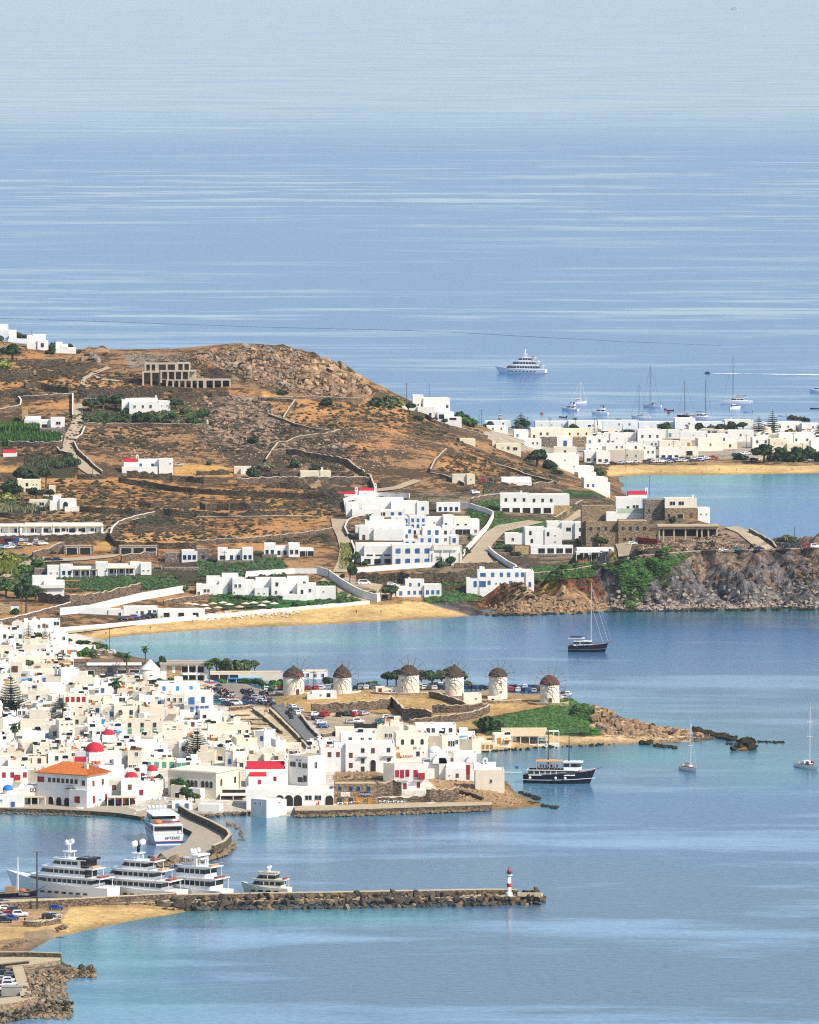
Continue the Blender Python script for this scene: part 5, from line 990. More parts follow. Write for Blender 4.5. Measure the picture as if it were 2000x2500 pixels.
V('white villa on the hill shoulder with arched upper windows',1056,1024,3,'w',[(1020,1062,994,0,7,'2u.4'),(1035,1100,972,4,8,'1e.6@.85-.95'),(1009,1036,965,5,7,'3A.6*.6'),(1068,1108,1006,-1,6,'1U.4*1.2@.0-.5'),(982,1012,986,4,6,''),(1084,1126,1019,-4,5,'1V.2')])
V('pale stone hut with a cream side on the hill shoulder',1142,1084,5,'y',[(1123,1161,1071,0,5,'')],'hut','hut')
V('beige stone cottage with three small windows on the slope',1238,1104,4,'y',[(1203,1211,1076,2,4,'','k'),(1211,1272,1083,0,6,'1s.5@.2-.35 1e.5@.45-.55 1w.4@.65-.9')],'cottage','cottage')
V('flat cream roadside shed near the small red car',1132,1182,4,'y',[(1105,1142,1158,1,5,'','k'),(1140,1160,1158,0,5,'1s.5')],'shed','shed')
V('white roofed cottage with a courtyard wall on the slope',1262,1184,4,'w',[(1225,1298,1166,1,6,''),(1225,1298,1176,-1,3,'')],'cottage','cottage')
# ------------------------------------------------------------------ the far village between the two seas
G_FAR='houses of the far village'
FAR=[(1460,1560,1027,1047,8,2,'w',''),(1560,1648,1030,1047,8,0,'w',''),(1648,1698,1021,1048,8,4,'w','1d.5@.6-.8'),(1698,1770,1030,1046,8,0,'w',''),(1770,1840,1026,1046,8,3,'c',''),(1892,1958,1030,1053,8,4,'c','3d.5'),(1842,1892,1033,1050,7,0,'w',''),(1958,2010,1034,1054,8,2,'w',''),(1557,1617,1049,1081,8,5,'w','3e.5'),(1490,1552,1058,1081,7,3,'c','2s.5'),(1458,1481,1065,1088,7,5,'w','1u.6@.1-.6'),(1616,1661,1050,1070,7,0,'c','1g.4*1.2@.2-.7'),(1661,1727,1054,1075,8,0,'w','1s.6'),(1727,1777,1060,1081,7,4,'w','3u.4'),(1777,1840,1051,1078,8,-3,'w','1d.6@.4-.6'),(1704,1766,1070,1101,8,8,'c','1d.5@.4-.6'),(1660,1689,1070,1092,6,0,'k','1o.3@.5-1*1.3'),(1610,1664,1077,1097,7,4,'k','1s.6@.3-.6'),(1572,1610,1076,1094,7,0,'w',''),(1488,1572,1099,1128,9,-12,'c',''),(1456,1490,1103,1133,7,3,'c','2W.3*.5'),(1576,1601,1091,1119,7,6,'w','2d.55'),(1610,1662,1095,1118,8,0,'w','3V.25*.6'),(1837,1882,1068,1094,8,4,'c','2e.6'),(1880,1922,1072,1104,8,6,'y','2s.7 2s.3'),(1901,1988,1057,1087,8,2,'w','3e.45*.9'),(1922,1958,1084,1106,7,0,'y','2s.5'),(1980,2030,1076,1106,8,3,'w','1e.6'),(1662,1705,1092,1112,7,0,'c','1V.2'),(1766,1800,1080,1096,6,0,'k','1e.5'),(1189,1240,1040,1055,7,4,'w',''),(1255,1290,1050,1072,7,3,'w','1k.4@.1-.4'),(1185,1248,1028,1042,7,0,'w',''),(1307,1388,1029,1046,8,2,'c','3s.5'),(1296,1378,1046,1072,9,3,'c','2e.5@.2-.6 1D.2@.05-.15'),(1378,1445,1048,1072,9,5,'y','3A.55*.8'),(1388,1458,1028,1048,7,0,'w','2s.5'),(1319,1360,1068,1092,6,0,'g','1V.2@.0-.4*.5'),(1358,1398,1066,1092,7,4,'w','1B.3@.4-.7*1.6'),(1394,1432,1068,1092,7,0,'s',''),(1430,1482,1066,1090,7,6,'w','1k.5@.1-.3 1e.6@.55-.75'),(1280,1322,1072,1094,6,0,'c',''),(1334,1414,1108,1146,8,6,'c','1s.6@.5-.65 1s.2@.8-.9'),(1427,1482,1102,1131,8,4,'w','3W.3*.6'),(1404,1450,1138,1156,7,10,'w','1V.3*.5'),(1412,1456,1153,1174,7,14,'w','1V.45*.6'),(1426,1484,1166,1200,8,8,'c','2b.45*.8@.05-.5'),(1452,1490,1178,1206,7,12,'w','1U.6@.4-.9'),(1352,1408,1092,1110,7,0,'k','1n.4'),(1430,1470,1086,1104,7,3,'c','2s.5'),(1480,1530,1083,1101,7,0,'c',''),(1530,1575,1084,1100,7,4,'w','1e.5'),]
for t in FAR:
 u0,u1,yt,yb,dep_,yaw,tone,wins=t
 if tone=='c' and u0%3:tone='w'
 if tone=='k':tone='c'
 if not wins and u1-u0>30:wins='2d.55*.9@%.1f-.9'%(.1 if u0%2 else.4)
 h=H(u0,u1,yt,yb,dep_,yaw,tone,wins,group=G_FAR,below=4)
 if random.random()<.35:h.chimney(u0+(u1-u0)*random.uniform(.2,.8),yt-random.uniform(3,5),3,.8)
TRACED=[(t[0],t[1],t[2],t[3])for t in FAR]
for h in ALL_BUILDINGS[-len(FAR):]:FOOT.append((h.p.x,h.p.y+4,max(h.w,5)*.5))
infill([(1300,1040),(2010,1040),(2010,1110),(1830,1100),(1600,1120),(1320,1095)],list(range(1044,1116,8)),46,G_FAR,(3.0,3.4,4.6),'wwwcck',1.15,.5)
# ------------------------------------------------------------------ the six windmills
THATCH=simple('thatch',(.078,.054,.040),.95,.1,.35,1.2,bump=.5);STRAW=simple('pale_straw',(.36,.26,.17),.95,.1,.3,1.5);SPAR=simple('mill_spar',(.14,.11,.09),.8,.2,.2,1.0);PINKW=simple('faded_pink_paint',(.42,.08,.09),.7,.2,.2,1.0)
MILLW=plaster('mill_limewash',(.82,.76,.63),.12)
LIMEST=masonry('terrace_stone',(.24,.17,.11),(.44,.33,.21),(.17,.13,.10),1.2)
MILL=[(717,1694,26,1649,1628,0,24,'windmill with a faded pink hub, standing beside the scooter park, its spars bare'),(836,1692,22.5,1650,1625,0,10,'slim windmill above a low white rounded hut with a white ring wall'),(998,1690,26,1644,1622,1,6,'windmill with a pale straw tip and a small white house joined to its side'),(1110,1698,23,1649,1625,0,-4,'windmill with a plain stepped dark cap between trees and parked cars'),(1216,1704,23,1648,1629,1,8,'windmill with a yellow stained wall and a straw-tipped cap'),(1342,1716,24,1668,1647,1,4,'windmill with a reddish cap on the outermost terrace of the headland')]
for i,(u,y,rp,yt,yc,tip,ang,lab)in enumerate(MILL):
 p=ground(u,y);k=proj(*p)[2];R=rp/k;hw=(y-yt)/k;hc=(y-yc)/k+.2
 e=empty('windmill',p,math.radians(ang));tag(e,lab,'windmill','windmills on the low hill')
 MB().lathe([(R*1.03,-3),(R*1.02,0),(R*.985,hw*.5),(R*.96,hw)],28).build('tower',MILLW,e,True)
 cap=MB().lathe([(R*1.02,hw-.3),(R*1.045,hw-.08),(R*.90,hw+(hc-hw)*.30),(R*.62,hw+(hc-hw)*.66),(R*.27,hc-.4),(R*.05,hc)],22).build('thatched_cap',THATCH if i!=5 else simple('red_thatch',(.13,.05,.045),.95,.1,.3,1.2),e)
 if tip:MB().lathe([(R*.27,hc-.75),(R*.2,hc-.3),(R*.04,hc+.2)],12).build('straw_tip',STRAW,cap)
 else:MB().lathe([(R*.16,hc-.4),(R*.13,hc+.1),(R*.03,hc+.4)],10).build('cap_knob',THATCH,cap)
 hub=(0,-R*1.35,hw+.55)
 MB().tube((0,R*.4,hw+.9),hub,.22,.2,8).build('axle',SPAR,e)
 w=MB();L=R*1.6;pts=[]
 wheel=MB().tube((0,-R*1.25,hw+.5),(0,-R*1.45,hw+.6),.45,.45,10).build('hub',PINKW if i==0 else SPAR,e)
 for j in range(12):
  a=2*math.pi*(j+.3)/12;q=(hub[0]+L*math.cos(a),hub[1]-.1,hub[2]+L*math.sin(a));pts.append(q)
  MB().tube(hub,q,.11,.07,5).build('spar',SPAR,wheel)
 for j in range(12):w.tube(pts[j],pts[(j+1)%12],.04,.04,3)
 w.tube(hub,(0,hub[1]-2.2,hub[2]+.2),.09,.05,5)
 for j in range(0,12,2):w.tube((0,hub[1]-2.2,hub[2]+.2),pts[j],.014,.014,3)
 w.build('rigging',SPAR,wheel)
 if i==0:MB().lathe([(R*.30,hw-.3),(R*.1,hw+1.0)],10,0,-R*1.0).build('pink_hood',PINKW,e)
 if i in(2,4):
  for z in(.25,.62):
   o=link('window',win_mesh('s',.6,.7)[0],e);a=-2.3 if i==2 else-1.4;o.location=(R*1.0*math.cos(a),R*1.0*math.sin(a),hw*z);o.rotation_euler=(0,0,a+math.pi/2);link('pane',win_mesh('s',.6,.7)[1],o)
 MB().box(-.5,.5,-R*1.06,-R*.9,0,1.9).build('door',BROWNP,e)if i in(0,5)else None
def ring_wall(u,y,ru,label,hgt,th=.5,a0=math.pi,a1=2*math.pi,mat=None,cap=None,asp=1.0,name='terrace_wall'):
 p=ground(u,y);k=proj(*p)[2];r=ru/k
 e=MB();c=MB();n=22
 def P(a,rr):return(rr*math.cos(a),rr*asp*math.sin(a))
 for i in range(n):
  a=a0+(a1-a0)*i/n;b=a0+(a1-a0)*(i+1)/n
  zz=0
  q=[P(a,r),P(b,r),P(b,r-th),P(a,r-th)]
  e.prism([q[0],q[1],q[2],q[3]],-3.5,hgt);c.prism(q,hgt,hgt+.12)
 o=e.build(name,mat or LIMEST);o.location=p;tag(o,label,'wall')
 c.build('coping',cap or ROOFS['c'],o);return o
ring_wall(717,1692,44,'low curved stone terrace under the pink-hubbed windmill',.4,asp=.9)
ring_wall(838,1690,44,'whitewashed curved terrace wall of the slim windmill',.5,mat=WALLS['w'],cap=ROOFS['w'],asp=.9)
ring_wall(985,1692,80,'long curved stone terrace of the windmill with the joined house',.5,asp=.5)
ring_wall(1110,1700,54,'stone terrace wall of the windmill with the stepped cap',.5,asp=.6)
ring_wall(1217,1712,56,'tall stone terrace of the yellow stained windmill',.7,asp=.6)
ring_wall(1340,1718,50,'stone ring terrace of the outermost windmill',.6,asp=.6)
V('white cottage joined to the windmill with the pale straw tip',950,1693,3,'c',[(918,978,1678,0,5,'1n.5@.1-.25 2s.35@.5-.8')],'cottage','cottage')
V('low whitewashed rounded hut between the first two windmills',785,1706,4,'w',[(762,822,1688,0,5,'1s.5@.3-.4 1v.5@.55-.8*.8'),(750,775,1694,-1,4,'')],'hut','hut')
V('small cream cube hut with one window before the yellow stained windmill',1152,1718,6,'c',[(1132,1176,1694,0,5,'1s.5@.6-.8')],'hut','hut')
V('tiny white hut on the terrace before the yellow stained windmill',1208,1716,3,'c',[(1192,1226,1702,0,4,'1a.2@.2-.5*.6')],'hut','hut')
# ------------------------------------------------------------------ dry-stone walls, parapets, roads, quays and the mole
DRYST=masonry('dry_stone',(.13,.095,.07),(.26,.19,.135),(.07,.055,.045),1.3)
DARKST=masonry('dark_terrace_stone',(.075,.062,.045),(.17,.13,.09),(.05,.042,.03),1.1)
LIME=plaster('limewash_cap',(.78,.74,.66),.15)
def smooth_line(pts,step=7):
 out=[]
 for i in range(len(pts)-1):
  (a,b),(c,d)=pts[i],pts[i+1];n=max(1,int(max(abs(c-a)/step,abs(d-b)/3)))
  for j in range(n):out.append((a+(c-a)*j/n,b+(d-b)*j/n))
 return out+[pts[-1]]
def wall(pts,label,h=1.3,th=.6,mat=None,cap=None,name='stone_wall',rough=.25,base=1.5,capw=1.0,cat='wall'):
 """A wall that follows the ground under the given pixels of its foot."""
 P=[ground(u,y)for u,y in smooth_line(pts)]
 mb=MB();cp=MB();n=len(P)
 L=[];rnd=random.Random(int(pts[0][0]*13+pts[0][1]))
 for i,p in enumerate(P):
  d=(P[min(i+1,n-1)]-P[max(i-1,0)]);d.z=0
  d=d.normalized()if d.length>0 else Vector((1,0,0));nn=Vector((-d.y,d.x,0))
  hh=h*(1+rnd.uniform(-rough,rough)*(.12 if mat is WALLS['w']else.55));L.append((p-nn*th/2,p+nn*th/2,p.z-base,p.z+hh))
 c=P[n//2]
 vs=[];
 for a,b,z0,z1 in L:vs+=[(a.x-c.x,a.y-c.y,z0-c.z),(a.x-c.x,a.y-c.y,z1-c.z),(b.x-c.x,b.y-c.y,z1-c.z),(b.x-c.x,b.y-c.y,z0-c.z)]
 fs=[]
 for i in range(n-1):
  o=i*4;fs+=[(o,o+4,o+5,o+1),(o+1,o+5,o+6,o+2),(o+2,o+6,o+7,o+3)]
 fs+=[(0,1,2,3),(4*n-1,4*n-2,4*n-3,4*n-4)]
 mb.add(vs,fs);o=mb.build(name,mat or DRYST);o.location=c;tag(o,label,cat)
 if cap is not None:
  vs=[]
  for a,b,z0,z1 in L:
   m_=(a+b)/2;a=m_+(a-m_)*1.15*capw;b=m_+(b-m_)*1.15*capw
   vs+=[(a.x-c.x,a.y-c.y,z1-c.z-.03),(a.x-c.x,a.y-c.y,z1-c.z+.14),(b.x-c.x,b.y-c.y,z1-c.z+.14),(b.x-c.x,b.y-c.y,z1-c.z-.03)]
  MB().add(vs,fs).build('coping',cap,o)
 return o
TOPC=simple('sunlit_wall_top',(.55,.46,.33),.9,.1,.2,.8)  # pale strip paints the sunlit top of the stone walls
WL=[([(0,1006),(50,996),(52,984),(45,976),(100,974),(178,968),(178,1022)],'white-topped field wall round the empty plot at the top of the dirt road',1.6,LIME),([(205,980),(250,984),(300,985)],'white-topped wall before the olive hedge beside the road',1.5,LIME),([(205,1041),(300,1042),(420,1043),(508,1044),(506,1034)],'grey wall along the foot of the olive garden',1.6,TOPC),([(0,1089),(80,1091),(150,1090),(152,1078)],'long pale wall under the reed bed',2.2,LIME),([(185,1078),(200,1066),(208,1048)],'white parapet on the inner bend of the dirt road',1.4,LIME),([(181,1086),(190,1106),(215,1128),(228,1142),(250,1158)],'grey wall curving down beside the dirt road past the poles',1.6,TOPC),([(140,1098),(150,1108),(172,1112)],'short wall end beside the dirt road',1.2,TOPC),([(632,976),(660,976),(720,974),(775,974),(830,977),(885,979)],'pale stone wall running under the boulder hill',1.3,TOPC),([(640,978),(700,982),(720,985),(705,1005),(692,1028)],'bright zigzag wall that turns down the slope',1.6,TOPC),([(655,1016),(690,1028),(720,1040),(770,1052),(820,1058)],'thin wall along the mid slope below the zigzag wall',1.1,TOPC),([(830,1058),(795,1066),(735,1072),(700,1086),(680,1088),(664,1108),(650,1130)],'long bright wall winding down the slope',1.7,TOPC),([(664,1112),(700,1108),(720,1110),(770,1120),(820,1128),(850,1135),(865,1148),(885,1160),(905,1175),(912,1192),(916,1205)],'dark curved wall sweeping down to the twin chapels',2.4,TOPC),([(1090,1105),(1080,1115),(1062,1132),(1052,1155)],'bright straight wall on the right slope of the hill',1.8,TOPC),([(1050,1160),(1080,1165),(1110,1175),(1135,1186)],'thin wall running down to the small flat shed',1.2,TOPC),([(1088,1106),(1140,1116),(1165,1124)],'dark wall crossing from the bright straight wall',1.3,None),([(1200,1136),(1240,1146),(1280,1162),(1330,1176),(1360,1182)],'thin wall descending to the shore road',1.3,TOPC),([(1060,1032),(1100,1046),(1160,1062),(1190,1070)],'pale wall under the hill shoulder villa',1.5,TOPC),([(1000,1012),(1040,1020),(1055,1030)],'dark retaining wall before the hill shoulder villa',2.0,None),([(580,1183),(640,1180),(730,1178),(800,1179),(905,1180)],'grey garden wall with white posts before the arched farmhouse',2.6,LIME),([(290,1178),(330,1185),(400,1196),(470,1205),(520,1208),(640,1214),(760,1218),(840,1219)],'dark terrace wall under the reddish field',2.4,None),([(195,1250),(260,1255),(330,1258),(400,1258),(500,1262)],'dark hedge-topped wall above the white apartments',2.6,None),([(480,1266),(580,1266),(680,1264),(780,1266)],'thin pale terrace edge across the brown slope',.9,TOPC),([(270,1312),(274,1298),(290,1282),(330,1268),(378,1258)],'white kerb wall curving round the grassy knoll',1.6,LIME),([(0,1324),(100,1322),(200,1320),(266,1316),(282,1334),(296,1338),(400,1340),(480,1340)],'dark retaining wall under the white apartments',2.6,None),([(480,1330),(600,1324),(720,1312),(810,1300)],'grey field wall rising to the road bend',1.8,TOPC),([(80,1364),(120,1352),(156,1338)],'tan retaining wall beside the first stone garage',2.6,TOPC),([(296,1372),(330,1366),(380,1360)],'pale stone wall below the triple garage',2.4,TOPC),([(95,1470),(170,1478),(250,1468),(342,1448)],'broad tan stone wall along the beach road',3.6,TOPC),([(0,1525),(60,1510),(120,1495),(172,1480)],'white-edged sloping wall climbing from the left edge',1.6,LIME),([(400,1478),(450,1470),(520,1462)],'low tan wall below the beachfront villa',2.0,TOPC),([(775,1402),(800,1408),(830,1430),(860,1448),(890,1462),(920,1470),(928,1466)],'tall white wall curving from the villa lawn down to the sand',3.0,LIME),([(600,1408),(660,1404),(720,1400),(775,1400)],'white wall behind the rambling beachfront villa',2.0,LIME),([(845,1252),(840,1228),(870,1222),(920,1214),(1000,1216)],'white boundary wall at the top corner of the hotel',2.0,LIME),([(850,1312),(842,1296),(850,1278),(868,1270),(905,1266)],'white looping wall of the hotel car court',1.6,LIME),([(862,1380),(868,1352),(858,1328)],'white kerb wall dropping beside the road to the lowest hotel row',1.4,LIME),([(870,1398),(900,1396),(1000,1388),(1060,1384),(1120,1370),(1150,1335),(1190,1292),(1204,1266)],'long white wall descending the right side of the hotel',2.0,LIME),([(1204,1262),(1190,1255),(1150,1242),(1120,1238)],'white wall turning above the hotel lane',2.2,LIME),([(870,1422),(1000,1424),(1110,1424),(1200,1400)],'dark long retaining wall under the hotel',4.0,None),([(1110,1388),(1160,1386),(1215,1386)],'dark stone parapet at the head of the sandy lane',2.2,TOPC),([(1192,1345),(1210,1362),(1240,1382),(1260,1392)],'white low wall curving beside the sandy lane',2.0,LIME),([(1280,1405),(1340,1400),(1400,1394),(1480,1380),(1560,1362),(1650,1354),(1720,1349),(1900,1346),(2010,1342)],'thin pale roadside parapet along the head of the cliff',.8,TOPC),([(1830,1300),(1860,1315),(1885,1330),(1896,1344)],'curved stone parapet beside the headland lane',1.6,TOPC),([(1150,1230),(1190,1222),(1222,1218)],'tan wall left of the long guesthouse',2.4,TOPC),([(1392,1248),(1440,1244),(1500,1240)],'grey wall right of the long guesthouse',3.0,None),([(1355,1275),(1395,1248),(1422,1232)],'tan ramp wall climbing to the mansion',2.0,TOPC),([(1300,1192),(1330,1190),(1350,1190)],'tan wall above the long guesthouse',2.4,TOPC),([(1266,1196),(1300,1196)],'dark low wall above the guesthouse roof',2.0,None),([(760,1742),(860,1738),(950,1730),(955,1722),(985,1752),(1055,1760)],'tall stone wall behind the gravel car park',3.2,TOPC),([(1056,1740),(1100,1740),(1160,1738),(1190,1736)],'stone wall with a low arch east of the car park wall',2.6,TOPC),([(1000,1775),(1060,1768),(1130,1760),(1170,1752),(1195,1738)],'tan terrace wall winding under the windmill meadow',2.4,TOPC),([(1050,1702),(1090,1712),(1120,1724),(1140,1732)],'dark stone wall sloping off the windmill terrace',2.0,TOPC),([(560,1736),(580,1734),(620,1730)],'pale wall at the head of the terraced plot',1.2,TOPC),([(618,1735),(640,1752),(670,1776),(688,1792)],'pale diagonal wall edging the terraced plot',1.0,TOPC),([(658,1735),(690,1766),(720,1795),(752,1830)],'low stone parapet on the town side of the asphalt ramp',1.0,TOPC),([(735,1752),(760,1785),(790,1815)],'low stone parapet on the car park side of the asphalt ramp',1.2,TOPC),([(785,1800),(830,1794),(900,1788)],'pale low wall between the car park and the rooftop terrace',1.2,TOPC),([(610,1748),(560,1748)],'thin pale terrace step in the terraced plot, upper',.5,TOPC),([(640,1758),(570,1758)],'thin pale terrace step in the terraced plot, middle',.5,TOPC),([(655,1770),(590,1768)],'thin pale terrace step in the terraced plot, lower',.5,TOPC),([(680,1786),(612,1782)],'dark vine row at the foot of the terraced plot',.8,None),([(922,1946),(960,1943),(980,1944)],'tall stone wall beside the stone café',4.6,TOPC),([(922,1962),(985,1962),(1040,1958)],'low stone terrace wall with a white top beside the café tables',2.0,LIME),([(1042,1958),(1080,1958),(1120,1953)],'broad stone retaining wall under the domed church',3.8,TOPC),([(1120,1936),(1150,1944),(1180,1955)],'broken stone steps down to the point',1.0,None),([(167,1593),(230,1592),(232,1596)],'cream garden wall before the bay',2.6,LIME),([(230,1600),(262,1602)],'tan garden wall beside the parked cars on the bay',2.0,TOPC),([(57,2262),(90,2264),(146,2254)],'brown stone wall stub between car park and sand',1.4,TOPC),]
for pts,lab,h,cap in WL:wall(pts,lab,h,.6,DARKST if cap is None else(WALLS['w']if cap is LIME and h>=2.0 and 'stone' not in lab and 'grey' not in lab and 'under the reed' not in lab else DRYST),cap)
wall([(1558,1325),(1570,1327),(1590,1328),(1606,1329)],'dark red wall beside the red car and the mansion',2.4,.5,simple('oxblood_plaster',(.28,.025,.035),.85,.1,.15),None)
TER=[((40,892),(160,890)),((0,918),(80,917)),((90,918),(180,914)),((0,930),(60,932)),((60,948),(110,946)),((110,955),(170,960)),((200,962),(330,958)),((330,956),(470,958)),((210,972),(400,968)),((0,970),(80,972)),((420,972),(560,966)),((0,1175),(60,1180)),((190,1170),(260,1168)),((310,1166),(420,1172)),((420,1176),(500,1180)),((340,1238),(400,1240)),((410,1240),(480,1240)),((490,1243),(530,1243)),((550,1244),(660,1242)),((0,1262),(60,1264)),((480,1262),(560,1263)),((590,1262),(700,1262)),((330,1292),(420,1292)),((330,1300),(500,1296)),((700,1182),(740,1182)),((480,1160),(560,1158)),((1180,1205),(1220,1206)),((500,1245),(560,1246)),((650,1192),(720,1194)),((640,1168),(730,1170))]
for(a,b)in TER:
 wall([a,((a[0]+b[0])/2,(a[1]+b[1])/2+random.uniform(-2,2)),b],'short dark terrace wall crossing the dry slope',random.uniform(1.8,3.0),1.4,DARKST,None,'terrace_wall',.5)['group']='terrace walls on the slope'
# ---- roads: strips laid over the ground
DIRT=simple('dirt_road',(.46,.36,.25),.95,.1,.12,.25);ASPH=simple('worn_asphalt',(.17,.17,.165),.9,.2,.15,.4);PAVE=simple('quay_paving',(.40,.34,.26),.9,.1,.12,.5);CONC=simple('pale_concrete',(.50,.41,.27),.9,.1,.12,.5)
def road(left,right,mat,name='road',lift=.4,label=None):
 """Strip between two pixel edges (same number of points)."""
 n=14;v=[];f=[]
 A=[];B=[]
 for i in range(len(left)-1):
  for j in range(n):
   t=j/n;A.append((left[i][0]+(left[i+1][0]-left[i][0])*t,left[i][1]+(left[i+1][1]-left[i][1])*t));B.append((right[i][0]+(right[i+1][0]-right[i][0])*t,right[i][1]+(right[i+1][1]-right[i][1])*t))
 A.append(left[-1]);B.append(right[-1]);m_=6
 for a,b in zip(A,B):
  for q in range(m_):
   t=q/(m_-1);p=ground(a[0]+(b[0]-a[0])*t,a[1]+(b[1]-a[1])*t);v.append((p.x,p.y,p.z+lift))
 for i in range(len(A)-1):
  for q in range(m_-1):f.append((i*m_+q,i*m_+q+1,(i+1)*m_+q+1,(i+1)*m_+q))
 o=link(name,mesh_np(name,v,f,[mat]));tag(o,label,kind='structure');return o
road([(180,988),(181,1010),(172,1040),(160,1062),(150,1100),(165,1122),(200,1150),(222,1164)],[(201,987),(203,1010),(204,1038),(192,1062),(178,1082),(186,1112),(214,1134),(248,1162)],DIRT)
road([(262,896),(225,910),(200,925),(196,938),(210,948)],[(272,900),(236,914),(210,928),(206,938),(222,944)],DIRT)
road([(222,920),(250,930),(300,934)],[(226,916),(254,926),(302,931)],DIRT)
road([(808,1268),(812,1290),(822,1310),(830,1340),(825,1370),(812,1398)],[(848,1270),(846,1300),(856,1326),(860,1348),(858,1380),(846,1400)],DIRT)
road([(780,1420),(830,1425),(880,1440),(905,1455)],[(812,1400),(870,1418),(935,1430),(920,1452)],DIRT)
road([(1188,1300),(1160,1335),(1128,1370),(1122,1384)],[(1235,1298),(1205,1328),(1190,1355),(1212,1382)],DIRT);road([(1190,1300),(1215,1284),(1290,1272)],[(1200,1306),(1240,1298),(1330,1276)],DIRT)
road([(1352,1284),(1390,1264),(1420,1240)],[(1385,1280),(1420,1262),(1440,1244)],DIRT);road([(1770,1290),(1800,1302),(1835,1330),(1850,1346)],[(1800,1286),(1835,1300),(1872,1328),(1894,1344)],DIRT)
road([(1500,1326),(1508,1345),(1510,1362)],[(1545,1326),(1540,1345),(1535,1358)],DIRT);road([(1560,1362),(1700,1352),(1850,1348),(2010,1344)],[(1560,1356),(1700,1347),(1850,1343),(2010,1338)],ASPH)
road([(0,1410),(30,1390),(60,1372),(90,1362)],[(20,1412),(50,1394),(85,1376),(120,1362)],DIRT);road([(100,1374),(200,1370),(280,1362)],[(100,1368),(200,1362),(300,1354)],DIRT);road([(252,1304),(270,1285),(300,1270),(350,1262)],[(272,1302),(284,1288),(310,1275),(362,1264)],DIRT)
road([(660,1722),(690,1752),(728,1790),(760,1826)],[(690,1722),(735,1752),(770,1784),(795,1818)],ASPH,'road',.3)
road([(140,1552),(200,1545),(300,1532),(400,1518)],[(140,1540),(200,1534),(300,1522),(400,1509)],CONC,'path');road([(1040,1972),(900,1972),(780,1976)],[(1040,1962),(900,1966),(780,1969)],CONC,'path')
road([(880,1200),(960,1190),(1010,1172)],[(905,1204),(975,1196),(1030,1176)],DIRT)
# ---- quays and jetties (solid blocks standing in the water)
def slab(pts,z,mat,name,label,cat='quay',side=None,kind=None):
 P=[at(u,v,0.0)for u,v in pts];c=sum(P,Vector())/len(P)
 loc=[(p.x-c.x,p.y-c.y)for p in P]
 if sum(loc[i][0]*loc[(i+1)%len(loc)][1]-loc[(i+1)%len(loc)][0]*loc[i][1]for i in range(len(loc)))<0:loc.reverse()
 o=MB().prism(loc,-2.5,z,1,True,0).build(name,[mat,side or LIMEST]);o.location=(c.x,c.y,0)
 return tag(o,label,cat,kind=kind)
QST=masonry('quay_stone',(.085,.07,.05),(.20,.155,.11),(.06,.05,.04),1.1)
slab([(-60,1981),(0,1983),(116,1985),(223,1990),(290,1995),(345,2004),(440,1992),(440,1976),(300,1968),(-60,1968)],1.25,PAVE,'quay','stone-faced harbour quay before the town hall',side=QST)
slab([(720,1993),(780,1993),(900,1989),(1050,1984),(1200,1979),(1202,1972),(1050,1972),(900,1976),(720,1982)],1.75,CONC,'promenade','dark stone promenade wall below the café tables','promenade',side=QST)
slab([(345,2003),(436,1990),(470,2010),(520,2032),(560,2055),(556,2072),(530,2088),(470,2100),(380,2112),(360,2106),(452,2068),(470,2042),(405,2010)],1.3,PAVE,'jetty','curved stone jetty where the ferry is moored','jetty',side=QST)
def parapet(pts,z0,z1,th,label,mat,cap,name='parapet',cat='wall'):
 P=[at(u,v,0.0)for u,v in pts];c=P[len(P)//2];mb=MB();cp=MB()
 for i in range(len(P)-1):
  d=(P[i+1]-P[i]).normalized();nn=Vector((-d.y,d.x,0))*th/2;a,b=P[i]-c,P[i+1]-c
  q=[((a-nn).x,(a-nn).y),((b-nn).x,(b-nn).y),((b+nn).x,(b+nn).y),((a+nn).x,(a+nn).y)]
  if(q[1][0]-q[0][0])*(q[2][1]-q[0][1])-(q[2][0]-q[0][0])*(q[1][1]-q[0][1])<0:q.reverse()
  mb.prism(q,z0,z1);cp.prism(q,z1+.003,z1+.18)
 o=mb.build(name,mat);o.location=c;tag(o,label,cat);cp.build('coping',cap,o);return o
parapet([(438,1992),(470,2011),(520,2033),(556,2053),(562,2064),(548,2080),(520,2092)],.8,3.2,.9,'high curved parapet on the seaward side of the jetty',QST,TOPC)
# ---- the long mole with its wall and boulders
MOLE_TOP=[(-40,2204),(0,2204),(200,2199),(400,2194),(600,2191),(800,2188),(1000,2185),(1200,2182),(1300,2184),(1322,2192)]
mole=empty('breakwater',at(820,2196,0));tag(mole,'long harbour breakwater with a pale wall top and dark boulders on its near side','breakwater')
def on_mole(o):o.parent=mole;o.matrix_parent_inverse=Matrix.Identity(4);o.location=Vector(o.location)-Vector(mole.location);
for q in('label','category','kind'):pass
o=slab([(-60,2206),(400,2197),(800,2192),(1200,2187),(1310,2188),(1326,2195),(1318,2201),(1200,2201),(800,2207),(430,2214),(200,2216),(-60,2228)],1.1,CONC,'deck',None,None,side=QST);on_mole(o)
o=parapet([(-40,2229),(0,2228),(200,2218),(400,2207),(430,2205)],-.3,2.75,1.0,None,DRYST,TOPC,'wall',None);on_mole(o)
o=parapet([(430,2205),(600,2202),(800,2199),(1000,2195),(1200,2192),(1262,2193)],-.3,2.3,1.4,None,DRYST,TOPC,'wall',None);on_mole(o)
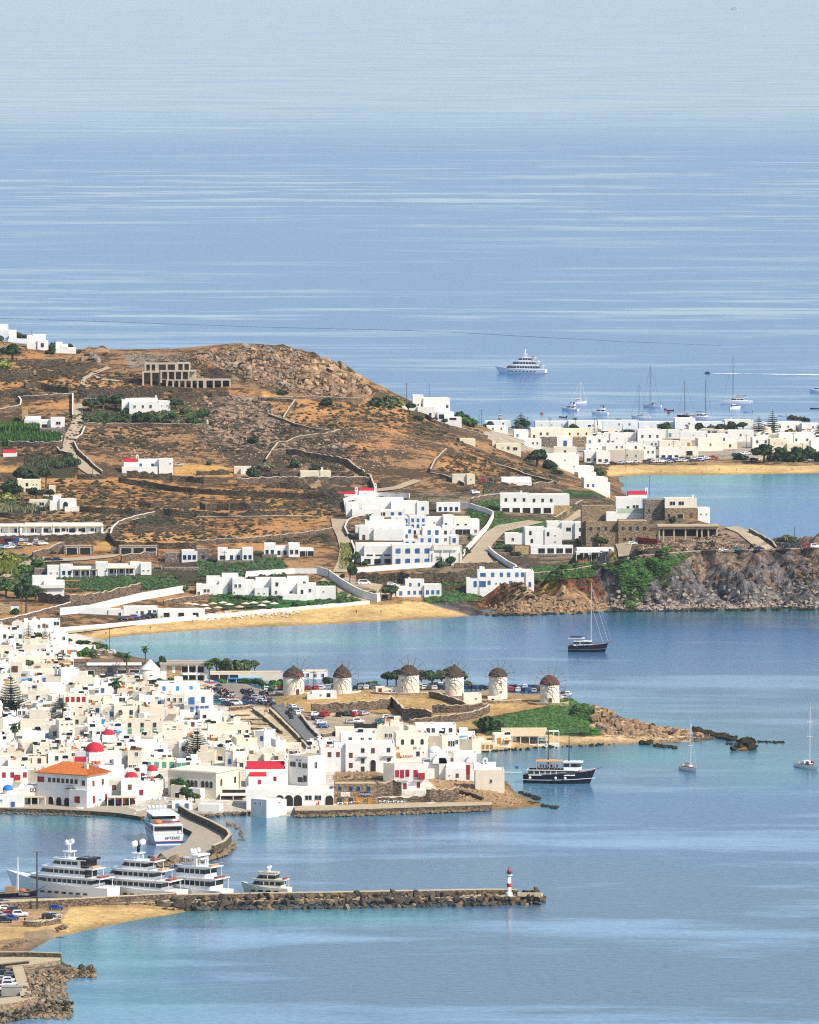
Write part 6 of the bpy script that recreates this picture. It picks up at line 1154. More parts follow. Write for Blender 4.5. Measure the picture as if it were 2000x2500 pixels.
# ---- small pier at the lower left with its walk round a sunken car park
pier=empty('stone_pier',at(60,2420,0));tag(pier,'square stone pier with a sunken car park and a rubble skirt, lower left corner','pier')
def on(par_,o):o.parent=par_;o.location=Vector(o.location)-Vector(par_.location);return o
on(pier,slab([(-80,2354),(150,2354),(170,2366),(62,2376),(82,2450),(60,2458),(-80,2472)],.8,simple('pit_asphalt',(.09,.085,.08),.9,.1,.2,.5),'pit_floor',None,None))
on(pier,slab([(-80,2354),(70,2354),(148,2356),(148,2362),(80,2373),(30,2377),(-80,2377)],1.9,CONC,'walk',None,None))
on(pier,slab([(30,2378),(56,2376),(78,2448),(52,2454)],1.9,CONC,'walk',None,None));on(pier,slab([(-80,2462),(54,2450),(80,2449),(94,2452),(40,2466),(-80,2482)],1.9,CONC,'walk',None,None))
on(pier,parapet([(-60,2352),(60,2352),(150,2355)],.5,2.9,.6,None,QST,TOPC,'parapet',None));on(pier,parapet([(-60,2378),(0,2378),(70,2370)],.9,2.4,.5,None,SHADEIN,TIMBER,'hedge_wall',None))
# ------------------------------------------------------------------ boats
GEL=simple('white_gelcoat',(.80,.81,.82),.3,.5,.03,.5);NAVYH=simple('navy_hull',(.004,.008,.028),.35,.25,.15,.5);TEAK=simple('teak_deck',(.38,.24,.13),.7,.2,.15,1.0);CREAMH=simple('cream_gelcoat',(.72,.66,.52),.35,.5,.05,.5)
DGLASS=simple('tinted_glass',(.012,.018,.026),.08,.7,.2,.5);ALU=simple('grey_mast',(.42,.42,.42),.5,.5,.1,.5);DMAST=simple('dark_mast',(.05,.045,.045),.6,.3,.1,.5);WMAST=simple('white_mast',(.74,.74,.74),.5,.4,.05,.5)
CANVAS=simple('tan_canvas',(.60,.38,.20),.8,.1,.1,.5);ROYAL=simple('royal_blue_hull',(.012,.07,.30),.4,.4,.15,.5);SALMON=simple('orange_raft',(.75,.22,.05),.5,.3,.1,.5);GFLAG=simple('flag_blue',(.03,.12,.42),.7,.2,.1,.5);BLACKP=simple('black_trim',(.015,.015,.017),.4,.4,.2,.5)
def hull_mesh(L,B,fs,fb,mat,deck,rake=.12,transom=.8,fine=.55,stripe=None,n=14,boot=None):
 v=[];f=[];mi=[]
 for i in range(n+1):
  t=i/n
  b=B/2*(transom+(1-transom)*min(1,t/.35))if t<.35 else B/2*(1-((t-.35)/.65)**(2.2 if fine>.5 else 3.0))
  b=max(b,.02)
  z=fs+(fb-fs)*t**2.2;x=-L/2+L*t;xr=rake*L*max(0,(t-.6)/.4)**1.5
  for(yy,zz,xo)in((0,-.7,-xr),(b*.80,-.02,-xr*.85),(b*.9,z*.35,-xr*.55),(b,z,0)):
   v.append((x+xo,-yy,zz));
  for(yy,zz,xo)in((b,z,0),(b*.9,z*.35,-xr*.55),(b*.80,-.02,-xr*.85)):
   v.append((x+xo,yy,zz))
 m=7
 for i in range(n):
  o=i*m
  for j in range(m):
   k=(j+1)%m
   f.append((o+j,o+k,o+m+k,o+m+j));mi.append(1 if j==3 else(2 if(stripe and j in(2,4))else(3 if boot and j in(0,6)else 0)))
 f.append(tuple(range(m)));mi.append(0)
 f.append(tuple(n*m+j for j in range(m-1,-1,-1)));mi.append(0)
 me=mesh_np('hull',v,f,[mat,deck,stripe or mat,boot or mat],mi,False)
 return me
def outline(x0,x1,w0,w1,nose=.35):
 """Deck-house plan: square stern at x0 (half width w0), rounded or tapering front at x1."""
 L=x1-x0;xs=x1-L*nose
 r=[(x0,-w0),(xs,-w0)]
 for i in range(1,6):
  a=math.pi/2*i/6;r.append((xs+L*nose*math.sin(a),-(w1+(w0-w1)*math.cos(a))))
 r+=[(x1,-w1),(x1,w1)]
 for i in range(5,0,-1):
  a=math.pi/2*i/6;r.append((xs+L*nose*math.sin(a),(w1+(w0-w1)*math.cos(a))))
 return r+[(xs,w0),(x0,w0)]
def shrink(o,d,rake=0):
 xs=[p[0]for p in o];cx=(min(xs)+max(xs))/2;hx=(max(xs)-min(xs))/2;hy=max(p[1]for p in o)
 return[(cx+(p[0]-cx)*(hx+d)/hx,p[1]*(hy+d)/hy)for p in o]
def tier(e,o,z0,z1,mat,glass=(.3,.8),name='deckhouse',rake=.0,wmat=None):
 n=len(o);x1=max(p[0]for p in o);x0=min(p[0]for p in o)
 def rk(p,t):return(p[0]-rake*t*max(0,(p[0]-x0)/(x1-x0))**3,p[1]*(1-.05*t))
 mb=MB();mb.add([(p[0],p[1],z0)for p in o]+[rk(p,1)+(z1,)for p in o],[(i,(i+1)%n,n+(i+1)%n,n+i)for i in range(n)]+[tuple(range(n,2*n))])
 h=mb.build(name,mat,e)
 if glass:
  q=shrink(o,.05);a,b=glass
  g=MB();g.add([rk(p,a)+(z0+(z1-z0)*a,)for p in q]+[rk(p,b)+(z0+(z1-z0)*b,)for p in q],[(i,(i+1)%n,n+(i+1)%n,n+i)for i in range(n)]+[tuple(range(n,2*n)),tuple(range(n-1,-1,-1))])
  g.build('window_band',wmat or DGLASS,h)
  ym=max(p[1]for p in o)*(1-.05*(a+b)/2);mu=MB();L_=x1-x0
  for i in range(1,int(L_/2.2)):
   x=x0+L_*.72*i/int(L_/2.2)
   for sg in(-1,1):mu.box(x-.12,x+.12,sg*ym-.09,sg*ym+.09,z0+(z1-z0)*a,z0+(z1-z0)*b)
  if mu.v:mu.build('mullion',mat,h)['kind']='stuff'
 return h
def boat_at(u,v,heading,name,label,cat='boat',group=None):
 p=at(u,v,0.0);e=empty(name,p,math.radians(heading));tag(e,label,cat,group);return e,proj(*p)[2]
def radar(e,x,z,h=3.0,domes=((0,1.2),),mat=None,w=.7,parent_name='mast'):
 m_=MB().box(x-w*.4,x+w*.4,-w*.35,w*.35,z,z+h*.6).box(x-w*.2,x+w*.2,-.1,.1,z+h*.6,z+h).box(x-.15,x+.15,-h*.45,h*.45,z+h*.55,z+h*.63)
 o=m_.build(parent_name,mat or GEL,e)
 for dy,r in domes:MB().ball((x,dy,z+h*.55+r*.45),r*.40,0,10,r*.5).build('radar_dome',GEL,o,True)
def motor_yacht(u,v,L,heading,label,tiers=3,B=None,name='motor_yacht',fs=2.0,fb=3.6,group=None,domes=None,hull=None,cat='yacht',mastmat=None,flag=True,th=2.3):
 e,k=boat_at(u,v,heading,name,label,cat,group);B=B or L*.2;hm=hull or GEL
 link('hull',hull_mesh(L,B,fs,fb,hm,GEL,.10,.85,boot=NAVYH),e)
 p_=MB()
 for i in range(int(L/3.2)):
  x=-L*.32+i*2.3
  if x<L*.22:
   for sgn in(-1,1):p_.box(x,x+1.3,sgn*B*.475-.04,sgn*B*.475+.04,fs*.45,fs*.45+.5)
 p_.build('porthole',DGLASS,e)['kind']='stuff'
 z=fs-.1;a,b=-L*.36,L*.28
 for t in range(tiers):
  w=B*(.44-.05*t);hh=th*(1-.06*t)
  tier(e,outline(a,b,w,w*.45,.4),z,z+hh,hm,(.38,.80),'deckhouse',1.4+.5*t)
  o=outline(a-L*.085,b-L*.03,w*1.08,w*.4,.4)
  MB().prism(o,z+hh-.02,z+hh+.22).build('deck',hm,e)
  n2=MB()
  for sgn in(-1,1):n2.tube((a-L*.07,sgn*w*.95,z),(a-L*.07,sgn*w*.95,z+hh),.09,.09,5)
  n2.build('stanchion',hm,e)
  r_=MB()
  for sgn in(-1,1):r_.box(a-L*.08,a+L*.05,sgn*w*1.03-.03,sgn*w*1.03+.03,z+hh+.95,z+hh+1.02)
  r_.box(a-L*.08-.03,a-L*.08+.03,-w*1.03,w*1.03,z+hh+.95,z+hh+1.02).build('railing',ALU,e)
  sf=MB().box(a-L*.06,a-L*.02,-w*.6,w*.6,z+hh+.22,z+hh+.7).build('sofa',CANVAS if t%2 else simple('cushion_red',(.30,.07,.06),.8,.1,.2),e)
  z+=hh+.2;a+=L*.075;b-=L*.105
 MB().prism(outline(a+.2,b-.3,B*.22,B*.12,.4),z+1.7,z+1.95).build('hardtop',hm,e)
 mb=MB()
 for x in(a+.8,b-1.5):
  for sgn in(-1,1):mb.tube((x,sgn*B*.18,z),(x,sgn*B*.18,z+1.75),.14,.12,5)
 mb.build('hardtop_leg',hm,e)
 radar(e,(a+b)/2-.3,z+1.95,L*.09,domes or((-B*.16,1.3),(B*.16,1.3)),mastmat,.8)
 if flag:MB().tube((-L*.49,0,fs),(-L*.52,0,fs+2.2),.05,.04,4).build('flagstaff',ALU,e)
 MB().box(-L*.53,-L*.47,-B*.36,B*.36,.25,.5).build('swim_platform',TEAK,e)
 return e,k
far=motor_yacht(1271,911,32,164,'large white three-deck yacht anchored alone off the hill',3,6.6,fs=2.4,fb=4.0,domes=((0,1.4),),th=2.4)
y1,k1=motor_yacht(146,2192,35,150,'big white yacht at the left edge with raked mast and dark funnel frame',3,7.8,fs=4.0,fb=6.8,th=2.4,domes=((-1.4,1.6),(1.4,1.6)))
MB().box(-10.5,-8.6,-2.6,2.6,4.0,11.2).box(-11.6,-7.2,-2.8,2.8,11.2,11.8).build('funnel_frame',BLACKP,y1);MB().box(-8.4,-6.6,-2.5,2.5,4.0,11.0).build('funnel_wing',GEL,y1)
for i in range(4):MB().box(-13+i*4.2,-10.4+i*4.2,-3.86,-3.7,1.6,2.9).build('hull_window',DGLASS,y1)
y2,k2=motor_yacht(314,2192,34,152,'sleek white yacht with a black mast between two other big yachts',3,8.0,fs=3.0,fb=5.4,th=2.6,domes=((-2.6,1.9),(-1.5,1.8),(1.6,1.9),(2.8,1.8)),mastmat=NAVYH)
y3,k3=motor_yacht(462,2192,25,148,'white yacht with red cushions and a high white arch, last of the three big ones',2,7.6,fs=3.0,fb=5.2,th=3.1,domes=((-1.6,1.5),(0,1.4),(1.8,1.6)))
MB().box(-4.4,-3.4,-3.0,-2.5,9.2,12.0).box(-4.4,-3.4,2.5,3.0,9.2,12.0).box(-5,-2.5,-3.0,3.0,12.0,12.35).build('radar_arch',GEL,y3)
y4,k4=motor_yacht(648,2184,14.5,160,'small cream motor yacht berthed alone against the breakwater',1,4.4,fs=2.2,fb=3.4,th=2.2,hull=CREAMH,domes=((-1.0,1.0),(1.0,1.0)))
tier(y4,outline(-3.5,2.6,1.7,.7,.5),4.3,5.9,CREAMH,(.2,.85),'upper_cabin',1.4)
fe,kf=boat_at(392,2050,102,'ferry','white island ferry with orange life raft moored stern-to at the jetty','ferry')
link('hull',hull_mesh(27,9.4,3.2,4.4,GEL,simple('deck_grey',(.45,.42,.38),.8,.2,.1),.06,.95,stripe=None,boot=NAVYH),fe)
MB().box(-13.62,-13.5,-4.4,4.4,.55,.95).build('blue_stripe',ROYAL,fe);MB().box(-13.63,-13.5,-4.4,4.4,.95,1.2).build('red_stripe',RED,fe)
tier(fe,outline(-11.5,8,4.1,2.0,.3),3.2,5.6,GEL,(.35,.8),'saloon');MB().prism(outline(-13,8.6,4.4,2.2,.3),5.6,5.85).build('upper_deck',GEL,fe)
tier(fe,outline(-5.5,6.5,3.6,1.8,.35),5.85,8.1,GEL,(.4,.85),'bridge',1.0);MB().prism(outline(-9.5,7,4.0,2.0,.35),8.1,8.35).build('top_deck',GEL,fe)
for sgn in(-1,1):
 MB().box(-12.8,-12.5,sgn*4.2-.1,sgn*4.2+.1,3.2,5.6).build('post',GEL,fe)
 MB().ball((-2,sgn*4.3,6.4),.8,0,10).build('life_raft_canister',GEL,fe,True)
MB().ball((-9.5,2.4,6.5),1.2,0,10,.6).build('life_raft',SALMON,fe,True)
for i in range(6):MB().lathe([(.55,6.1),(.7,6.25),(.55,6.4)],8,-9.0,-3.6+i*.9).build('life_ring',RED,fe)
radar(fe,2,8.35,5.5,((-1.6,1.1),(1.6,1.1),(0,.9)),ALU,.4)
for i in range(5):MB().ball((6.5-i*.2,-2.4+i*1.2,9.0),.55,0,8).build('radar_dome',GEL,fe,True)
for i,x in enumerate((-12,-9,-6)):MB().box(x,x+1.6,4.42,4.5,3.9,4.9).build('side_window',DGLASS,fe)
cu=bpy.data.curves.new('name_lettering','FONT');cu.body='ΑΡΤΕΜΙΣ';cu.size=1.05;cu.align_x='CENTER';cu.extrude=.02;cu.materials.append(NAVYH)
o=text_obj('name_lettering',cu,fe);o.location=(-13.66,-1.2,1.75);o.rotation_euler=(math.pi/2,0,-math.pi/2)
def rig(e,x,z,h,mat,r=.11,boom=0,stays=(),spread=(.45,.7)):
 m_=MB().tube((x,0,z),(x,0,z+h),r,r*.6,6).build('mast',mat,e)
 s_=MB()
 for t in spread:s_.box(x-.05,x+.05,-h*.055,h*.055,z+h*t,z+h*t+.08)
 for(xx,zz)in stays:s_.tube((x,0,z+h*.97),(xx,0,zz),.04,.04,3)
 for sgn in(-1,1):s_.tube((x,0,z+h*.95),(x-.3,sgn*h*.09,z),.03,.03,3)
 s_.build('rigging',mat,m_)
 if boom:MB().tube((x,0,z+1.3),(x-boom,0,z+1.5),.17,.13,6).build('boom',WMAST,m_)
def sail_yacht(u,v,L,heading,mast,label,hull=None,mat=None,group=None,extra=None,name='sailing_yacht'):
 e,k=boat_at(u,v,heading,name,label,'sailing boat',group)
 link('hull',hull_mesh(L,L*.3,1.15,1.45,hull or GEL,TEAK,.07,.72,boot=ROYAL),e)
 tier(e,outline(-L*.15,L*.22,L*.085,L*.03,.6),1.1,1.75,GEL,(.3,.75),'coachroof',.8)
 MB().box(-L*.17,-L*.02,-L*.09,L*.09,2.3,2.45).box(-L*.03,-L*.01,-L*.09,L*.09,1.5,2.4).build('sprayhood',extra or GREYP,e)
 rig(e,L*.1,1.5,mast,mat or ALU,.12,L*.36,((L*.48,1.5),(-L*.49,1.3)))
 MB().tube((-L*.42,0,1.2),(-L*.42,0,2.1),.35,.05,6).build('wheel',ALU,e)
 return e
sa=sail_yacht(1683,1882,11.5,-68,14.8,'white sailing yacht with a bare pale mast off the reef rocks',mat=WMAST)
sb=sail_yacht(1972,1876,13,-62,19.5,'white sailing yacht with red bundles on deck near the right edge',mat=WMAST,extra=GEL)
for sgn in(-1,1):MB().ball((1.5,sgn*.9,2.0),.55,0,8).build('red_bundle',RED,sb,True)
sail_yacht(1414,985,10,20,11,'pale sailing boat half hidden behind a motor cruiser',mat=WMAST)
sail_yacht(1592,994,11,160,22.5,'dark-masted sailing boat with a sprayhood and dinghy, middle of the roadstead',extra=NAVY,mat=DMAST)
sail_yacht(1565,1021,11,172,17.5,'sailing boat anchored close behind the far white roofs, westmost dark mast',mat=DMAST,hull=GEL)
sail_yacht(1676,1019,11,165,18.5,'sailing boat with furled blue cover close behind the white roofs',mat=DMAST,hull=NAVYH)
def catamaran(u,v,L,heading,mast,label,mat=None):
 e,k=boat_at(u,v,heading,'catamaran',label,'catamaran')
 for sgn in(-1,1):
  o=link('hull',hull_mesh(L,L*.13,1.5,1.7,GEL,GEL,.04,.8),e);o.location=(0,sgn*L*.21,0)
 MB().box(-L*.34,L*.18,-L*.2,L*.2,.8,1.6).build('bridge_deck',GEL,e)
 tier(e,outline(-L*.26,L*.16,L*.2,L*.09,.5),1.6,3.0,GEL,(.25,.8),'saloon',1.2);MB().prism(outline(-L*.32,0,L*.16,L*.1,.3),4.2,4.4).build('bimini',NAVY,e)
 mb=MB()
 for x in(-L*.28,-L*.05):
  for sgn in(-1,1):mb.tube((x,sgn*L*.12,3),(x,sgn*L*.12,4.25),.06,.06,4)
 mb.build('bimini_frame',ALU,e);rig(e,L*.1,3.0,mast,mat or DMAST,.15,L*.4,((L*.42,1.8),));return e
catamaran(1797,984,17.5,168,24,'big white catamaran with a dark bimini in the roadstead');catamaran(1718,1023,12,-25,19,'white catamaran nosing towards the far village with its mast bare')
def cruiser(u,v,L,heading,label,top=True,hull=None,group=None):
 e,k=boat_at(u,v,heading,'motor_cruiser',label,'motor boat',group)
 link('hull',hull_mesh(L,L*.3,1.2,1.9,hull or GEL,GEL,.1,.9),e);tier(e,outline(-L*.3,L*.22,L*.12,L*.05,.6),1.2,2.7,GEL,(.35,.8),'cabin',1.2)
 if top:tier(e,outline(-L*.3,L*.05,L*.11,L*.06,.5),2.7,3.5,GEL,None,'flybridge');MB().box(-L*.28,-L*.02,-L*.12,L*.12,4.6,4.75).box(-L*.25,-L*.23,-L*.1,L*.1,3.4,4.6).build('bimini',NAVY,e)
 MB().box(-L*.5,-L*.32,-L*.11,L*.11,1.0,1.25).build('cockpit',TEAK,e);return e
cruiser(1391,1002,10.5,155,'white motor cruiser with a dark canopy before the pale sailing boat');cruiser(1464,1011,10,160,'white flybridge cruiser alone between two mast groups');cruiser(1795,999,7,20,'small white motor boat moored in front of the big catamaran',False);cruiser(1996,957,10,165,'pale motor boat cut by the right edge of the picture',False)
cruiser(1221,1024,6,100,'stubby wooden fishing boat with a thin mast near the pole',False,TEAK);MB().tube((0,0,1),(0,0,9),.09,.05,5).build('mast',DMAST,bpy.data.objects['motor_cruiser.004'])
def dinghy(u,v,L,heading,label,mat=None,cat='dinghy'):
 e,k=boat_at(u,v,heading,'dinghy',label,cat)
 link('hull',hull_mesh(L,L*.42,.45,.6,mat or GEL,GREYP,.05,.85,n=8),e);MB().box(-L*.1,L*.05,-L*.17,L*.17,.4,.55).build('thwart',TEAK,e);MB().box(-L*.55,-L*.46,-.2,.2,.1,1.1).build('outboard',BLACKP,e);return e
dinghy(1826,1007,5,170,'small white open boat beyond the far village roofs');dinghy(1636,1003,4,180,'small grey boat beside the red buoys',NAVYH);dinghy(1909,1016,4.5,175,'white open boat beside its twin off the right village',GEL);dinghy(1921,1016,4.5,175,'white open boat nearer the dark shoal off the right village',GEL);dinghy(1374,1019,5,150,'dark open boat off the tall poles',BLACKP);dinghy(1990,998,6,175,'long low dark boat at the right edge',NAVYH)
js,kj=boat_at(1727,912,180,'jet_ski','jet ski with a rider pulling a long white wake','jet ski');link('hull',hull_mesh(3.4,1.2,.6,.8,BLACKP,BLACKP,.1,.7,n=8),js);MB().box(-1,.4,-.25,.25,.6,1.1).tube((.4,0,.9),(.7,0,1.5),.15,.08,5).build('seat',NAVY,js)
tp,kt=motor_yacht(1791,24,30,165,'tiny pale motor yacht far out near the top of the picture',2,7,fs=2.5,fb=4,th=3)
def caique(u,v,L,heading,label,masts,name,deckhouse,fs=2.0,fb=3.1):
 e,k=boat_at(u,v,heading,name,label,'wooden boat')
 link('hull',hull_mesh(L,L*.24,fs,fb,NAVYH,TEAK,.09,.6,fine=.6,stripe=None),e)
 r_=MB();n=12
 for sgn in(-1,1):
  for i in range(n):
   t=i/n;t2=(i+1)/n
   def bb(t):return L*.12*(.6+.4*min(1,t/.35))if t<.35 else L*.12*(1-((t-.35)/.65)**2.2)
   def zz(t):return fs+(fb-fs)*t**2.2
   r_.tube((-L/2+L*t,sgn*bb(t)*.93,zz(t)*.42),(-L/2+L*t2,sgn*bb(t2)*.93,zz(t2)*.42),.10,.10,4);r_.tube((-L/2+L*t,sgn*bb(t),zz(t)+.45),(-L/2+L*t2,sgn*bb(t2),zz(t2)+.45),.06,.06,4)
 r_.build('rubbing_strake',WHITEP if L>20 else GREYP,e)
 MB().tube((L*.46,0,fb-.1),(L*.62,0,fb+1.1),.16,.08,6).build('bowsprit',TIMBER,e)
 for x,h,m_ in masts:rig(e,x,2.2,h,m_,.22,0,((L*.6,4.0),)if len(masts)==1 else(),(.6,))
 deckhouse(e);return e
def dh1(e):
 tier(e,outline(-9.5,5.0,2.4,2.0,.2),2.6,4.4,GEL,(.2,.85),'saloon');MB().prism(outline(-10,6.0,2.7,2.1,.2),4.2,4.4).build('upper_deck',GEL,e)
 tier(e,outline(1.5,7.0,2.1,1.6,.3),4.4,6.7,GEL,(.4,.85),'wheelhouse',.6);MB().prism(outline(1.2,7.4,2.4,1.8,.3),6.7,6.95).build('wheelhouse_roof',GEL,e)
 MB().box(-7.2,.8,-2.5,2.5,6.9,7.2).build('awning',CANVAS,e);q=MB()
 for x in(-7,-3,.6):
  for sgn in(-1,1):q.tube((x,sgn*2.4,4.4),(x,sgn*2.4,6.9),.06,.06,4)
 q.build('awning_post',ALU,e)
 for x in(-9,-1,2):MB().ball((x,-3.0,1.9),.45,0,8).build('fender',WHITEP,e,True)
 MB().tube((-11.8,0,2.2),(-13.0,0,5.2),.05,.04,4).build('flagstaff',ALU,e);MB().box(-13.9,-12.8,-.03,.03,4.4,5.2).build('flag',GFLAG,e)
 MB().box(-17.5,-11.8,-.35,.35,3.2,3.35).tube((-17.5,0,3.2),(-12,0,5.0),.03,.03,3).build('stern_gangway',GEL,e)
 r=random.Random(5);p=MB()
caq=caique(1366,1912,22.5,-6,'two-masted navy excursion boat with white decks and tan awning',((-3.5,14.5,DMAST),(3.0,12.5,DMAST)),'excursion_boat',dh1,2.7,4.3)
def dh2(e):
 tier(e,outline(-5.2,1.4,1.5,1.1,.25),2.4,4.3,GEL,(.35,.8),'deckhouse');MB().box(-7.2,-1.2,-1.7,1.7,5.1,5.25).build('awning',WHITEP,e);MB().box(-6.6,-2.0,-1.5,1.5,5.7,5.85).build('bimini',NAVY,e);q=MB()
 for x in(-7,-4,-1.4):
  for sgn in(-1,1):q.tube((x,sgn*1.6,2.0),(x,sgn*1.6,5.7 if x>-6.8 else 5.1),.05,.05,4)
 q.build('awning_post',ALU,e);MB().tube((7.4,0,4.0),(1.2,0,24.0),.10,.08,5).tube((5.6,0,3.2),(1.0,0,18.0),.10,.08,5).build('furled_sail',ALU,e);MB().tube((1.4,-3.4,16),(1.4,3.4,16),.06,.06,4).build('spreader',TIMBER,e)
gul=caique(1436,1592,14.8,-7,'single-masted navy gulet anchored in the sandy bay',((1.2,23.5,ALU),),'gulet',dh2,2.5,3.4)
fb_=caique(25,2199,16,-8,'blue wooden fishing boat tied up at the left edge with two short masts',((-4.6,12,WMAST),(2.2,10,WMAST)),'fishing_boat',lambda e:(MB().box(-1.2,1.6,-1.2,1.2,2.0,4.0).build('wheelhouse',TEAK,e),MB().ball((3.4,0,2.9),1.0,0,8,.6).build('net_pile',TERRA,e)))
fb_.children[0].data.materials[0]=ROYAL
cu=bpy.data.curves.new('name_lettering','FONT');cu.body='ΕΡΕΙΚΗ';cu.size=.9;cu.align_x='CENTER';cu.materials.append(WHITEP);o=text_obj('name_lettering',cu,fb_);o.location=(4.2,-1.78,1.8);o.rotation_euler=(math.pi/2,0,-.14)
for u,v,c in((1625,1001,'red'),(1633,1009,'red'),(1323,1011,'red')):
 o=MB().ball((0,0,.2),.9,0,8).build('buoy',RED,None,True);o.location=at(u,v,0);tag(o,{1625:'small red buoy beside the grey boat, upper one',1633:'small red buoy beside the grey boat, lower one',1323:'red float on open water off the pole'}[u],'buoy')
FOAM=simple('sea_foam',(.80,.84,.88),.8,.2,.2,.3);CREASE=simple('rough_water',(.045,.145,.325),.22,.5,.3,.05)
def wake(pts,w,mat,label):
 v=[];f=[]
 P=[at(u,y,.12)for u,y in smooth_line(pts,12)]
 r=random.Random(3);run=1.0
 for i,p in enumerate(P):run=min(1.2,max(.15,run+r.uniform(-.4,.4)));ww=w*run*min(1,.3+i/6);v+=[(p.x,p.y-ww,p.z),(p.x,p.y+ww,p.z)]
 f=[(2*i,2*i+2,2*i+3,2*i+1)for i in range(len(P)-1)]
 tag(link('wake',mesh_np('wake',v,f,[mat])),label,kind='structure')
wake([(1738,912),(1850,913),(2005,915)],5,FOAM,'white wake of the jet ski');wake([(1745,22),(1780,24),(1803,25)],25,FOAM,'faint wake of the far yacht')
wake([(-20,776),(200,782),(600,796),(1000,806),(1180,814),(1500,832),(1760,843)],5,CREASE,'long dark crease of an old ship wake')
# ------------------------------------------------------------------ cars, vans and scooters
CARP={'white':(.75,.75,.75),'silver':(.42,.44,.46),'black':(.012,.013,.015),'grey':(.10,.11,.12),'blue':(.012,.06,.26),'red':(.42,.015,.02),'yellow':(.65,.36,.02),'navy':(.010,.02,.06),'teal':(.02,.16,.20)}
CARM={c:simple(c+'_car_paint',v,.28,.6,.03,.5)for c,v in CARP.items()}
TYRE=simple('tyre_rubber',(.015,.015,.015),.85,.2,.2,1.0);GLASSC=simple('car_glass',(.015,.02,.025),.08,.7,.1,.5);LAMP=simple('lamp_lens',(.7,.68,.62),.2,.6,.05)
def car_shell(kind):
 """Side profile (x, z) and where the glass starts."""
 if kind=='van':return[(-2.4,.35),(-2.45,1.2),(-2.4,2.0),(-1.9,2.15),(1.0,2.12),(1.6,1.55),(2.3,1.2),(2.45,.9),(2.4,.35)],1.25
 if kind=='suv':return[(-2.1,.4),(-2.15,1.0),(-2.05,1.55),(-1.7,1.78),(.2,1.78),(.85,1.22),(1.9,1.05),(2.15,.8),(2.1,.4)],1.08
 if kind=='jeep':return[(-1.9,.45),(-1.95,1.15),(-1.85,1.8),(-1.6,1.85),(.3,1.85),(.7,1.2),(1.7,1.12),(1.85,.8),(1.8,.45)],1.15
 return[(-1.95,.3),(-2.0,.85),(-1.75,1.35),(-1.2,1.48),(.1,1.47),(.85,.98),(1.75,.82),(1.95,.6),(1.9,.3)],.9
_CARM={}
def car_meshes(kind,col):
 key=(kind,col)
 if key in _CARM:return _CARM[key]
 pr,zg=car_shell(kind);n=len(pr);w=.9 if kind!='van' else.98
 v=[];
 for sgn in(-1,1):
  for x,z in pr:v.append((x,sgn*w*(1 if z<=zg else.84),z))
 f=[(i,n+i,n+(i+1)%n,(i+1)%n)for i in range(n)]+[tuple(range(n)),tuple(range(2*n-1,n-1,-1))]
 body=mesh_np('body',v,f,[CARM[col]])
 top=max(z for _,z in pr);up=[p for p in pr if p[1]>zg];g=MB()
 xa=min(p[0]for p in up);xb=max(p[0]for p in pr if p[1]>zg*.98);xb2=[p for p in pr if p[1]>=top-.08]
 x0=xa+.25;x1=max(p[0]for p in xb2)
 for sgn in(-1,1):
  y=sgn*(w*.9+.02)
  g.add([(x0-.1,sgn*(w*.985),zg+.06),(xb-.35,sgn*(w*.985),zg+.06),(x1-.05,sgn*(w*.85+.01),top-.16),(x0+.15,sgn*(w*.85+.01),top-.16)],[(0,1,2,3)if sgn<0 else(3,2,1,0)])
 i0=max(i for i in range(n)if pr[i][1]>=top-.08);a,b=pr[i0],pr[i0+1]
 g.add([(a[0]+.06,-w*.75,a[1]-.06),(a[0]+.06,w*.75,a[1]-.06),(b[0]-.02,w*.85,b[1]+.06),(b[0]-.02,-w*.85,b[1]+.06)],[(0,3,2,1)])
 i1=min(i for i in range(n)if pr[i][1]>zg and i>0);a,b=pr[i1-1],pr[i1]
 g.add([(b[0]-.03,-w*.75,b[1]-.03),(b[0]-.03,w*.75,b[1]-.03),(a[0]+(b[0]-a[0])*.35-.05,w*.8,zg+.1),(a[0]+(b[0]-a[0])*.35-.05,-w*.8,zg+.1)],[(0,1,2,3)])
 glass=g.mesh('window_glass',GLASSC)
 t=MB();r=.33 if kind!='van' else.36
 for i in range(1):t.tube((0,-.11,0),(0,.11,0),r,r,12);t.tube((0,-.115,0),(0,.115,0),r*.55,r*.55,8,1)
 wheel=t.mesh('wheel',[TYRE,CARM['silver']])
 lamp=MB().box(-.03,.03,-.18,.18,-.07,.07).mesh('headlight',LAMP)
 allm=MB();allm.add(v,f,0)
 o=len(allm.v);allm.v+=[tuple(q)for q in g.v];allm.f+=[tuple(i+o for i in ff)for ff in g.f];allm.m+=[1]*len(g.f)
 xl=pr[-1][0]*.62
 for x in(-xl,xl):
  for sgn in(-1,1):allm.tube((x,sgn*(w-.2),r),(x,sgn*(w+.01),r),r,r,8,2)
 small=allm.mesh('car',[CARM[col],GLASSC,TYRE])
 _CARM[key]=(body,glass,wheel,lamp,small,xl,w,r,pr[-2]);return _CARM[key]
CARS=[]
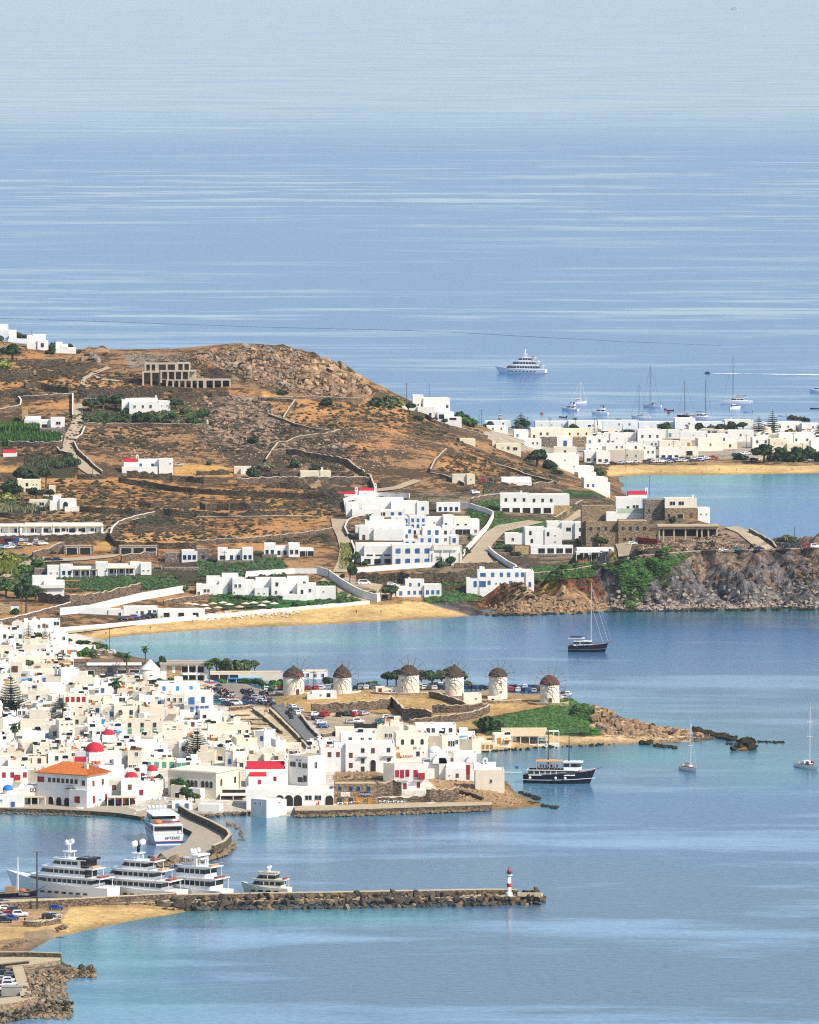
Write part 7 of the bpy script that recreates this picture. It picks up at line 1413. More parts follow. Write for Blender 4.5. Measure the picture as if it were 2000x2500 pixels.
def car(u,y,heading,kind,col,where,parts=None,group=None,z=None,label=None):
 p=ground(u,y)if z is None else at(u,y,z);k=proj(*p)[2]
 body,glass,wheel,lamp,small,xl,w,r,nose=car_meshes(kind,col)
 nm={'hatch':'parked_car','suv':'parked_car','jeep':'parked_jeep','van':'parked_van'}[kind];word={'hatch':'car','suv':'tall car','jeep':'jeep','van':'van'}[kind]
 if parts is None:parts=k>5.4
 if parts:
  e=empty(nm,p,math.radians(heading));link('body',body,e);link('window_glass',glass,e)
  for x in(-xl,xl):
   for sgn in(-1,1):q=link('wheel',wheel,e);q.location=(x,sgn*(w-.1),r)
  for sgn in(-1,1):q=link('headlight',lamp,e);q.location=(nose[0]-.02,sgn*w*.7,nose[1]-.12)
 else:
  e=link(nm,small);e.location=p;e.rotation_euler=(0,0,math.radians(heading))
 e.location.z+=.05
 tag(e,label or f'{col} {word} {where}','car' if kind!='van' else 'van',group or 'parked cars');CARS.append(e);return e
R_=random.Random(12)
def cars(where,row,spec,hd,spread=12,group=None,y=None):
 """Cars along a pixel line; spec is a string of colour initials."""
 C={'w':'white','s':'silver','k':'black','g':'grey','b':'blue','r':'red','y':'yellow','n':'navy','t':'teal'}
 n=len(spec)
 for i,c in enumerate(spec):
  if c=='.':continue
  t=(i+.5)/n;kind='suv' if c.isupper()else R_.choice(('hatch','hatch','suv'));c=c.lower()
  if c=='v':kind='van';c='w'
  if c=='j':kind='jeep';c=R_.choice('wgk')
  car(row[0]+(row[2]-row[0])*t+R_.uniform(-1,1),row[1]+(row[3]-row[1])*t+R_.uniform(-.8,.8),hd+R_.uniform(-spread,spread),kind,C[c],where,None,group)
G1='cars parked by the harbour beach'
for u,y,h,kd,c,lab in((138,2222,-6,'hatch','blue','bright blue hatchback parked alone against the harbour wall'),(50,2238,4,'suv','white','white pickup-like car nearest the lamp post'),(120,2243,8,'hatch','black','black car beside a silver one at the edge of the sand'),(134,2240,8,'hatch','silver','silver car tucked behind the black car at the edge of the sand'),(16,2222,6,'hatch','white','white car by the harbour wall with a blue car behind it'),(20,2212,6,'hatch','blue','small blue car nosed against the harbour wall at the left'),(4,2212,5,'suv','grey','grey car at the far left end by the wall'),(36,2230,8,'suv','black','black tall car behind the white pickup-like car'),(12,2252,-4,'suv','navy','dark navy car in the lowest row by the wall stub'),(30,2246,-4,'hatch','blue','deep blue car in the lowest row'),(2,2240,4,'hatch','silver','silver car cut by the left edge'),(24,2236,4,'hatch','red','dark red car squeezed between black and white cars')):
 car(u,y,h,kd,c,'',True,G1,None,lab)
bo=dinghy(82,2248,4.6,6,'small pale green-striped rowing boat lying on the ground by the cars',CREAMH);bo.location=ground(82,2250)
G2='cars in the sunken pier car park'
for u,y,c,kd,lab in((6,2396,'silver','hatch','silver car, upper one in the sunken pier car park'),(24,2399,'white','hatch','white car, upper row of the sunken pier car park'),(5,2407,'red','hatch','red car in the sunken pier car park'),(25,2410,'white','suv','white car under the red one in the sunken pier car park'),(8,2418,'white','hatch','white car, lower row of the sunken pier car park'),(10,2384,'black','suv','black car under the dark hedge of the pier'),(28,2386,'grey','hatch','grey car under the dark hedge of the pier')):
 car(u,y,4,kd,c,'',True,G2,.85,lab)
o=MB().box(-2.6,2.6,-1.2,1.2,0,2.2).box(-2.7,2.7,-1.3,1.3,2.2,2.35).build('storage_shed',simple('grey_metal_shed',(.36,.33,.30),.7,.3,.1));o.location=at(30,2430,.8);tag(o,'grey box shed at the low end of the sunken car park','shed')
W1='on the gravel lot below the windmills'
cars(W1,(765,1750,900,1745),'.R.kgws',60,14);
for u,y,h,kd,c in((858,1766,10,'hatch','silver'),(876,1766,6,'jeep','white'),(947,1755,8,'hatch','white'),(958,1764,10,'van','silver'),(990,1763,170,'suv','navy'),(930,1766,5,'hatch','teal'),(775,1758,30,'hatch','black'),(783,1768,30,'hatch','white'),(789,1777,30,'hatch','blue'),(770,1748,30,'hatch','white'),(868,1748,60,'hatch','red')):car(u,y,h,kd,c,W1)
W2='beside the asphalt ramp'
for u,y,c in((712,1730,'white'),(716,1738,'black'),(722,1745,'white'),(730,1738,'silver')):car(u,y,120,'hatch',c,W2)
W3='in the row behind the windmills'
cars(W3,(646,1685,700,1683),'wn.b',90);cars(W3,(745,1684,810,1682),'rrws',90);cars(W3,(806,1683,830,1682),'g',90);cars(W3,(860,1683,930,1682),'kswgn',90);cars(W3,(1020,1684,1092,1684),'jwgwnb',90);cars(W3,(1018,1678,1096,1677),'ssnkwg',90);cars(W3,(1128,1684,1196,1684),'bkntnk',90);cars(W3,(1240,1688,1320,1690),'rkwnbgsj',90);cars(W3,(1242,1681,1322,1683),'nkswbkr',90);cars(W3,(1370,1698,1390,1700),'rgw',80);cars(W3,(1362,1706,1384,1706),'ws',80)
W4='at the edge of the scooter park'
for u,y,h,kd,c in((574,1722,8,'van','white'),(640,1716,-20,'hatch','white'),(596,1720,6,'hatch','blue'),(616,1722,4,'hatch','navy'),(548,1716,5,'hatch','white'),(536,1720,5,'suv','teal'),(524,1714,8,'hatch','blue'),(628,1706,-10,'hatch','silver'),(606,1710,0,'hatch','black'),(556,1724,3,'suv','navy'),(652,1684,90,'hatch','white'),(660,1690,90,'suv','black'),(671,1684,90,'hatch','silver'),(686,1683,90,'hatch','red')):car(u,y,h,kd,c,W4)
car(254,1594,5,'hatch','silver','',None,None,None,'silver car parked by the bay behind the stone hotel');car(270,1596,175,'hatch','white','',None,None,None,'white car parked by the bay next to a utility pole');car(233,1604,20,'suv','grey','',None,None,None,'grey car half under the tree by the bay')
W5='in the dusty lot under the white apartments'
cars(W5,(0,1326,130,1318),'rnnbws.wrsg',90,25);cars(W5,(0,1334,110,1330),'kbwbyw.sw',10);cars(W5,(0,1341,56,1338),'twwg',10)
for u,y,c,lab in((8,1258,'teal','pale teal car on the upper lane at the left edge'),(46,1257,'black','dark car on the upper lane under the reeds'),(92,1256,'navy','dark pickup on the upper lane near the arched house'),(120,1370,'black','dark car parked on the dirt lane, first of two'),(142,1370,'navy','dark car parked on the dirt lane, second of two'),(438,1138,'silver','silver car parked beside the farm chapel'),(1182,1176,'red','red car parked by the roofed cottage on the slope'),(1198,1176,'black','black car parked by the roofed cottage on the slope'),(1535,1325,'red','red car in front of the stone mansion'),(1545,1330,'white','white car nosed behind the red one at the mansion'),(1766,1347,'white','white car on the headland road'),(1800,1344,'teal','dark teal car on the headland road'),(1856,1344,'navy','navy car where the headland lane meets the road'),(890,1428,'white','white van on the road below the hotel'),(957,1430,'white','white car behind the beach bar'),(1264,1392,'white','white car at the foot of the sandy lane'),(856,1312,'navy','dark car inside the hotel car court'),(1222,1210,'grey','grey car parked left of the long guesthouse'),(1206,1212,'silver','silver car beside the grey one by the guesthouse')):
 car(u,y,R_.uniform(-10,10),'van' if 'van' in lab else 'hatch',c,'',None,None,None,lab)
o=car(1160,1206,35,'suv','white','',None,None,None,'white off-roader climbing the rubble track')
W6='at the beach club wall'
cars(W6,(296,1514,420,1504),'nrb.nkwnk',6,10)
W7='on the headland lookout'
cars(W7,(1900,1334,1998,1338),'kknk.rw',5)
W8='on the street of the far village'
cars(W8,(1470,1136,1600,1126),'wkswwkk',5);cars(W8,(1600,1126,1750,1120),'wbBwkkwvwR',8,8);cars(W8,(1570,1131,1720,1126),'kwwskwnb',8);cars(W8,(1790,1114,1860,1106),'nswwkwb',8);cars(W8,(1486,1084,1500,1084),'ns',5);cars(W8,(1530,1086,1570,1088),'gkwn',5);cars(W8,(1836,1126,1856,1124),'kw',5)
def scooter_mesh(col):
 m=MB()
 for x in(-.62,.62):m.tube((x,-.05,.28),(x,.05,.28),.28,.28,10,1)
 m.box(-.75,.1,-.14,.14,.4,.72,0).box(-.7,.05,-.13,.13,.72,.84,1).tube((.1,0,.35),(.45,0,.45),.12,.12,6,0).tube((.6,0,.3),(.42,0,1.05),.06,.05,6,0).box(.36,.46,-.32,.32,1.0,1.07,1).box(.42,.55,-.16,.16,.5,1.0,0)
 return m.mesh('scooter',[CARM[col],TYRE])
SC={c:scooter_mesh(c)for c in('white','black','red','blue','silver','grey')}
def scooter(u,y,hd,c,where):
 p=ground(u,y);o=link('scooter',SC[c]);o.location=p;o.location.z+=.05;o.scale=(1.1,1.1,1.15);o.rotation_euler=(.12,0,math.radians(hd));return tag(o,f'{c} scooter {where}','scooter','scooters in the scooter park')
for(a,b,c,d,n,wh)in((500,1684,540,1688,12,'by the terrace parasols'),(528,1690,570,1708,16,'in the first slanting row'),(540,1688,572,1700,10,'in the first slanting row'),(590,1690,618,1706,13,'in the second slanting row'),(596,1690,624,1706,11,'in the second slanting row'),(610,1688,618,1698,6,'in the second slanting row'),(636,1694,660,1718,14,'in the third slanting row'),(642,1692,672,1722,12,'in the third slanting row'),(524,1704,556,1712,12,'in the crowded front row'),(590,1714,640,1720,12,'in the crowded front row'),(640,1720,668,1724,9,'at the top of the ramp'),(700,1742,714,1758,6,'parked along the ramp')):
 for i in range(n):
  t=(i+.5)/n;scooter(a+(c-a)*t+R_.uniform(-2,2),b+(d-b)*t+R_.uniform(-1,1),R_.choice((40,55,60,220)),R_.choice(('black','black','white','red','blue','silver','grey','black')),wh)
# ------------------------------------------------------------------ trees and plants
def leafmat(name,col,tr=.25):
 m,nt,b=new_mat(name);N=nt.nodes.new;L=nt.links.new
 oi=N('ShaderNodeObjectInfo');g=N('ShaderNodeNewGeometry');n=N('ShaderNodeTexNoise');n.inputs['Scale'].default_value=.8;L(g.outputs['Position'],n.inputs['Vector'])
 a=N('ShaderNodeMapRange');a.inputs[3].default_value=.75;a.inputs[4].default_value=1.25;L(oi.outputs['Random'],a.inputs[0])
 c=N('ShaderNodeMapRange');c.inputs[1].default_value=.3;c.inputs[2].default_value=.7;c.inputs[3].default_value=.65;c.inputs[4].default_value=1.35;L(n.outputs[0],c.inputs[0])
 mu=N('ShaderNodeMath');mu.operation='MULTIPLY';L(a.outputs[0],mu.inputs[0]);L(c.outputs[0],mu.inputs[1])
 s=N('ShaderNodeVectorMath');s.operation='SCALE';s.inputs[0].default_value=col;L(mu.outputs[0],s.inputs['Scale']);L(s.outputs[0],b.inputs['Base Color'])
 b.inputs['Roughness'].default_value=.7;b.inputs['Specular IOR Level'].default_value=.25
 return m
LEAF={'dark':leafmat('dark_foliage',(.022,.050,.020)),'olive':leafmat('olive_foliage',(.060,.085,.035)),'green':leafmat('green_foliage',(.035,.095,.020)),'pale':leafmat('pale_foliage',(.15,.15,.075)),'yellow':leafmat('yellow_green_foliage',(.17,.20,.04)),'blue':leafmat('pine_needles',(.020,.055,.035)),'palm':leafmat('palm_fronds',(.045,.095,.028))}
LEAF2={'dark':leafmat('dark_foliage_light',(.045,.095,.030)),'olive':leafmat('olive_foliage_light',(.11,.14,.06)),'green':leafmat('green_foliage_light',(.08,.17,.035)),'pale':leafmat('pale_foliage_light',(.24,.23,.13)),'yellow':leafmat('yellow_foliage_light',(.28,.30,.07))}
BARK=simple('bark',(.13,.095,.065),.95,.1,.3,2.0)
def leaf_cloud(seed,n=760,flat=.75,size=.16):
 r=np.random.RandomState(seed)
 nc=11
 cc=r.normal(size=(nc,3));cc/=np.linalg.norm(cc,axis=1)[:,None];cc*=r.uniform(.25,.68,(nc,1));cc[:,2]=np.abs(cc[:,2])*.9-.12
 k=r.randint(0,nc,n);d=r.normal(size=(n,3));d/=np.linalg.norm(d,axis=1)[:,None]
 p=cc[k]+d*(r.uniform(.55,1,(n,1))**.5)*r.uniform(.24,.42,(nc,1))[k]
 p[:,2]=np.maximum(p[:,2],-.32)*flat
 nn=d+r.normal(size=(n,3))*.5;nn[:,2]+=.3;nn/=np.linalg.norm(nn,axis=1)[:,None]
 a=np.cross(nn,r.normal(size=(n,3)));a/=np.linalg.norm(a,axis=1)[:,None];b=np.cross(nn,a)
 s=size*r.uniform(.6,1.3,(n,1));a=a*s;b=b*s*.8
 v=np.stack([p-a*.9,p-b*.8,p+a,p+b*.9],1).reshape(-1,3)
 f=np.arange(n*4).reshape(-1,4)
 mi=(r.rand(n)<.38).astype(int)
 return v,f,mi
CLOUDS=[leaf_cloud(s)for s in range(6)]
CROWN={}
def crown_mesh(kind,i):
 key=(kind,i)
 if key not in CROWN:
  v,f,mi=CLOUDS[i];CROWN[key]=mesh_np('crown',v,f,[LEAF[kind],LEAF2.get(kind,LEAF[kind])],mi)
 return CROWN[key]
PR=random.Random(77)
TREES=[]
def tree(u,y,wpx,hpx,kind,label=None,name='tree',cat='tree',group='leafy trees and bushes',z=None):
 p=ground(u,y)if z is None else at(u,y,z);k=proj(*p)[2];w=wpx/k*1.25;h=hpx/k*1.18
 bush=hpx<wpx*.75
 e=empty('bush' if bush and name=='tree' else name,p,PR.uniform(0,6.28));tag(e,label,'bush' if bush and cat=='tree' else cat,group);e['_kind']=kind;e['_u']=u;e['_y']=y;e['_h']=h
 c=link('crown' if not bush else 'foliage',crown_mesh(kind,PR.randrange(6)),e)
 if bush:c.scale=(w*.58,w*.5,h*.95);c.location=(0,0,h*.30)
 else:
  th=h*.3;c.scale=(w*.58,w*.55,(h-th)*.78);c.location=(0,0,th+(h-th)*.35)
  t=MB().tube((0,0,-1),(w*.03,0,th*1.3),w*.05,w*.035,6)
  for a in(0,2,4.2):t.tube((w*.03,0,th),(w*.22*math.cos(a),w*.22*math.sin(a),th+h*.25),w*.03,w*.012,5)
  t.build('trunk',BARK,e)
 TREES.append(e);return e
for t in[(225,1006,42,34,'dark'),(252,1000,44,36,'dark'),(282,1002,50,40,'dark'),(212,1036,30,24,'olive'),(240,1038,36,22,'olive'),(268,1036,40,26,'dark'),(300,1036,46,30,'dark'),(332,1034,42,30,'dark'),(362,1032,40,26,'dark'),(392,1030,28,20,'olive'),(430,1000,34,26,'dark'),(448,1010,26,14,'dark'),(418,1036,30,28,'dark'),(466,1040,44,24,'dark'),(496,1038,30,42,'dark'),(310,1012,30,16,'dark'),(30,882,48,42,'dark'),(8,900,40,26,'yellow'),(44,828,46,18,'dark'),(132,850,28,14,'dark'),(126,864,30,16,'dark'),(46,1040,34,20,'dark'),(0,832,20,14,'dark'),(190,862,26,8,'dark'),(172,848,16,10,'dark'),(62,1178,66,36,'dark'),(112,1190,36,62,'olive'),(14,1206,66,34,'dark'),(88,1222,34,32,'dark'),(122,1220,24,26,'dark'),(112,1232,30,18,'olive'),(16,1224,44,22,'yellow'),(46,1220,28,16,'pale'),(20,1240,60,18,'olive'),(168,1136,42,30,'dark'),(150,1142,30,18,'olive'),(72,1244,60,16,'olive'),(104,1248,22,10,'dark'),(64,1496,46,88,'dark'),(88,1470,44,40,'olive'),(50,1462,40,36,'green'),(16,1456,44,34,'green'),(96,1384,50,18,'green'),(64,1398,50,22,'green'),(14,1380,56,36,'yellow'),(40,1500,26,16,'dark'),(20,1430,40,20,'olive'),(796,988,40,18,'dark'),(920,992,44,24,'dark'),(950,994,50,30,'olive'),(972,992,36,22,'yellow'),(996,1006,32,24,'dark'),(1022,1026,24,12,'dark'),(1062,1030,16,12,'dark'),(1086,1036,18,14,'dark'),(1124,1030,38,28,'dark'),(1142,1040,40,26,'green'),(1165,1060,30,12,'olive'),(638,1160,40,30,'pale'),(614,1166,40,26,'dark'),(660,1150,26,20,'pale'),(722,1142,36,20,'dark'),(772,1148,30,12,'dark'),(888,1170,30,20,'olive'),(620,1082,34,18,'dark'),(690,962,26,10,'dark'),(508,1136,14,10,'dark'),(1312,1140,56,44,'dark'),(1338,1146,40,24,'dark'),(1360,1158,30,12,'dark'),(1290,1128,26,14,'olive'),(1462,1160,30,18,'dark'),(1440,1140,26,10,'dark'),(1620,1052,40,22,'dark'),(1710,1058,40,26,'dark'),(1738,1060,32,22,'olive'),(1758,1062,36,28,'dark'),(1790,1052,38,24,'dark'),(1814,1052,28,22,'dark'),(1834,1066,22,14,'dark'),(1536,1066,52,18,'dark'),(1866,1130,56,46,'dark'),(1906,1126,52,34,'dark'),(1944,1126,56,36,'dark'),(1982,1126,52,36,'dark'),(2008,1128,40,30,'dark'),(1806,1122,36,16,'dark'),(1930,1056,22,10,'dark'),(1624,1090,20,10,'dark'),(1886,1100,18,10,'dark'),(1280,1042,30,20,'dark'),(1196,1046,26,18,'dark'),(1264,1054,24,18,'olive'),(1400,1048,22,14,'dark'),(1486,1036,24,12,'dark'),(1510,1034,26,12,'dark'),(854,1424,30,48,'dark'),(956,1462,40,34,'dark'),(836,1420,16,20,'olive'),(906,1456,30,14,'dark'),(208,1604,34,24,'green'),(169,1572,16,14,'dark'),(190,1572,30,9,'dark'),(212,1572,30,9,'dark'),(234,1584,28,18,'green'),(254,1588,26,16,'green'),(224,1618,28,32,'olive'),(64,1640,34,30,'olive'),(238,1622,30,20,'olive'),(306,1672,40,22,'dark'),(326,1676,36,22,'green'),(344,1680,34,16,'olive'),(366,1678,40,18,'dark'),(292,1682,30,16,'green'),(312,1688,32,12,'green'),(216,1650,20,40,'dark'),(396,1662,26,60,'dark'),(388,1672,30,16,'green'),(420,1668,36,14,'green'),(446,1668,34,12,'green'),(470,1668,30,10,'green'),(144,1626,14,18,'green'),(290,1604,20,12,'dark'),(90,1596,14,8,'dark'),(146,1608,34,16,'olive'),(530,1642,44,36,'green'),(556,1644,52,36,'olive'),(582,1644,54,36,'olive'),(606,1642,42,32,'olive'),(622,1642,32,30,'olive'),(668,1684,44,24,'green'),(700,1684,34,20,'green'),(686,1680,30,22,'dark'),(632,1672,36,16,'dark'),(600,1668,30,12,'green'),(540,1668,26,12,'green'),(802,1680,36,28,'dark'),(822,1682,26,18,'dark'),(906,1676,46,14,'green'),(886,1678,30,12,'dark'),(946,1674,32,36,'olive'),(968,1676,42,42,'dark'),(1030,1676,34,40,'olive'),(1054,1678,44,42,'dark'),(1078,1676,40,40,'olive'),(1092,1672,34,44,'dark'),(1126,1676,34,42,'dark'),(1140,1680,24,18,'olive'),(992,1690,20,10,'green'),(1190,1786,70,40,'dark'),(1162,1796,18,14,'dark'),(444,1944,44,46,'green'),(458,1962,42,40,'dark'),(476,1960,26,24,'olive'),(386,1924,26,34,'dark'),(98,1848,10,8,'green'),(120,1838,24,8,'yellow'),(102,1800,10,18,'green'),(604,1768,30,8,'green'),(510,1764,28,8,'dark'),(664,1812,20,10,'green'),(730,1812,16,12,'green'),(1052,1822,16,20,'green'),(30,1576,24,12,'olive'),(12,1584,30,10,'olive'),(1120,1560,1,1,'dark'),(890,1380,20,12,'dark'),(920,1386,24,10,'dark'),(950,1388,22,10,'green'),(1074,1386,30,20,'dark'),(1100,1382,26,24,'dark'),(1140,1352,22,16,'dark'),(1110,1344,24,12,'dark'),(1010,1278,14,10,'green'),(990,1300,12,14,'dark'),(1048,1346,18,14,'dark'),(870,1376,16,30,'dark'),(1236,1346,30,16,'dark'),(1220,1340,26,14,'green'),(1260,1356,26,10,'dark'),(1448,1330,20,14,'dark'),(1466,1340,30,30,'dark'),(1425,1340,18,10,'olive'),(1410,1326,18,12,'dark'),(790,1430,40,12,'green'),(812,1442,30,12,'dark'),(770,1460,16,12,'dark'),(720,1480,18,12,'dark'),(756,1480,14,10,'green'),(560,1462,30,12,'green'),(590,1464,40,12,'green'),(630,1466,40,12,'green'),(660,1468,30,12,'dark'),(440,1446,34,20,'green'),(830,1474,14,16,'green'),(1620,1350,22,14,'green'),(1618,1246,20,10,'olive'),(1916,1326,46,22,'pale'),(1938,1326,36,16,'olive'),(1890,1330,20,8,'olive'),(1640,1290,26,30,'dark'),]:
 if t[2]>1:tree(*t)
def norfolk(u,y,wpx,hpx,label,tiers=14):
 p=ground(u,y);k=proj(*p)[2];R=wpx/k/2*1.35;h=hpx/k
 e=empty('norfolk_pine',p);tag(e,label,'pine tree')
 MB().tube((0,0,-3),(0,0,h*.98),R*.07,R*.015,7).build('trunk',BARK,e)
 v=[];f=[];r=random.Random(int(u))
 for t in range(tiers):
  q=t/(tiers-1);z=h*(.14+.82*q);L=R*(1-q)**.8*(1.0 if t>1 else.8)+R*.06
  nb=12 if q<.7 else 8
  for b in range(nb):
   a=2*math.pi*b/nb+t*.7+r.uniform(-.2,.2);LL=L*r.uniform(.8,1.1);ca,sa_=math.cos(a),math.sin(a);w=LL*(.17 if k>6 else.34)+R*.03;n=4
   for side in(-1,1):
    for s_ in range(n):
     x0,x1=LL*s_/n,LL*(s_+1)/n
     for kx in(0,.5):
      xa=x0+(x1-x0)*kx;zz=z+LL*(.02+.22*(xa/LL)**2);o=len(v);wl=w*(1-.5*xa/LL)*r.uniform(.7,1.2)
      tx=xa+(x1-x0)*.7
      for(px,py,pz)in((xa,0,0),(xa+(x1-x0)*.35,0,.0),(tx,side*wl,wl*.35),(tx-(x1-x0)*.3,side*wl,wl*.3)):v.append((px*ca-py*sa_,px*sa_+py*ca,zz+pz+r.uniform(-.05,.05)))
      f.append((o,o+1,o+2,o+3))
 link('crown',mesh_np('crown',v,f,[LEAF['blue'],LEAF2['dark']],[r.random()<.3 for _ in f]),e)
norfolk(27,1745,66,98,'tall dark Norfolk pine among the houses at the left edge');norfolk(146,1768,50,76,'airy Norfolk pine beside the red-shuttered house');norfolk(482,1852,56,78,'Norfolk pine standing above the long arched building',13);norfolk(43,1848,28,50,'small silvery Norfolk pine below the palm at the left')
norfolk(70,1577,28,60,'Norfolk pine flanking the round bush before the top left houses, western one');norfolk(110,1580,28,50,'shorter Norfolk pine flanking the round bush, bay side');tree(90,1578,50,34,'green','dense yellow-green bush between two small Norfolk pines')
norfolk(1886,1066,32,68,'tall layered Norfolk pine rising above the far village',12);norfolk(1853,1070,34,56,'shorter Norfolk pine next to the tall one in the far village',11);norfolk(1272,1044,30,38,'dark pine at the shoulder of the far village',9);norfolk(2000,1072,26,46,'dark Norfolk pine cut by the right edge',10)
def palm(u,y,ytop,cpx,label,full=24):
 p=ground(u,y);k=proj(*p)[2];h=(y-ytop)/k-cpx/k*.35;R=cpx/k/2
 e=empty('palm_tree',p);tag(e,label,'palm tree');r=random.Random(int(u+y))
 MB().tube((0,0,-2),(.1,0,h*.5),.32,.26,7).tube((.1,0,h*.5),(0,0,h),.26,.24,7).build('trunk',BARK,e)
 v=[];f=[];mi=[]
 for i in range(full):
  a=2*math.pi*i/full*2.618+r.uniform(-.2,.2);el=1.25-2.1*(i/full);ca,sa_=math.cos(a),math.sin(a);n=6;x=0;z=h;prev=None
  for s_ in range(n+1):
   t=s_/n;w=R*.19*math.sin(math.pi*min(1,t*.85+.12));cur=len(v)
   for sd in(-1,0,1):
    px,py,pz=x,sd*w,z-(abs(sd)*w*.55);v.append((px*ca-py*sa_,px*sa_+py*ca,pz))
   if s_:
    f+=[(cur-3,cur-2,cur+1,cur),(cur-2,cur-1,cur+2,cur+1)];mi+=[0 if i<full*.8 else 1]*2
   x+=R/n*math.cos(el)*1.15;z+=R/n*math.sin(el)*1.15;el-=.26
 link('fronds',mesh_np('fronds',v,f,[LEAF['palm'],LEAF['pale']],mi),e)
palm(36,1806,1762,34,'bushy palm in front of a bright white house at the left',30);palm(355,1640,1574,25,'slender palm against the bay behind the conical mill');palm(309,1655,1590,32,'stout palm before the stone hotel',30);palm(284,1706,1650,40,'dry-skirted palm among the bushes below the stone hotel',30);palm(511,1668,1608,32,'palm at the corner of the balcony hotel',30)
palm(902,1272,1252,24,'small palm on the hotel terrace');palm(1147,1332,1302,24,'palm beside the cream hotel wing');palm(1072,1380,1352,24,'palm below the hotel, next to the lane wall');palm(1128,1368,1338,20,'palm leaning over the long hotel wall');palm(1262,1046,1022,22,'palm behind the shoulder of the far village');palm(1404,1040,1018,18,'palm against the sea in the far village')
def reeds(u0,u1,y0,y1,h,kind,label,n=1500):
 r=random.Random(int(u0*3+y0));v=[];f=[];mi=[]
 c=ground((u0+u1)/2,(y0+y1)/2)
 for i in range(n):
  p=ground(r.uniform(u0,u1),r.uniform(y0,y1));a=r.uniform(0,3.14);w=r.uniform(.25,.5);hh=h*r.uniform(.7,1.15);dx,dy=w*math.cos(a),w*math.sin(a);lx=r.uniform(-.5,.5)
  o=len(v);q=p-c;v+=[(q.x-dx,q.y-dy,q.z-.3),(q.x+dx,q.y+dy,q.z-.3),(q.x+dx*.7+lx,q.y+dy*.7,q.z+hh*.7),(q.x+lx*1.6,q.y,q.z+hh)];f.append((o,o+1,o+2,o+3));mi.append(int(r.random()<.4))
 o=link('reed_bed',mesh_np('reed_bed',v,f,[LEAF[kind],LEAF2[kind]],mi));o.location=c;tag(o,label,'reeds',kind='stuff')
reeds(-10,96,1046,1058,3.6,'green','bright green reed bed before the white house');reeds(-10,150,1072,1090,4.2,'green','long reed bed above the pale wall',2400);reeds(-10,90,1240,1252,2.6,'pale','dry reeds above the upper lane',900);reeds(-10,46,1372,1404,3.0,'yellow','yellow-green reeds at the left edge',900);reeds(60,180,1120,1140,1.6,'olive','scrubby green plot among the poles',700)
reeds(830,860,1330,1392,1.4,'yellow','green verge on the road bend',500);
def scatter(poly,n,seed):
 r=np.random.RandomState(seed);P=[]
 us=[p[0]for p in poly];ys=[p[1]for p in poly]
 u=r.uniform(min(us),max(us),n*3);y=r.uniform(min(ys),max(ys),n*3)
 ok=in_poly(u,y,poly)
 for a,b in list(zip(u[ok],y[ok]))[:n]:
  p=ground(a,b)
  if p.z>.5:P.append((a,b,p))
 return P
def cushions(name,polys,n,s0,s1,mats,label,seed,flat=.6,clump=0):
 r=np.random.RandomState(seed);V_=[];F_=[];M_=[]
 base=np.array([(0,0,1),(.9,0,.25),(.28,.86,.3),(-.73,.53,.2),(-.73,-.53,.28),(.28,-.86,.22),(.7,.1,-.3),(-.5,.5,-.3),(-.3,-.7,-.3)])
 fc=[(0,1,2),(0,2,3),(0,3,4),(0,4,5),(0,5,1),(1,6,2),(2,7,3),(3,7,4),(4,8,5),(5,8,6),(5,6,1)]
 i=0
 for poly,frac in polys:
  for(a,b,p)in scatter(poly,int(n*frac),seed+int(poly[0][0])):
   if clump and fbm(np.array([p.x*.022]),np.array([p.y*.012]),3,66)[0]<r.uniform(.36,.60):continue
   s=r.uniform(s0,s1);q=base*r.uniform(.75,1.25,base.shape)*np.array([s,s*r.uniform(.8,1.2),s*flat]);t=r.uniform(0,6.28);ct,st_=math.cos(t),math.sin(t)
   q=np.stack([q[:,0]*ct-q[:,1]*st_,q[:,0]*st_+q[:,1]*ct,q[:,2]],1)+np.array(p);V_.append(q);F_+=[tuple(k+i*9 for k in f)for f in fc];M_+=[int(r.rand()*len(mats))]*len(fc);i+=1
 o=link(name,mesh_np(name,np.concatenate(V_),F_,mats,M_));tag(o,label,name,kind='stuff');return o
SCR=[simple('thorn_scrub',(.034,.042,.024),.95,.1,.4,.7),simple('dry_scrub',(.085,.060,.036),.95,.1,.4,.7),simple('grey_scrub',(.058,.058,.038),.95,.1,.4,.7)]
cushions('scrub',[([(0,890),(260,880),(480,880),(560,960),(640,985),(960,985),(1100,1060),(1280,1130),(1390,1175),(1200,1200),(930,1200),(700,1130),(560,1150),(200,1160),(0,1100)],.62),([(150,1170),(560,1180),(830,1230),(800,1330),(300,1320),(0,1260)],.2),([(700,1180),(1000,1220),(830,1240)],.04),([(1040,1400),(1480,1390),(1600,1350),(1990,1345),(1990,1440),(1300,1470)],.08),([(1560,1290),(1740,1290),(1840,1340),(1560,1345)],.03),([(120,1400),(700,1380),(700,1420),(300,1450)],.05)],13000,.4,1.6,SCR,'low dark thorn scrub over the slopes',3,clump=1)
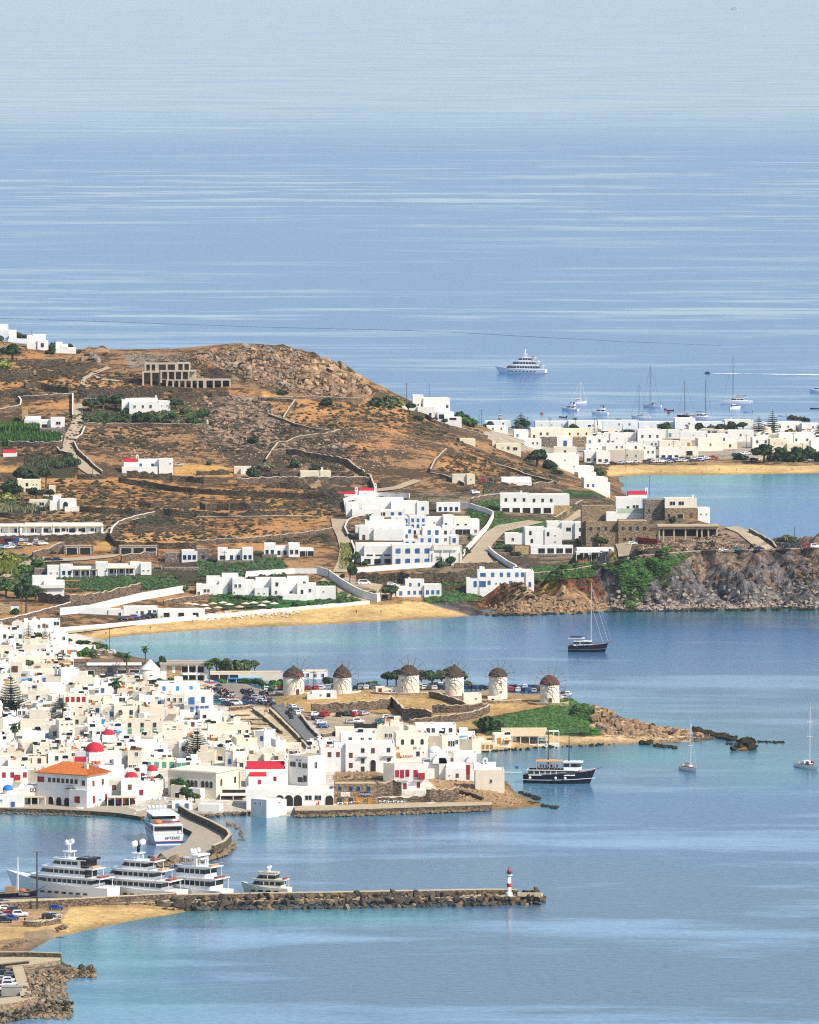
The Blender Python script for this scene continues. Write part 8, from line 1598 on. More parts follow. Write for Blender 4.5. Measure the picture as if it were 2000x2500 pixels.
cushions('ivy',[([(1160,1762),(1235,1746),(1330,1728),(1400,1702),(1440,1722),(1432,1745),(1440,1788),(1330,1794),(1190,1790)],.42),([(1290,1385),(1460,1372),(1450,1408),(1270,1425)],.2),([(1455,1374),(1690,1352),(1640,1390),(1590,1420),(1555,1484),(1530,1482),(1500,1402)],.3),([(1190,1266),(1340,1268),(1350,1300),(1180,1296)],.1),([(1160,1222),(1226,1216),(1232,1262),(1150,1262)],.04),([(1050,1400),(1280,1396),(1260,1425),(1060,1432)],.06),([(1030,1444),(1170,1440),(1180,1468),(1040,1470)],.07)],8200,.45,1.05,[leafmat('succulent',(.055,.15,.025)),LEAF2['green'],LEAF['green'],LEAF['olive']],'green creeping succulents on slopes and banks',91,.5)
cushions('undergrowth',[([(480,1370),(690,1362),(700,1405),(480,1410)],.3),([(120,1412),(420,1406),(440,1440),(140,1446)],.3),([(500,1456),(690,1448),(700,1474),(520,1478)],.12),([(700,1440),(860,1450),(880,1470),(740,1486)],.1),([(0,1350),(110,1360),(110,1430),(0,1440)],.12),([(180,1000),(500,1000),(500,1042),(190,1042)],.2)],2600,.5,1.4,[LEAF['olive'],LEAF['dark'],LEAF2['dark'],LEAF['green']],'green undergrowth between villas and walls',92,.7)
# ------------------------------------------------------------------ boulders and rubble
def rock_mesh(seed,mats,n=13):
 r=np.random.RandomState(seed);bm=bmesh.new()
 d=r.normal(size=(n,3));d/=np.linalg.norm(d,axis=1)[:,None];d*=r.uniform(.75,1.05,(n,1))*np.array([1,.85,.75])
 for p in d:bm.verts.new(p)
 res=bmesh.ops.convex_hull(bm,input=bm.verts)
 for g in res['geom_interior']+res['geom_unused']:
  if isinstance(g,bmesh.types.BMVert)and g.is_valid:bm.verts.remove(g)
 me=bpy.data.meshes.new('boulder');bm.to_mesh(me);bm.free();me.materials.append(mats);return me
def rockmat(name,col,var=.35):return simple(name,col,.95,.12,var,1.1,island=.30,bump=.6)
R_TAN=rockmat('tan_granite',(.35,.235,.14));R_GREY=rockmat('grey_rubble',(.26,.215,.17));R_DARK=rockmat('dark_boulder',(.085,.072,.056));R_BROWN=rockmat('brown_boulder',(.20,.145,.09));R_WEED=rockmat('weedy_rock',(.030,.028,.018));R_RED=rockmat('red_granite',(.31,.20,.135))
def protos(mat):return[rock_mesh(s,mat)for s in range(6)]
PT,PG,PD,PB,PW,PRD=map(protos,(R_TAN,R_GREY,R_DARK,R_BROWN,R_WEED,R_RED))
BR=random.Random(5)
def boulder(p,s,prot,parent=None,name='boulder',sq=(.7,1.1)):
 o=link(name,BR.choice(prot),parent);o.location=p;o.scale=(s*BR.uniform(.8,1.3),s*BR.uniform(.8,1.2),s*BR.uniform(*sq));o.rotation_euler=(BR.uniform(-.5,.5),BR.uniform(-.5,.5),BR.uniform(0,6.28));return o
def rubble(name,pts,prots,label,cat='rocks',zs=(.6,1.0),lean=0.0):
 """Thousands of stones joined as one object."""
 V_=[];F_=[];off=0;base=[]
 for pr in prots:
  co=np.zeros(len(pr.vertices)*3);pr.vertices.foreach_get('co',co);base.append((co.reshape(-1,3),[tuple(f.vertices)for f in pr.polygons]))
 for p,s in pts:
  co,fs=BR.choice(base);t=BR.uniform(0,6.28);ct,st_=math.cos(t),math.sin(t)
  q=co*np.array([s*BR.uniform(.8,1.3),s*BR.uniform(.8,1.2),s*BR.uniform(*zs)]);q[:,0]+=q[:,2]*lean if lean else 0;q=np.stack([q[:,0]*ct-q[:,1]*st_,q[:,0]*st_+q[:,1]*ct,q[:,2]],1)+np.array(p)
  V_.append(q);F_+=[tuple(i+off for i in f)for f in fs];off+=len(co)
 o=link(name,mesh_np(name,np.concatenate(V_),F_,[prots[0].materials[0]]));return tag(o,label,cat,kind='stuff')
HILLP=[(470,868),(520,852),(600,846),(690,848),(760,868),(830,890),(900,945),(925,966),(890,974),(800,970),(700,955),(620,930),(540,900)]
big_=scatter(HILLP,190,21);
for a,b,p in big_:
 s=BR.uniform(1.3,2.7)*(1.45 if a>740 else 1);o=boulder((p.x,p.y,p.z+s*.15),s,PT if a>720 else(PT if BR.random()<.5 else PG));tag(o,'rounded granite boulder in the tumbled crown of the hill','boulder','boulders on the hill crown')
mid_=scatter([(500,970),(620,965),(660,1010),(740,1050),(830,1080),(860,1105),(700,1090),(640,1110),(560,1090),(490,1050)],100,22)
for a,b,p in mid_:
 s=BR.uniform(1.0,2.1);o=boulder((p.x,p.y,p.z+s*.15),s,PRD if BR.random()<.6 else PG);tag(o,'weathered boulder in the rocky belt below the zigzag wall','boulder','boulders on the rocky belt')
for u,y,s,lab in((248,866,4.2,'large orange-lit outcrop block on the ridge'),(216,868,3.0,'tilted outcrop slab beside the ridge houses'),(228,878,3.4,'dark leaning outcrop block on the ridge'),(200,880,2.6,'lower outcrop block near the ridge houses'),(778,1188,3.4,'isolated tan boulder under the arched farmhouse wall'),(764,1194,2.6,'grey boulder leaning beside the isolated tan one'),(1045,1012,2.4,'pale boulder on the shoulder above the dark wall'),(238,884,2.6,'small outcrop block at the foot of the ridge rocks')):
 p=ground(u,y);tag(boulder((p.x,p.y,p.z+s*.3),s,PT if 'tan' in lab or 'orange' in lab or 'pale' in lab else PG),lab,'boulder')
rubble('hill_rocks',[((p.x,p.y,p.z),BR.uniform(.5,1.3))for a,b,p in scatter(HILLP,1500,23)]+[((p.x,p.y,p.z),BR.uniform(.4,1.0))for a,b,p in scatter([(280,862),(430,858),(500,870),(500,890),(330,890)],380,24)],PT,'smaller stones filling the hill crown')
rubble('slope_rocks',[((p.x,p.y,p.z),BR.uniform(.35,1.0))for a,b,p in scatter([(180,1050),(520,960),(640,970),(980,1040),(1040,1110),(860,1180),(640,1130),(300,1120)],1500,25)]+[((p.x,p.y,p.z),BR.uniform(.35,.9))for a,b,p in scatter([(560,1290),(800,1270),(1560,1300),(1740,1300),(1840,1340),(1560,1345)],300,26)]+[((p.x,p.y,p.z),BR.uniform(.4,1.1))for a,b,p in scatter([(1560,1300),(1740,1292),(1840,1340),(1560,1345)],320,27)],PRD,'scattered stones over the dry slope')
rubble('cliff_rocks',[((p.x,p.y,p.z),BR.uniform(.6,1.8))for a,b,p in scatter([(1480,1440),(2000,1430),(2000,1486),(1480,1490)],150,28)]+[((p.x,p.y,p.z),BR.uniform(.6,1.6))for a,b,p in scatter([(1480,1474),(2000,1470),(2000,1488),(1480,1491)],330,29)],PG,'fallen rock at the foot of the cliff')
rubble('shore_rocks',[((p.x,p.y,p.z),BR.uniform(.6,1.7))for a,b,p in scatter([(1180,1480),(1300,1462),(1480,1470),(1480,1494),(1180,1505)],190,30)]+[((p.x,p.y,p.z),BR.uniform(.5,1.5))for a,b,p in scatter([(1450,1740),(1480,1735),(1640,1770),(1760,1795),(1700,1806),(1470,1790)],150,31)]+[((p.x,p.y,p.z),BR.uniform(.4,1.0))for a,b,p in scatter([(1060,1905),(1130,1890),(1250,1935),(1330,1965),(1250,1976),(1090,1950)],420,32)]+[((p.x,p.y,p.z),BR.uniform(.3,.8))for a,b,p in scatter([(820,1885),(910,1880),(960,1900),(820,1905)],120,33)],PT,'tan rock along the points')
WK=[(at(u,v,.0),s)for u,v,s in[(1500,1488,1.2),(1190,1503,1.2),(1240,1502,1.4),(1300,1503,1.3),(1340,1500,1.2),(1400,1500,1.4),(1450,1494,1.3)]]
def slabs(name,poly,n,s0,s1,prot,label,seed):
 pts=[((p.x,p.y+.3*BR.random(),p.z-BR.uniform(.4,1.2)),BR.uniform(s0,s1))for a,b,p in scatter(poly,n,seed)]
 o=rubble(name,pts,prot,label,zs=(.7,1.4)if 'cliff' in name else(.8,1.5));return o
CL_=rockmat('lit_cliff_rock',(.20,.19,.19));CD_=rockmat('shaded_cliff_rock',(.095,.088,.095));CB_=rockmat('ochre_cliff_rock',(.25,.16,.095))  # light and dark copies paint the lit and shaded facets of the cliff
PCL,PCD,PCB=protos(CL_),protos(CD_),protos(CB_)
CLP=[(1565,1440),(1640,1395),(1800,1392),(2000,1390),(2000,1488),(1540,1490)]
slabs('cliff_slabs',CLP,110,.8,2.0,PCL,'pale jutting slabs of the cliff',61);slabs('cliff_slabs',CLP+[(1470,1490),(1450,1410),(1490,1405)],170,.9,2.2,PCD,'dark jutting slabs of the cliff',62);slabs('cliff_slabs',[(1640,1365),(1900,1365),(2000,1350),(2000,1440),(1850,1430),(1660,1410)],130,.8,2.2,PCB,'ochre outcrops at the head of the cliff',63)
slabs('point_slabs',[(1440,1738),(1475,1722),(1640,1768),(1700,1786),(1600,1798),(1470,1795)],190,1.0,2.6,PCB,'ochre slabs of the windmill point',64);slabs('point_slabs',[(1450,1742),(1475,1730),(1700,1785),(1600,1798),(1470,1793)],60,1.0,2.4,PCD,'dark clefts of the windmill point',65)  # the dark slabs paint the shade of clefts in the point
slabs('shore_slabs',[(1190,1482),(1290,1462),(1400,1462),(1480,1450),(1482,1494),(1190,1504)],170,1.0,2.6,PCB,'ochre slabs below the red slope',66)
def line_rocks(pts,n,s0,s1,jit=4,z=.1):
 L=smooth_line(pts,3);out=[]
 for i in range(n):
  u,v=BR.choice(L);p=at(u+BR.uniform(-jit,jit),v+BR.uniform(-jit*.4,jit*.4),0);out.append(((p.x,p.y,z),BR.uniform(s0,s1)))
 return out
rubble('reef_rocks',WK+line_rocks([(1700,1788),(1745,1797),(1790,1806)],60,.8,2.2,8,.5)+line_rocks([(1796,1830),(1820,1816),(1842,1830)],50,.8,2.0,8,.8)+line_rocks([(1815,1822),(1830,1822)],14,1.6,2.6,6,1.6)+line_rocks([(1820,1808),(1860,1812),(1916,1814)],40,.4,1.0,5,.05)+line_rocks([(1600,1822),(1645,1826)],26,.7,1.5,5,.2)+line_rocks([(1560,1817),(1585,1817)],14,.8,2.0,4,.5)+line_rocks([(1775,1816),(1795,1820)],10,.5,1.0,4)+line_rocks([(1290,1960),(1358,1973)],50,.4,1.1,5,.1)+line_rocks([(1270,1936),(1315,1952)],30,.5,1.3,5,.3)+line_rocks([(1160,1838),(1250,1832),(1330,1826),(1500,1818)],60,.4,1.0,4,.2)+line_rocks([(1478,1494),(1700,1491),(1990,1490)],110,.6,1.6,4,.2)+line_rocks([(1195,1504),(1470,1496)],60,.6,1.4,4,.2)+line_rocks([(1925,1022),(1968,1026)],26,1.2,2.6,6,.4),PW,'dark weed-covered rocks at the waterline')
rubble('quay_rocks',line_rocks([(722,1995),(900,1990),(1050,1985),(1190,1979)],430,.45,1.15,6,.35)+line_rocks([(445,1990),(500,1996),(560,1990),(612,1988)],130,.4,.9,6,.5)+line_rocks([(0,1986),(116,1989),(223,1994)],110,.3,.6,4,.25),PB,'stones heaped along the foot of the quay')
rubble('jetty_rocks',line_rocks([(562,2056),(566,2072),(540,2092),(480,2108),(390,2118)],150,.6,1.3,7,.6)+line_rocks([(556,2010),(580,2020),(600,2058)],14,.6,1.2,6,.1),PB,'boulders round the head of the jetty')
for u,v,s,lab in((365,2104,3.4,'large dark rock at the inner root of the jetty head'),(392,2100,3.6,'large tan rock at the jetty head beside the dark one'),(424,2102,2.8,'smaller tan rock at the jetty head'),(640,2162,.0,'')):
 if s:p=at(u,v,.8);tag(boulder(p,s,PD if 'dark' in lab else PB),lab,'rock')
nb=0
for row,(dv,z,s0,s1,step)in enumerate(((2,1.9,.7,1.9,12),(9,1.1,.9,2.2,13),(15,.2,.6,1.9,12))):
 u=395.0 if row else 420.0
 while u<1318:
  vb=np.interp(u,[395,600,800,1000,1200,1318],[2209,2206,2203,2199,2196,2192]);p=at(u+BR.uniform(-3,3),vb+dv+BR.uniform(-1.5,1.5),0);s=BR.uniform(s0,s1);p.z=z+BR.uniform(-.3,.3)
  o=boulder(p-Vector(mole.location),s,BR.choice((PD,PD,PD,PB)),mole,sq=(.55,1.2));u+=step*BR.uniform(.6,1.0)*(s/1.3)**.5;nb+=1
for i in range(22):
 u=BR.uniform(1270,1330);p=at(u,BR.uniform(2188,2206),0);p.z=BR.uniform(.2,2.2)*(1 if u<1310 else.4);boulder(p-Vector(mole.location),BR.uniform(.8,1.4),PD,mole)
for i in range(26):
 u=BR.uniform(308,420);p=ground(u,BR.uniform(2202,2212));p.z+=.3;boulder(p-Vector(mole.location),BR.uniform(.5,1.2),PB,mole)
for i in range(290):
 if i<130:u=BR.uniform(62,172);v=BR.uniform(2366,2392)if u>120 else BR.uniform(2372,2452);prot=BR.choice((PB,PT,PG,PB));z=max(.2,1.9-(u-60)/70)
 elif i<190:u=BR.uniform(140,232);v=BR.uniform(2358,2388)*1.0;prot=BR.choice((PB,PD,PB));z=max(.1,1.7-abs(v-2366)*.06-(u-140)*.008)
 else:
  u=BR.uniform(-6,178);vc=np.interp(u,[0,80,150,178],[2486,2470,2456,2460]);v=vc+BR.uniform(-12,14);prot=BR.choice((PB,PD,PD));z=max(.1,1.3-max(0,v-vc)*.09)
 p=at(u,v,z);boulder(p-Vector(pier.location),BR.uniform(.55,1.25),prot,pier)
rubble('pier_rubble',[((p.x,p.y,.2),s)for p,s in[(at(BR.uniform(60,165),BR.uniform(2372,2452),0),BR.uniform(.5,1.1))for _ in range(330)]]+[((p.x,p.y,.2),s)for p,s in[(at(BR.uniform(-6,175),BR.uniform(2452,2488),0),BR.uniform(.5,1.1))for _ in range(260)]]+[((p.x,p.y,0),s)for p,s in[(at(BR.uniform(140,230),BR.uniform(2362,2384),0),BR.uniform(.5,1.1))for _ in range(150)]],PB,'small rubble packed round the lower left pier')
rubble('beach_rocks',[((p.x,p.y,p.z),BR.uniform(.3,.8))for a,b,p in scatter([(20,2305),(70,2292),(90,2306),(60,2330),(10,2335),(0,2318)],130,35)]+[((p.x,p.y,p.z+.2),BR.uniform(.5,1.3))for a,b,p in scatter([(128,2276),(150,2262),(182,2268),(178,2282),(150,2286)],30,36)],PB,'loose rocks on the harbour beach')
# ------------------------------------------------------------------ lighthouse, poles, parasols, people
lp=at(1243,2188,1.8);kl=proj(*lp)[2];lh_=empty('lighthouse',lp);tag(lh_,'small white harbour light with one red band on the breakwater head','lighthouse')
LRED=simple('signal_red',(.45,.02,.025),.5,.4,.08,2.0)
MB().lathe([(1.0,0),(.95,1.0),(.62,1.1)],14).build('base',WHITEP,lh_);MB().lathe([(.62,1.1),(.52,5.6)],16).build('tower',WHITEP,lh_,True);MB().lathe([(.60,2.5),(.575,3.6)],16).build('red_band',LRED,lh_)
MB().lathe([(.5,5.6),(.95,5.75),(.95,6.0)],14).build('gallery',WHITEP,lh_);MB().lathe([(.5,6.0),(.5,6.9)],10).build('lantern',PANE,lh_);MB().lathe([(.62,6.9),(.35,7.4),(.12,7.6),(.1,8.4)],12).build('lantern_roof',LRED,lh_)
mb=MB()
for i in range(8):a=math.pi*i/4;mb.tube((.92*math.cos(a),.92*math.sin(a),6.0),(.92*math.cos(a),.92*math.sin(a),6.8),.04,.04,4)
mb.build('railing',BLACKP,lh_)
PB_=MB().prism([(-3,-.8),(3.5,-.8),(4,0),(3,.9),(-3,.9)],0,.9).build('concrete_block',CONC);PB_.location=at(1290,2188,1.7);tag(PB_,'pale concrete block behind the lighthouse','block')
POLE=simple('pole_wood',(.085,.065,.055),.9,.1,.2,1.0)
def pole(u,y,ytop,label,arms=1,lamp=False,r=.16,z=None,mat=None,name='utility_pole',cat='utility pole'):
 p=ground(u,y)if z is None else at(u,y,z);k=proj(*p)[2];h=(y-ytop)/k;e=empty(name,p);tag(e,label,cat)
 MB().tube((0,0,-1.5),(0,0,h),r*1.15,r*.8,7).build('shaft',mat or POLE,e)
 if lamp:
  m_=MB().box(-1.3,1.3,-.12,.12,h-.15,h)
  for x in(-1.3,-.5,.5,1.3):m_.box(x-.3,x+.3,-.3,.2,h,h+.25)
  m_.build('lamp_head',GREYP,e)
 elif arms:
  m_=MB()
  for i in range(arms):m_.box(-1.1,1.1,-.08,.08,h-.6-i*.9,h-.45-i*.9)
  m_.build('crossarm',POLE,e)
 return e
pole(91,2220,2078,'tall wooden floodlight mast by the harbour car park',0,True,.22,name='floodlight_mast',cat='lamp post');pole(147,2332,2284,'thin leaning marker pole at the end of the pier walk',1,r=.06)
for u,y,yt,lab,a in((45,1122,1075,'pale pole beside the red chapel at the left edge',0),(88,1136,1090,'first dark pole above the gold field',1),(120,1138,1090,'second dark pole above the gold field',1),(190,1150,1108,'pole beside the lower dirt road',1),(153,1098,1065,'pole at the wall end by the dirt road',1),(62,1130,1104,'short pole in the scrubby plot',0),(226,1160,1145,'short post on the curving grey wall',0),(329,1248,1185,'thin pole standing in the reddish field',1),(455,1222,1172,'dark pole above the terraced field',1),(173,965,930,'pole beside the upper track',0),(78,838,806,'pole on the ridge in front of the white houses',1),(272,866,855,'tiny post on the ridge',0),(548,1394,1345,'double dark pole before the slatted villa',1),(134,1480,1462,'short pole on the beach road wall',0),(52,1500,1440,'pole among the dark trees at the left',0),(993,978,935,'pole at the shoulder of the hill',1),(1048,974,935,'mast on the roof line of the shoulder villa',0),(1176,1040,1000,'tall pole by the first roofs of the far village',1),(1170,1036,1012,'short pole beside the tall one',0),(1343,1046,1018,'twin-armed pole over the far village',2),(1405,1054,1018,'far village pole before the sea, one with two arms',2),(1452,1070,1020,'pole behind the cream arched house',1),(1288,1062,1018,'pole by the sky-blue door house',1),(1472,1078,1028,'pole beside the palm roofs',1),(1520,1062,1034,'pole in the middle of the far roofs',0),(1630,1070,1044,'pole in front of the green-door house',1),(1528,1142,1095,'pole at the far beach road',1),(1645,1104,1075,'twin pole by the shop fronts',2),(1822,1092,1060,'pole before the far white row',1),(1937,1096,1052,'tall double pole near the right trees',2),(1702,1104,1078,'pole in front of the parked cars of the village',0),(1740,1076,1052,'pole in the centre of the far village',0),(1586,1204,1160,'thin pole at the bay shore',0),(1940,1342,1286,'dark pole on the headland road',0),(1700,1346,1284,'pole on the rubble before the open pavilion',1),(1400,1372,1316,'pole before the white taverna',1),(802,1420,1388,'pole at the road bend by the white wall',0),(268,1592,1532,'rusty utility pole by the bay',1),(396,1874,1848,'dark pole with wires before the teal shutters',1),(517,1888,1856,'wooden pole on the roof of the long arched building, left of pair',1),(578,1886,1858,'wooden pole on the roof of the long arched building, right of pair',1),(1148,1690,1650,'thin pole between the stepped-cap mill and the cube hut',0),(765,1684,1638,'pole between the first two windmills',1),(650,1738,1716,'white lamp post at the head of the ramp',0),(700,1200,1184,'thin fence post under the red vaults',0)):
 pole(u,y,yt,lab,a,r=.13 if 'thin' not in lab else.09)
def parasol(u,y,col,label,group,r=1.5,h=2.4,z=None):
 p=ground(u,y)if z is None else at(u,y,z);e=empty('parasol',p);tag(e,label,'parasol',group)
 MB().lathe([(r,h-.15),(r*.5,h+.25),(.04,h+.5)],10).build('canopy',col,e);MB().tube((0,0,0),(0,0,h+.3),.05,.04,5).build('shaft',ALU,e)
for u,y,c,lab in((505,1682,BLUE,'blue parasol at the scooter park terrace'),(527,1682,BLUE,'second blue parasol at the scooter park terrace, nearer the palm trunk'),(516,1684,RED,'red parasol between the two blue ones'),(490,1683,CANVAS,'tan parasol by the balcony hotel corner'),(500,1690,OCHRE,'yellow banner-like parasol by the scooters'),(534,1690,BLACKP,'black parasol by the scooters'),(868,1238,CANVAS,'tan parasol on the hotel pool terrace'),(955,1236,RED,'crimson parasol on the hotel pool terrace'),(905,1240,WHITEP,'white parasol on the hotel pool terrace')):parasol(u,y,c,lab,'parasols')
for i,(u,y)in enumerate(((460,1488),(476,1490),(500,1492),(520,1488),(544,1486),(560,1490),(600,1488),(620,1486),(650,1484),(585,1496),(640,1492),(670,1488),(532,1498),(506,1500))):parasol(u,y,CREAMH if i%3 else CANE,f'pale beach parasol in the row before the white villa','beach parasols',1.9)
for u,y in((1424,1372),(1440,1372),(1456,1372),(1478,1370)):parasol(u,y,WHITEP,'white parasol of the taverna by the stone mansion','taverna parasols',1.6,4.2)
mb=MB()
V('long white beach club front with dark openings and a flat terrace',360,1506,3,'w',[(182,265,1484,0,6,''),(265,305,1488,-.5,6,'1d.4@.6-.8'),(302,385,1482,0,7,'1s.5@.35-.45 1D.2@.5-.6 2e.5@.7-.98'),(385,500,1488,-.5,6,'3V.3*.7')],'beach_club','beach club')
V('white terrace with a pale green glass railing above the sand',500,1510,4,'w',[(395,482,1492,0,6,'')],'terrace','terrace')
bcw=wall([(140,1543),(250,1534),(400,1520),(520,1508)],'rough white sea wall along the head of the beach',1.6,1.0,WALLS['w'],None);wall([(520,1508),(640,1496),(760,1486),(900,1474)],'low whitewashed rubble wall between lawn and sand',1.2,1.2,WALLS['c'],None)
wall([(146,1502),(220,1494),(340,1466),(452,1446)],'tall smooth white wall sloping across the hotel frontage',2.8,.6,WALLS['w'],None)
rl=wall([(398,1503),(482,1497)],'pale green glass railing of the beach terrace',2.2,.1,GRAIL,None,'glass_railing',0,.2,cat='railing')
def sunbed(u,y):
 p=ground(u,y);e=empty('sunbed',p,BR.uniform(1.2,1.9));tag(e,'pale sunbed on the first beach','sunbed','sunbeds on the first beach');MB().box(-1,.5,-.35,.35,.25,.35).build('seat',WHITEP,e);MB().add([(.5,-.35,.3),(.5,.35,.3),(1.0,.35,.75),(1.0,-.35,.75)],[(0,1,2,3),(3,2,1,0)]).build('backrest',WHITEP,e)
for i in range(40):sunbed(BR.uniform(490,730),BR.uniform(1496,1510))
rubble('bleached_rocks',[((p.x,p.y,p.z),BR.uniform(.4,1.0))for a,b,p in scatter([(480,1506),(560,1496),(700,1488),(740,1492),(600,1506),(500,1518)],260,41)],protos(simple('bleached_stone',(.66,.60,.52),.95,.1,.15,1.0)),'bleached stones heaped between lawn wall and sand')
for i in range(30):
 u=826+i*5.6+BR.uniform(-1,1);y=BR.uniform(1966.5,1971);p=ground(u,y);p.z=max(p.z,1.8)
 if i%2:e=MB().box(-.4,.4,-.4,.4,.7,.75).tube((0,0,0),(0,0,.7),.05,.05,5).build('cafe_table',WHITEP);tag(e,'white café table on the promenade','table','café tables on the promenade')
 else:e=MB().box(-.22,.22,-.22,.22,.42,.47).box(-.22,.22,.18,.22,.47,.9).box(-.2,-.15,-.2,-.15,0,.42).box(.15,.2,-.2,-.15,0,.42).box(-.2,-.15,.15,.2,0,.42).box(.15,.2,.15,.2,0,.42).build('cafe_chair',WHITEP);tag(e,'white café chair on the promenade','chair','café chairs on the promenade')
 e.location=p
SKIN=simple('skin',(.42,.23,.15),.7,.2,.05);CL={c:simple('cloth_'+c,v,.85,.1,.1,2.0)for c,v in{'red':(.50,.02,.02),'white':(.75,.75,.74),'blue':(.03,.10,.35),'black':(.015,.015,.018),'pink':(.55,.15,.20),'khaki':(.30,.22,.12),'orange':(.6,.2,.04)}.items()};HAIR=simple('dark_hair',(.02,.014,.010),.8,.2,.1)
def figure(pose):
 J={'pel':(0,0,.95),'wst':(0,0,1.1),'chs':(0,.01,1.32),'nck':(0,0,1.5),'hd':(0,-.02,1.6),'top':(0,-.01,1.73)}
 s={'stand':(.03,-.03,.06),'walk':(.28,-.25,.22),'wave':(.02,-.05,.1)}[pose];E=[('pel','wst'),('wst','chs'),('chs','nck'),('nck','hd'),('hd','top')]
 R={'pel':.15,'wst':.125,'chs':.155,'nck':.055,'hd':.095,'top':.075}
 for sd,st in(('l',s[0]),('r',s[1])):
  x=-.1 if sd=='l' else.1
  J['hp'+sd]=(x,0,.88);J['kn'+sd]=(x*1.05,-st*.6,.48);J['an'+sd]=(x*1.05,-st*.9+.06*(st<0),.08);J['ft'+sd]=(x*1.1,-st*.9-.14,.04);J['sh'+sd]=(x*1.9,.01,1.40)
  J['el'+sd]=(x*2.5,st*.5+.03,1.12);J['wr'+sd]=(x*2.5,st*.9-.05,.87);J['ha'+sd]=(x*2.5,st*.95-.07,.78)
  if pose=='wave' and sd=='r':J['elr']=(.36,-.1,1.3);J['wrr']=(.32,-.25,1.5);J['har']=(.32,-.28,1.58)
  E+=[('pel','hp'+sd),('hp'+sd,'kn'+sd),('kn'+sd,'an'+sd),('an'+sd,'ft'+sd),('chs','sh'+sd),('sh'+sd,'el'+sd),('el'+sd,'wr'+sd),('wr'+sd,'ha'+sd)]
  R.update({'hp'+sd:.10,'kn'+sd:.065,'an'+sd:.045,'ft'+sd:.04,'sh'+sd:.065,'el'+sd:.043,'wr'+sd:.033,'ha'+sd:.04})
 ks=list(J);me=bpy.data.meshes.new('figure');me.from_pydata([J[q]for q in ks],[(ks.index(a),ks.index(b))for a,b in E],[]);o=bpy.data.objects.new('figure',me);COL.objects.link(o)
 md=o.modifiers.new('skin','SKIN');sv_=me.skin_vertices[0].data if me.skin_vertices else None
 if sv_ is None:me.skin_vertices.new()if hasattr(me.skin_vertices,'new')else None;sv_=me.skin_vertices[0].data
 for i,q in enumerate(ks):sv_[i].radius=(R[q],R[q]);sv_[i].use_root=(q=='pel')
 o.modifiers.new('sub','SUBSURF').levels=1
 dg=bpy.context.evaluated_depsgraph_get();ev=bpy.data.meshes.new_from_object(o.evaluated_get(dg));bpy.data.objects.remove(o);return ev
FIG={}
try:
 for q in('stand','walk','wave'):FIG[q]=figure(q)
except Exception as ex:print('figure failed',ex)
_PM={}
def person_mesh(pose,top,leg):
 key=(pose,top,leg)
 if key in _PM:return _PM[key]
 me=FIG[pose].copy();me.name='person';me.materials.clear()
 for m_ in(SKIN,CL[top],CL[leg],HAIR):me.materials.append(m_)
 for p in me.polygons:
  c=p.center
  p.material_index=3 if(c.z>1.64 or(c.z>1.56 and c.y>.02))else(1 if(1.0<c.z<1.47 and abs(c.x)<.24)else(2 if.45<c.z<=1.0 and abs(c.x)<.21 else 0))
  p.use_smooth=True
 _PM[key]=me;return me
def person(u,y,pose,top,leg,label,hd=0,z=None):
 if not FIG:return
 p=ground(u,y)if z is None else at(u,y,z);o=link('person',person_mesh(pose,top,leg));o.location=p;o.location.z+=.05;o.rotation_euler=(0,0,math.radians(hd));tag(o,label,'person')
for a in[(647,1744,'stand','red','khaki','person in red standing by the lamp post at the ramp head',0),(655,1746,'walk','white','black','person in white walking beside the one in red',60),(668,1752,'walk','black','khaki','person in a black top walking down the paved slope',200),(703,1726,'walk','black','blue','person in dark clothes on the meadow path above the ramp',80),(691,1728,'stand','blue','khaki','person in blue at the roadside above the ramp',0),(717,1724,'walk','orange','blue','person in orange on the meadow edge',90),(773,1727,'stand','red','white','person in red on the meadow below the slim windmill',0),(764,1730,'walk','pink','white','person in pink on the meadow below the slim windmill',30),(867,1712,'walk','pink','khaki','person in pink crossing the meadow, lower of three',120),(891,1706,'stand','white','khaki','person in white near the stone terrace of the third windmill',0),(903,1706,'walk','blue','khaki','person in blue near the stone terrace of the third windmill',90),(860,1726,'stand','khaki','black','person in khaki on the car park wall',0),(1096,1704,'stand','pink','red','person in pink and red in front of the stepped-cap windmill',0),(238,1972,'walk','white','red','person in white and red trousers outside the hall annexe',40),(773,1968,'stand','red','red','person in red sitting spot by the arcaded house, left one',0),(778,1969,'stand','red','red','second person in red by the arcaded house',30),(398,1948,'walk','pink','black','person in pink outside the arched building',90),(402,1949,'walk','black','black','person in black beside the one in pink',90),(367,1537,'walk','black','black','dark figure walking on the first beach',90),(208,1548,'stand','khaki','black','figure standing on the sand near the tall houses',0),(259,1552,'stand','pink','black','bather in pink at the water edge by the pole',0),(470,1522,'walk','khaki','blue','bather strolling on the first beach',90),(640,1510,'stand','white','black','bather in white on the first beach',0),(664,1508,'walk','pink','blue','bather in pink on the first beach',90),(870,1500,'stand','black','black','lone dark figure on the clean end of the first beach',0),(930,1500,'walk','blue','khaki','bather in blue at the clean end of the first beach',70),(575,1516,'walk','red','blue','bather in red on the first beach',90),(1614,1155,'walk','black','black','dark figure on the far beach',90),(1714,1157,'stand','pink','khaki','person in pink by the water on the far beach',0),(1697,1150,'walk','white','khaki','person in white on the far beach',90),(1756,1150,'stand','red','blue','person in red on the far beach',0),(1934,1150,'stand','orange','red','person in orange with others on the far beach',0),(1938,1149,'walk','white','blue','person in white beside the one in orange on the far beach',30),(1798,1152,'walk','khaki','blue','person in khaki on the far beach',90)]:person(*a[:6],hd=a[6])
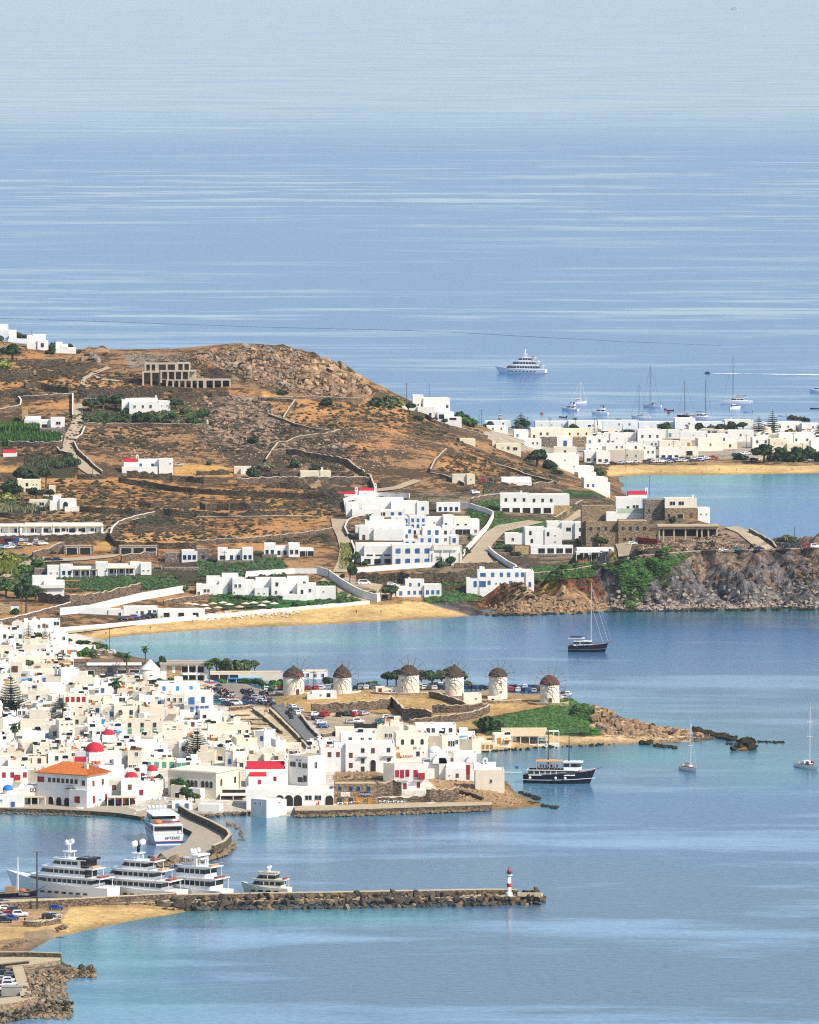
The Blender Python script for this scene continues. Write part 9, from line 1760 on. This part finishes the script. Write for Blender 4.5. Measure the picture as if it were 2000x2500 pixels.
for i in range(8):
 o=link('person',person_mesh('stand',BR.choice(('red','white','black','pink','khaki')),'black'))if FIG else None
 if o:o.location=caq.matrix_world@Vector((0,0,0));M_=Matrix.Translation(caq.location)@caq.rotation_euler.to_matrix().to_4x4();o.location=M_@Vector((-6.6+i*.85,-1.9+.5*(i%2),4.42));tag(o,'passenger standing under the tan awning of the excursion boat','person','passengers on the excursion boat')
# ------------------------------------------------------------------ a label of its own for every thing that still needs one
LM=[(175,1900,'the orange-roofed town hall'),(231,1822,'the largest crimson dome'),(265,1788,'the upper crimson dome'),(321,1892,'the low crimson dome'),(372,1880,'the tall-drum crimson dome'),(19,1925,'the blue-domed chapel'),(490,1910,'the long arched building'),(650,1885,'the red-roofed church'),(367,1640,'the conical mill'),(485,1715,'the blue-shuttered house'),(710,1945,'the arcaded seafront house'),(27,1700,'the tall dark pine'),(146,1735,'the airy pine'),(482,1815,'the roof-high pine'),(36,1785,'the bushy palm'),(90,1560,'the twin small pines'),(610,1750,'the terraced plot'),(720,1785,'the asphalt ramp'),(870,1940,'the stone café'),(904,1850,'the wide white guest house'),(1061,1830,'the pale church dome'),(1000,1895,'the crimson balcony house'),(1290,1795,'the cane-roofed taverna'),(285,1680,'the dry-skirted palm')]
LMF=[(1886,1030,'the tall far pine'),(1866,1105,'the far beach trees'),(1640,1057,'the green-door house'),(1312,1125,'the big slope tree'),(1377,1080,'the blue-door white house'),(1272,1030,'the shoulder pine'),(1540,1060,'the long dark bush'),(1710,1045,'the middle pair of trees'),(1750,1120,'the row of parked vehicles'),(1960,1110,'the right-hand tree clump')]
ORD=['nearest','second','third','fourth','fifth','sixth','seventh','eighth','ninth','tenth','eleventh','twelfth','thirteenth','fourteenth','fifteenth','sixteenth']
def rel(du,dy):
 if abs(du)>abs(dy)*1.2:return 'left of' if du<0 else 'right of'
 return 'behind' if dy<0 else 'in front of'
auto={}
for h in ALL_BUILDINGS:
 if h.e.get('label'):continue
 L=LMF if h.e.get('group')==G_FAR else LM
 c=(h.u,h.y-h.hmax*h.k/2)
 best=min(L,key=lambda l:(l[0]-c[0])**2+((l[1]-c[1])*1.6)**2)
 du,dy=c[0]-best[0],c[1]-best[1]
 tone={'w':'white','c':'cream','k':'beige','y':'ivory','s':'brown stone','g':'grey stone','t':'tan stone','n':'concrete'}[h.tone]
 size='two-storey' if h.hmax>5 else 'low'
 nw=sum(n for n,c_ in h.wins);words=[KIND[c_][4]for n,c_ in h.wins]
 noun={'void':'bay','arch':'arch','door':'door'}.get(KIND[h.wins[0][1]][0],'window')if h.wins else ''
 if nw==0:win='without front windows'
 elif len(set(words))==1:win=f'with {"one" if nw == 1 else "several" if nw > 4 else ["","one","two","three","four"][nw]} {words[0]} {noun}{("es" if noun == "arch" else "s") if nw > 1 else ""}'
 else:win=f'with {words[0]} and {[w for w in words if w != words[0]][0]} openings'
 key=(tone,size,win,rel(du,dy),best[2]);auto.setdefault(key,[]).append((math.hypot(du,dy),h))
for key,hs in auto.items():
 hs.sort(key=lambda t:t[0]);tone,size,win,rl_,lm=key
 for i,(d,h)in enumerate(hs):
  lab=f'{size} {tone} house {win} {rl_} {lm}' if len(hs)==1 else f'{ORD[min(i, 15)]} {size} {tone} house {win} {rl_} {lm}'
  h.e['label']=lab;h.e['category']='house'
TLM=LM+LMF+[(350,990,'the white farmhouse'),(72,1185,'the cream stepped villa'),(717,1660,'the pink-hubbed windmill'),(836,1660,'the slim windmill'),(998,1660,'the pale-tipped windmill'),(1110,1670,'the stepped-cap windmill'),(262,1630,'the stone hotel'),(450,1640,'the balcony hotel'),(128,1290,'the white apartments'),(620,1435,'the beachfront villa'),(925,1300,'the white hotel'),(1300,1230,'the long guesthouse'),(1520,1300,'the stone mansion'),(1056,1000,'the hill shoulder villa'),(770,1165,'the arched farmhouse'),(92,840,'the ridge houses'),(120,1430,'the two-storey villa'),(1330,1340,'the terrace restaurant'),(1660,1240,'the headland villa'),(950,1455,'the beach bar'),(640,1150,'the red-walled shed')]
KW={'dark':'dark','olive':'olive-green','green':'fresh green','pale':'pale dry','yellow':'yellow-green'}
auto={}
for e in TREES:
 if e.get('label'):continue
 u,y=e['_u'],e['_y'];best=min(TLM,key=lambda l:(l[0]-u)**2+((l[1]-y)*1.3)**2)
 auto.setdefault((KW[e['_kind']],e['category'],rel(u-best[0],y-best[1]),best[2]),[]).append((math.hypot(u-best[0],y-best[1]),e))
for(kw,cat,rl_,lm),es in auto.items():
 es.sort(key=lambda t:t[0])
 for i,(d,e)in enumerate(es):e['label']=f'{kw} rounded {cat} {rl_} {lm}' if len(es)==1 else f'{ORD[min(i, 15)]} {kw} rounded {cat} {rl_} {lm}'
for e in TREES:
 for q in('_kind','_u','_y','_h'):
  if q in e:del e[q]
same={}
for o in scene.objects:
 if o.parent is None and o.get('label')and o.get('category')and o.get('category')not in('boulder',)and o.get('kind')!='stuff':same.setdefault(o['label'],[]).append(o)
ORD2=['first','second','third','fourth','fifth','sixth','seventh','eighth','ninth','tenth','eleventh','twelfth','thirteenth','fourteenth','fifteenth','sixteenth','seventeenth','eighteenth','nineteenth','twentieth']
def nth(i):
 return ORD2[i]if i<20 else f'{i+1}th' if(i+1)%10 not in(1,2,3)else f'{i+1}{["st","nd","rd"][(i % 10)]}'
for lab,os_ in same.items():
 if len(os_)<2:continue
 os_.sort(key=lambda o:proj(*o.location)[0])
 for i,o in enumerate(os_):o['label']=f'{lab}, {nth(i)} from the left'
for o in scene.objects:
 if o.parent is not None and 'category' in o:del o['category']
for o in scene.objects:
 l=o.get('label')
 if o.parent is None and l and len(re.findall(r"[A-Za-z0-9][A-Za-z0-9'-]*",l))>16:print('LONG',o.name,'|',l)
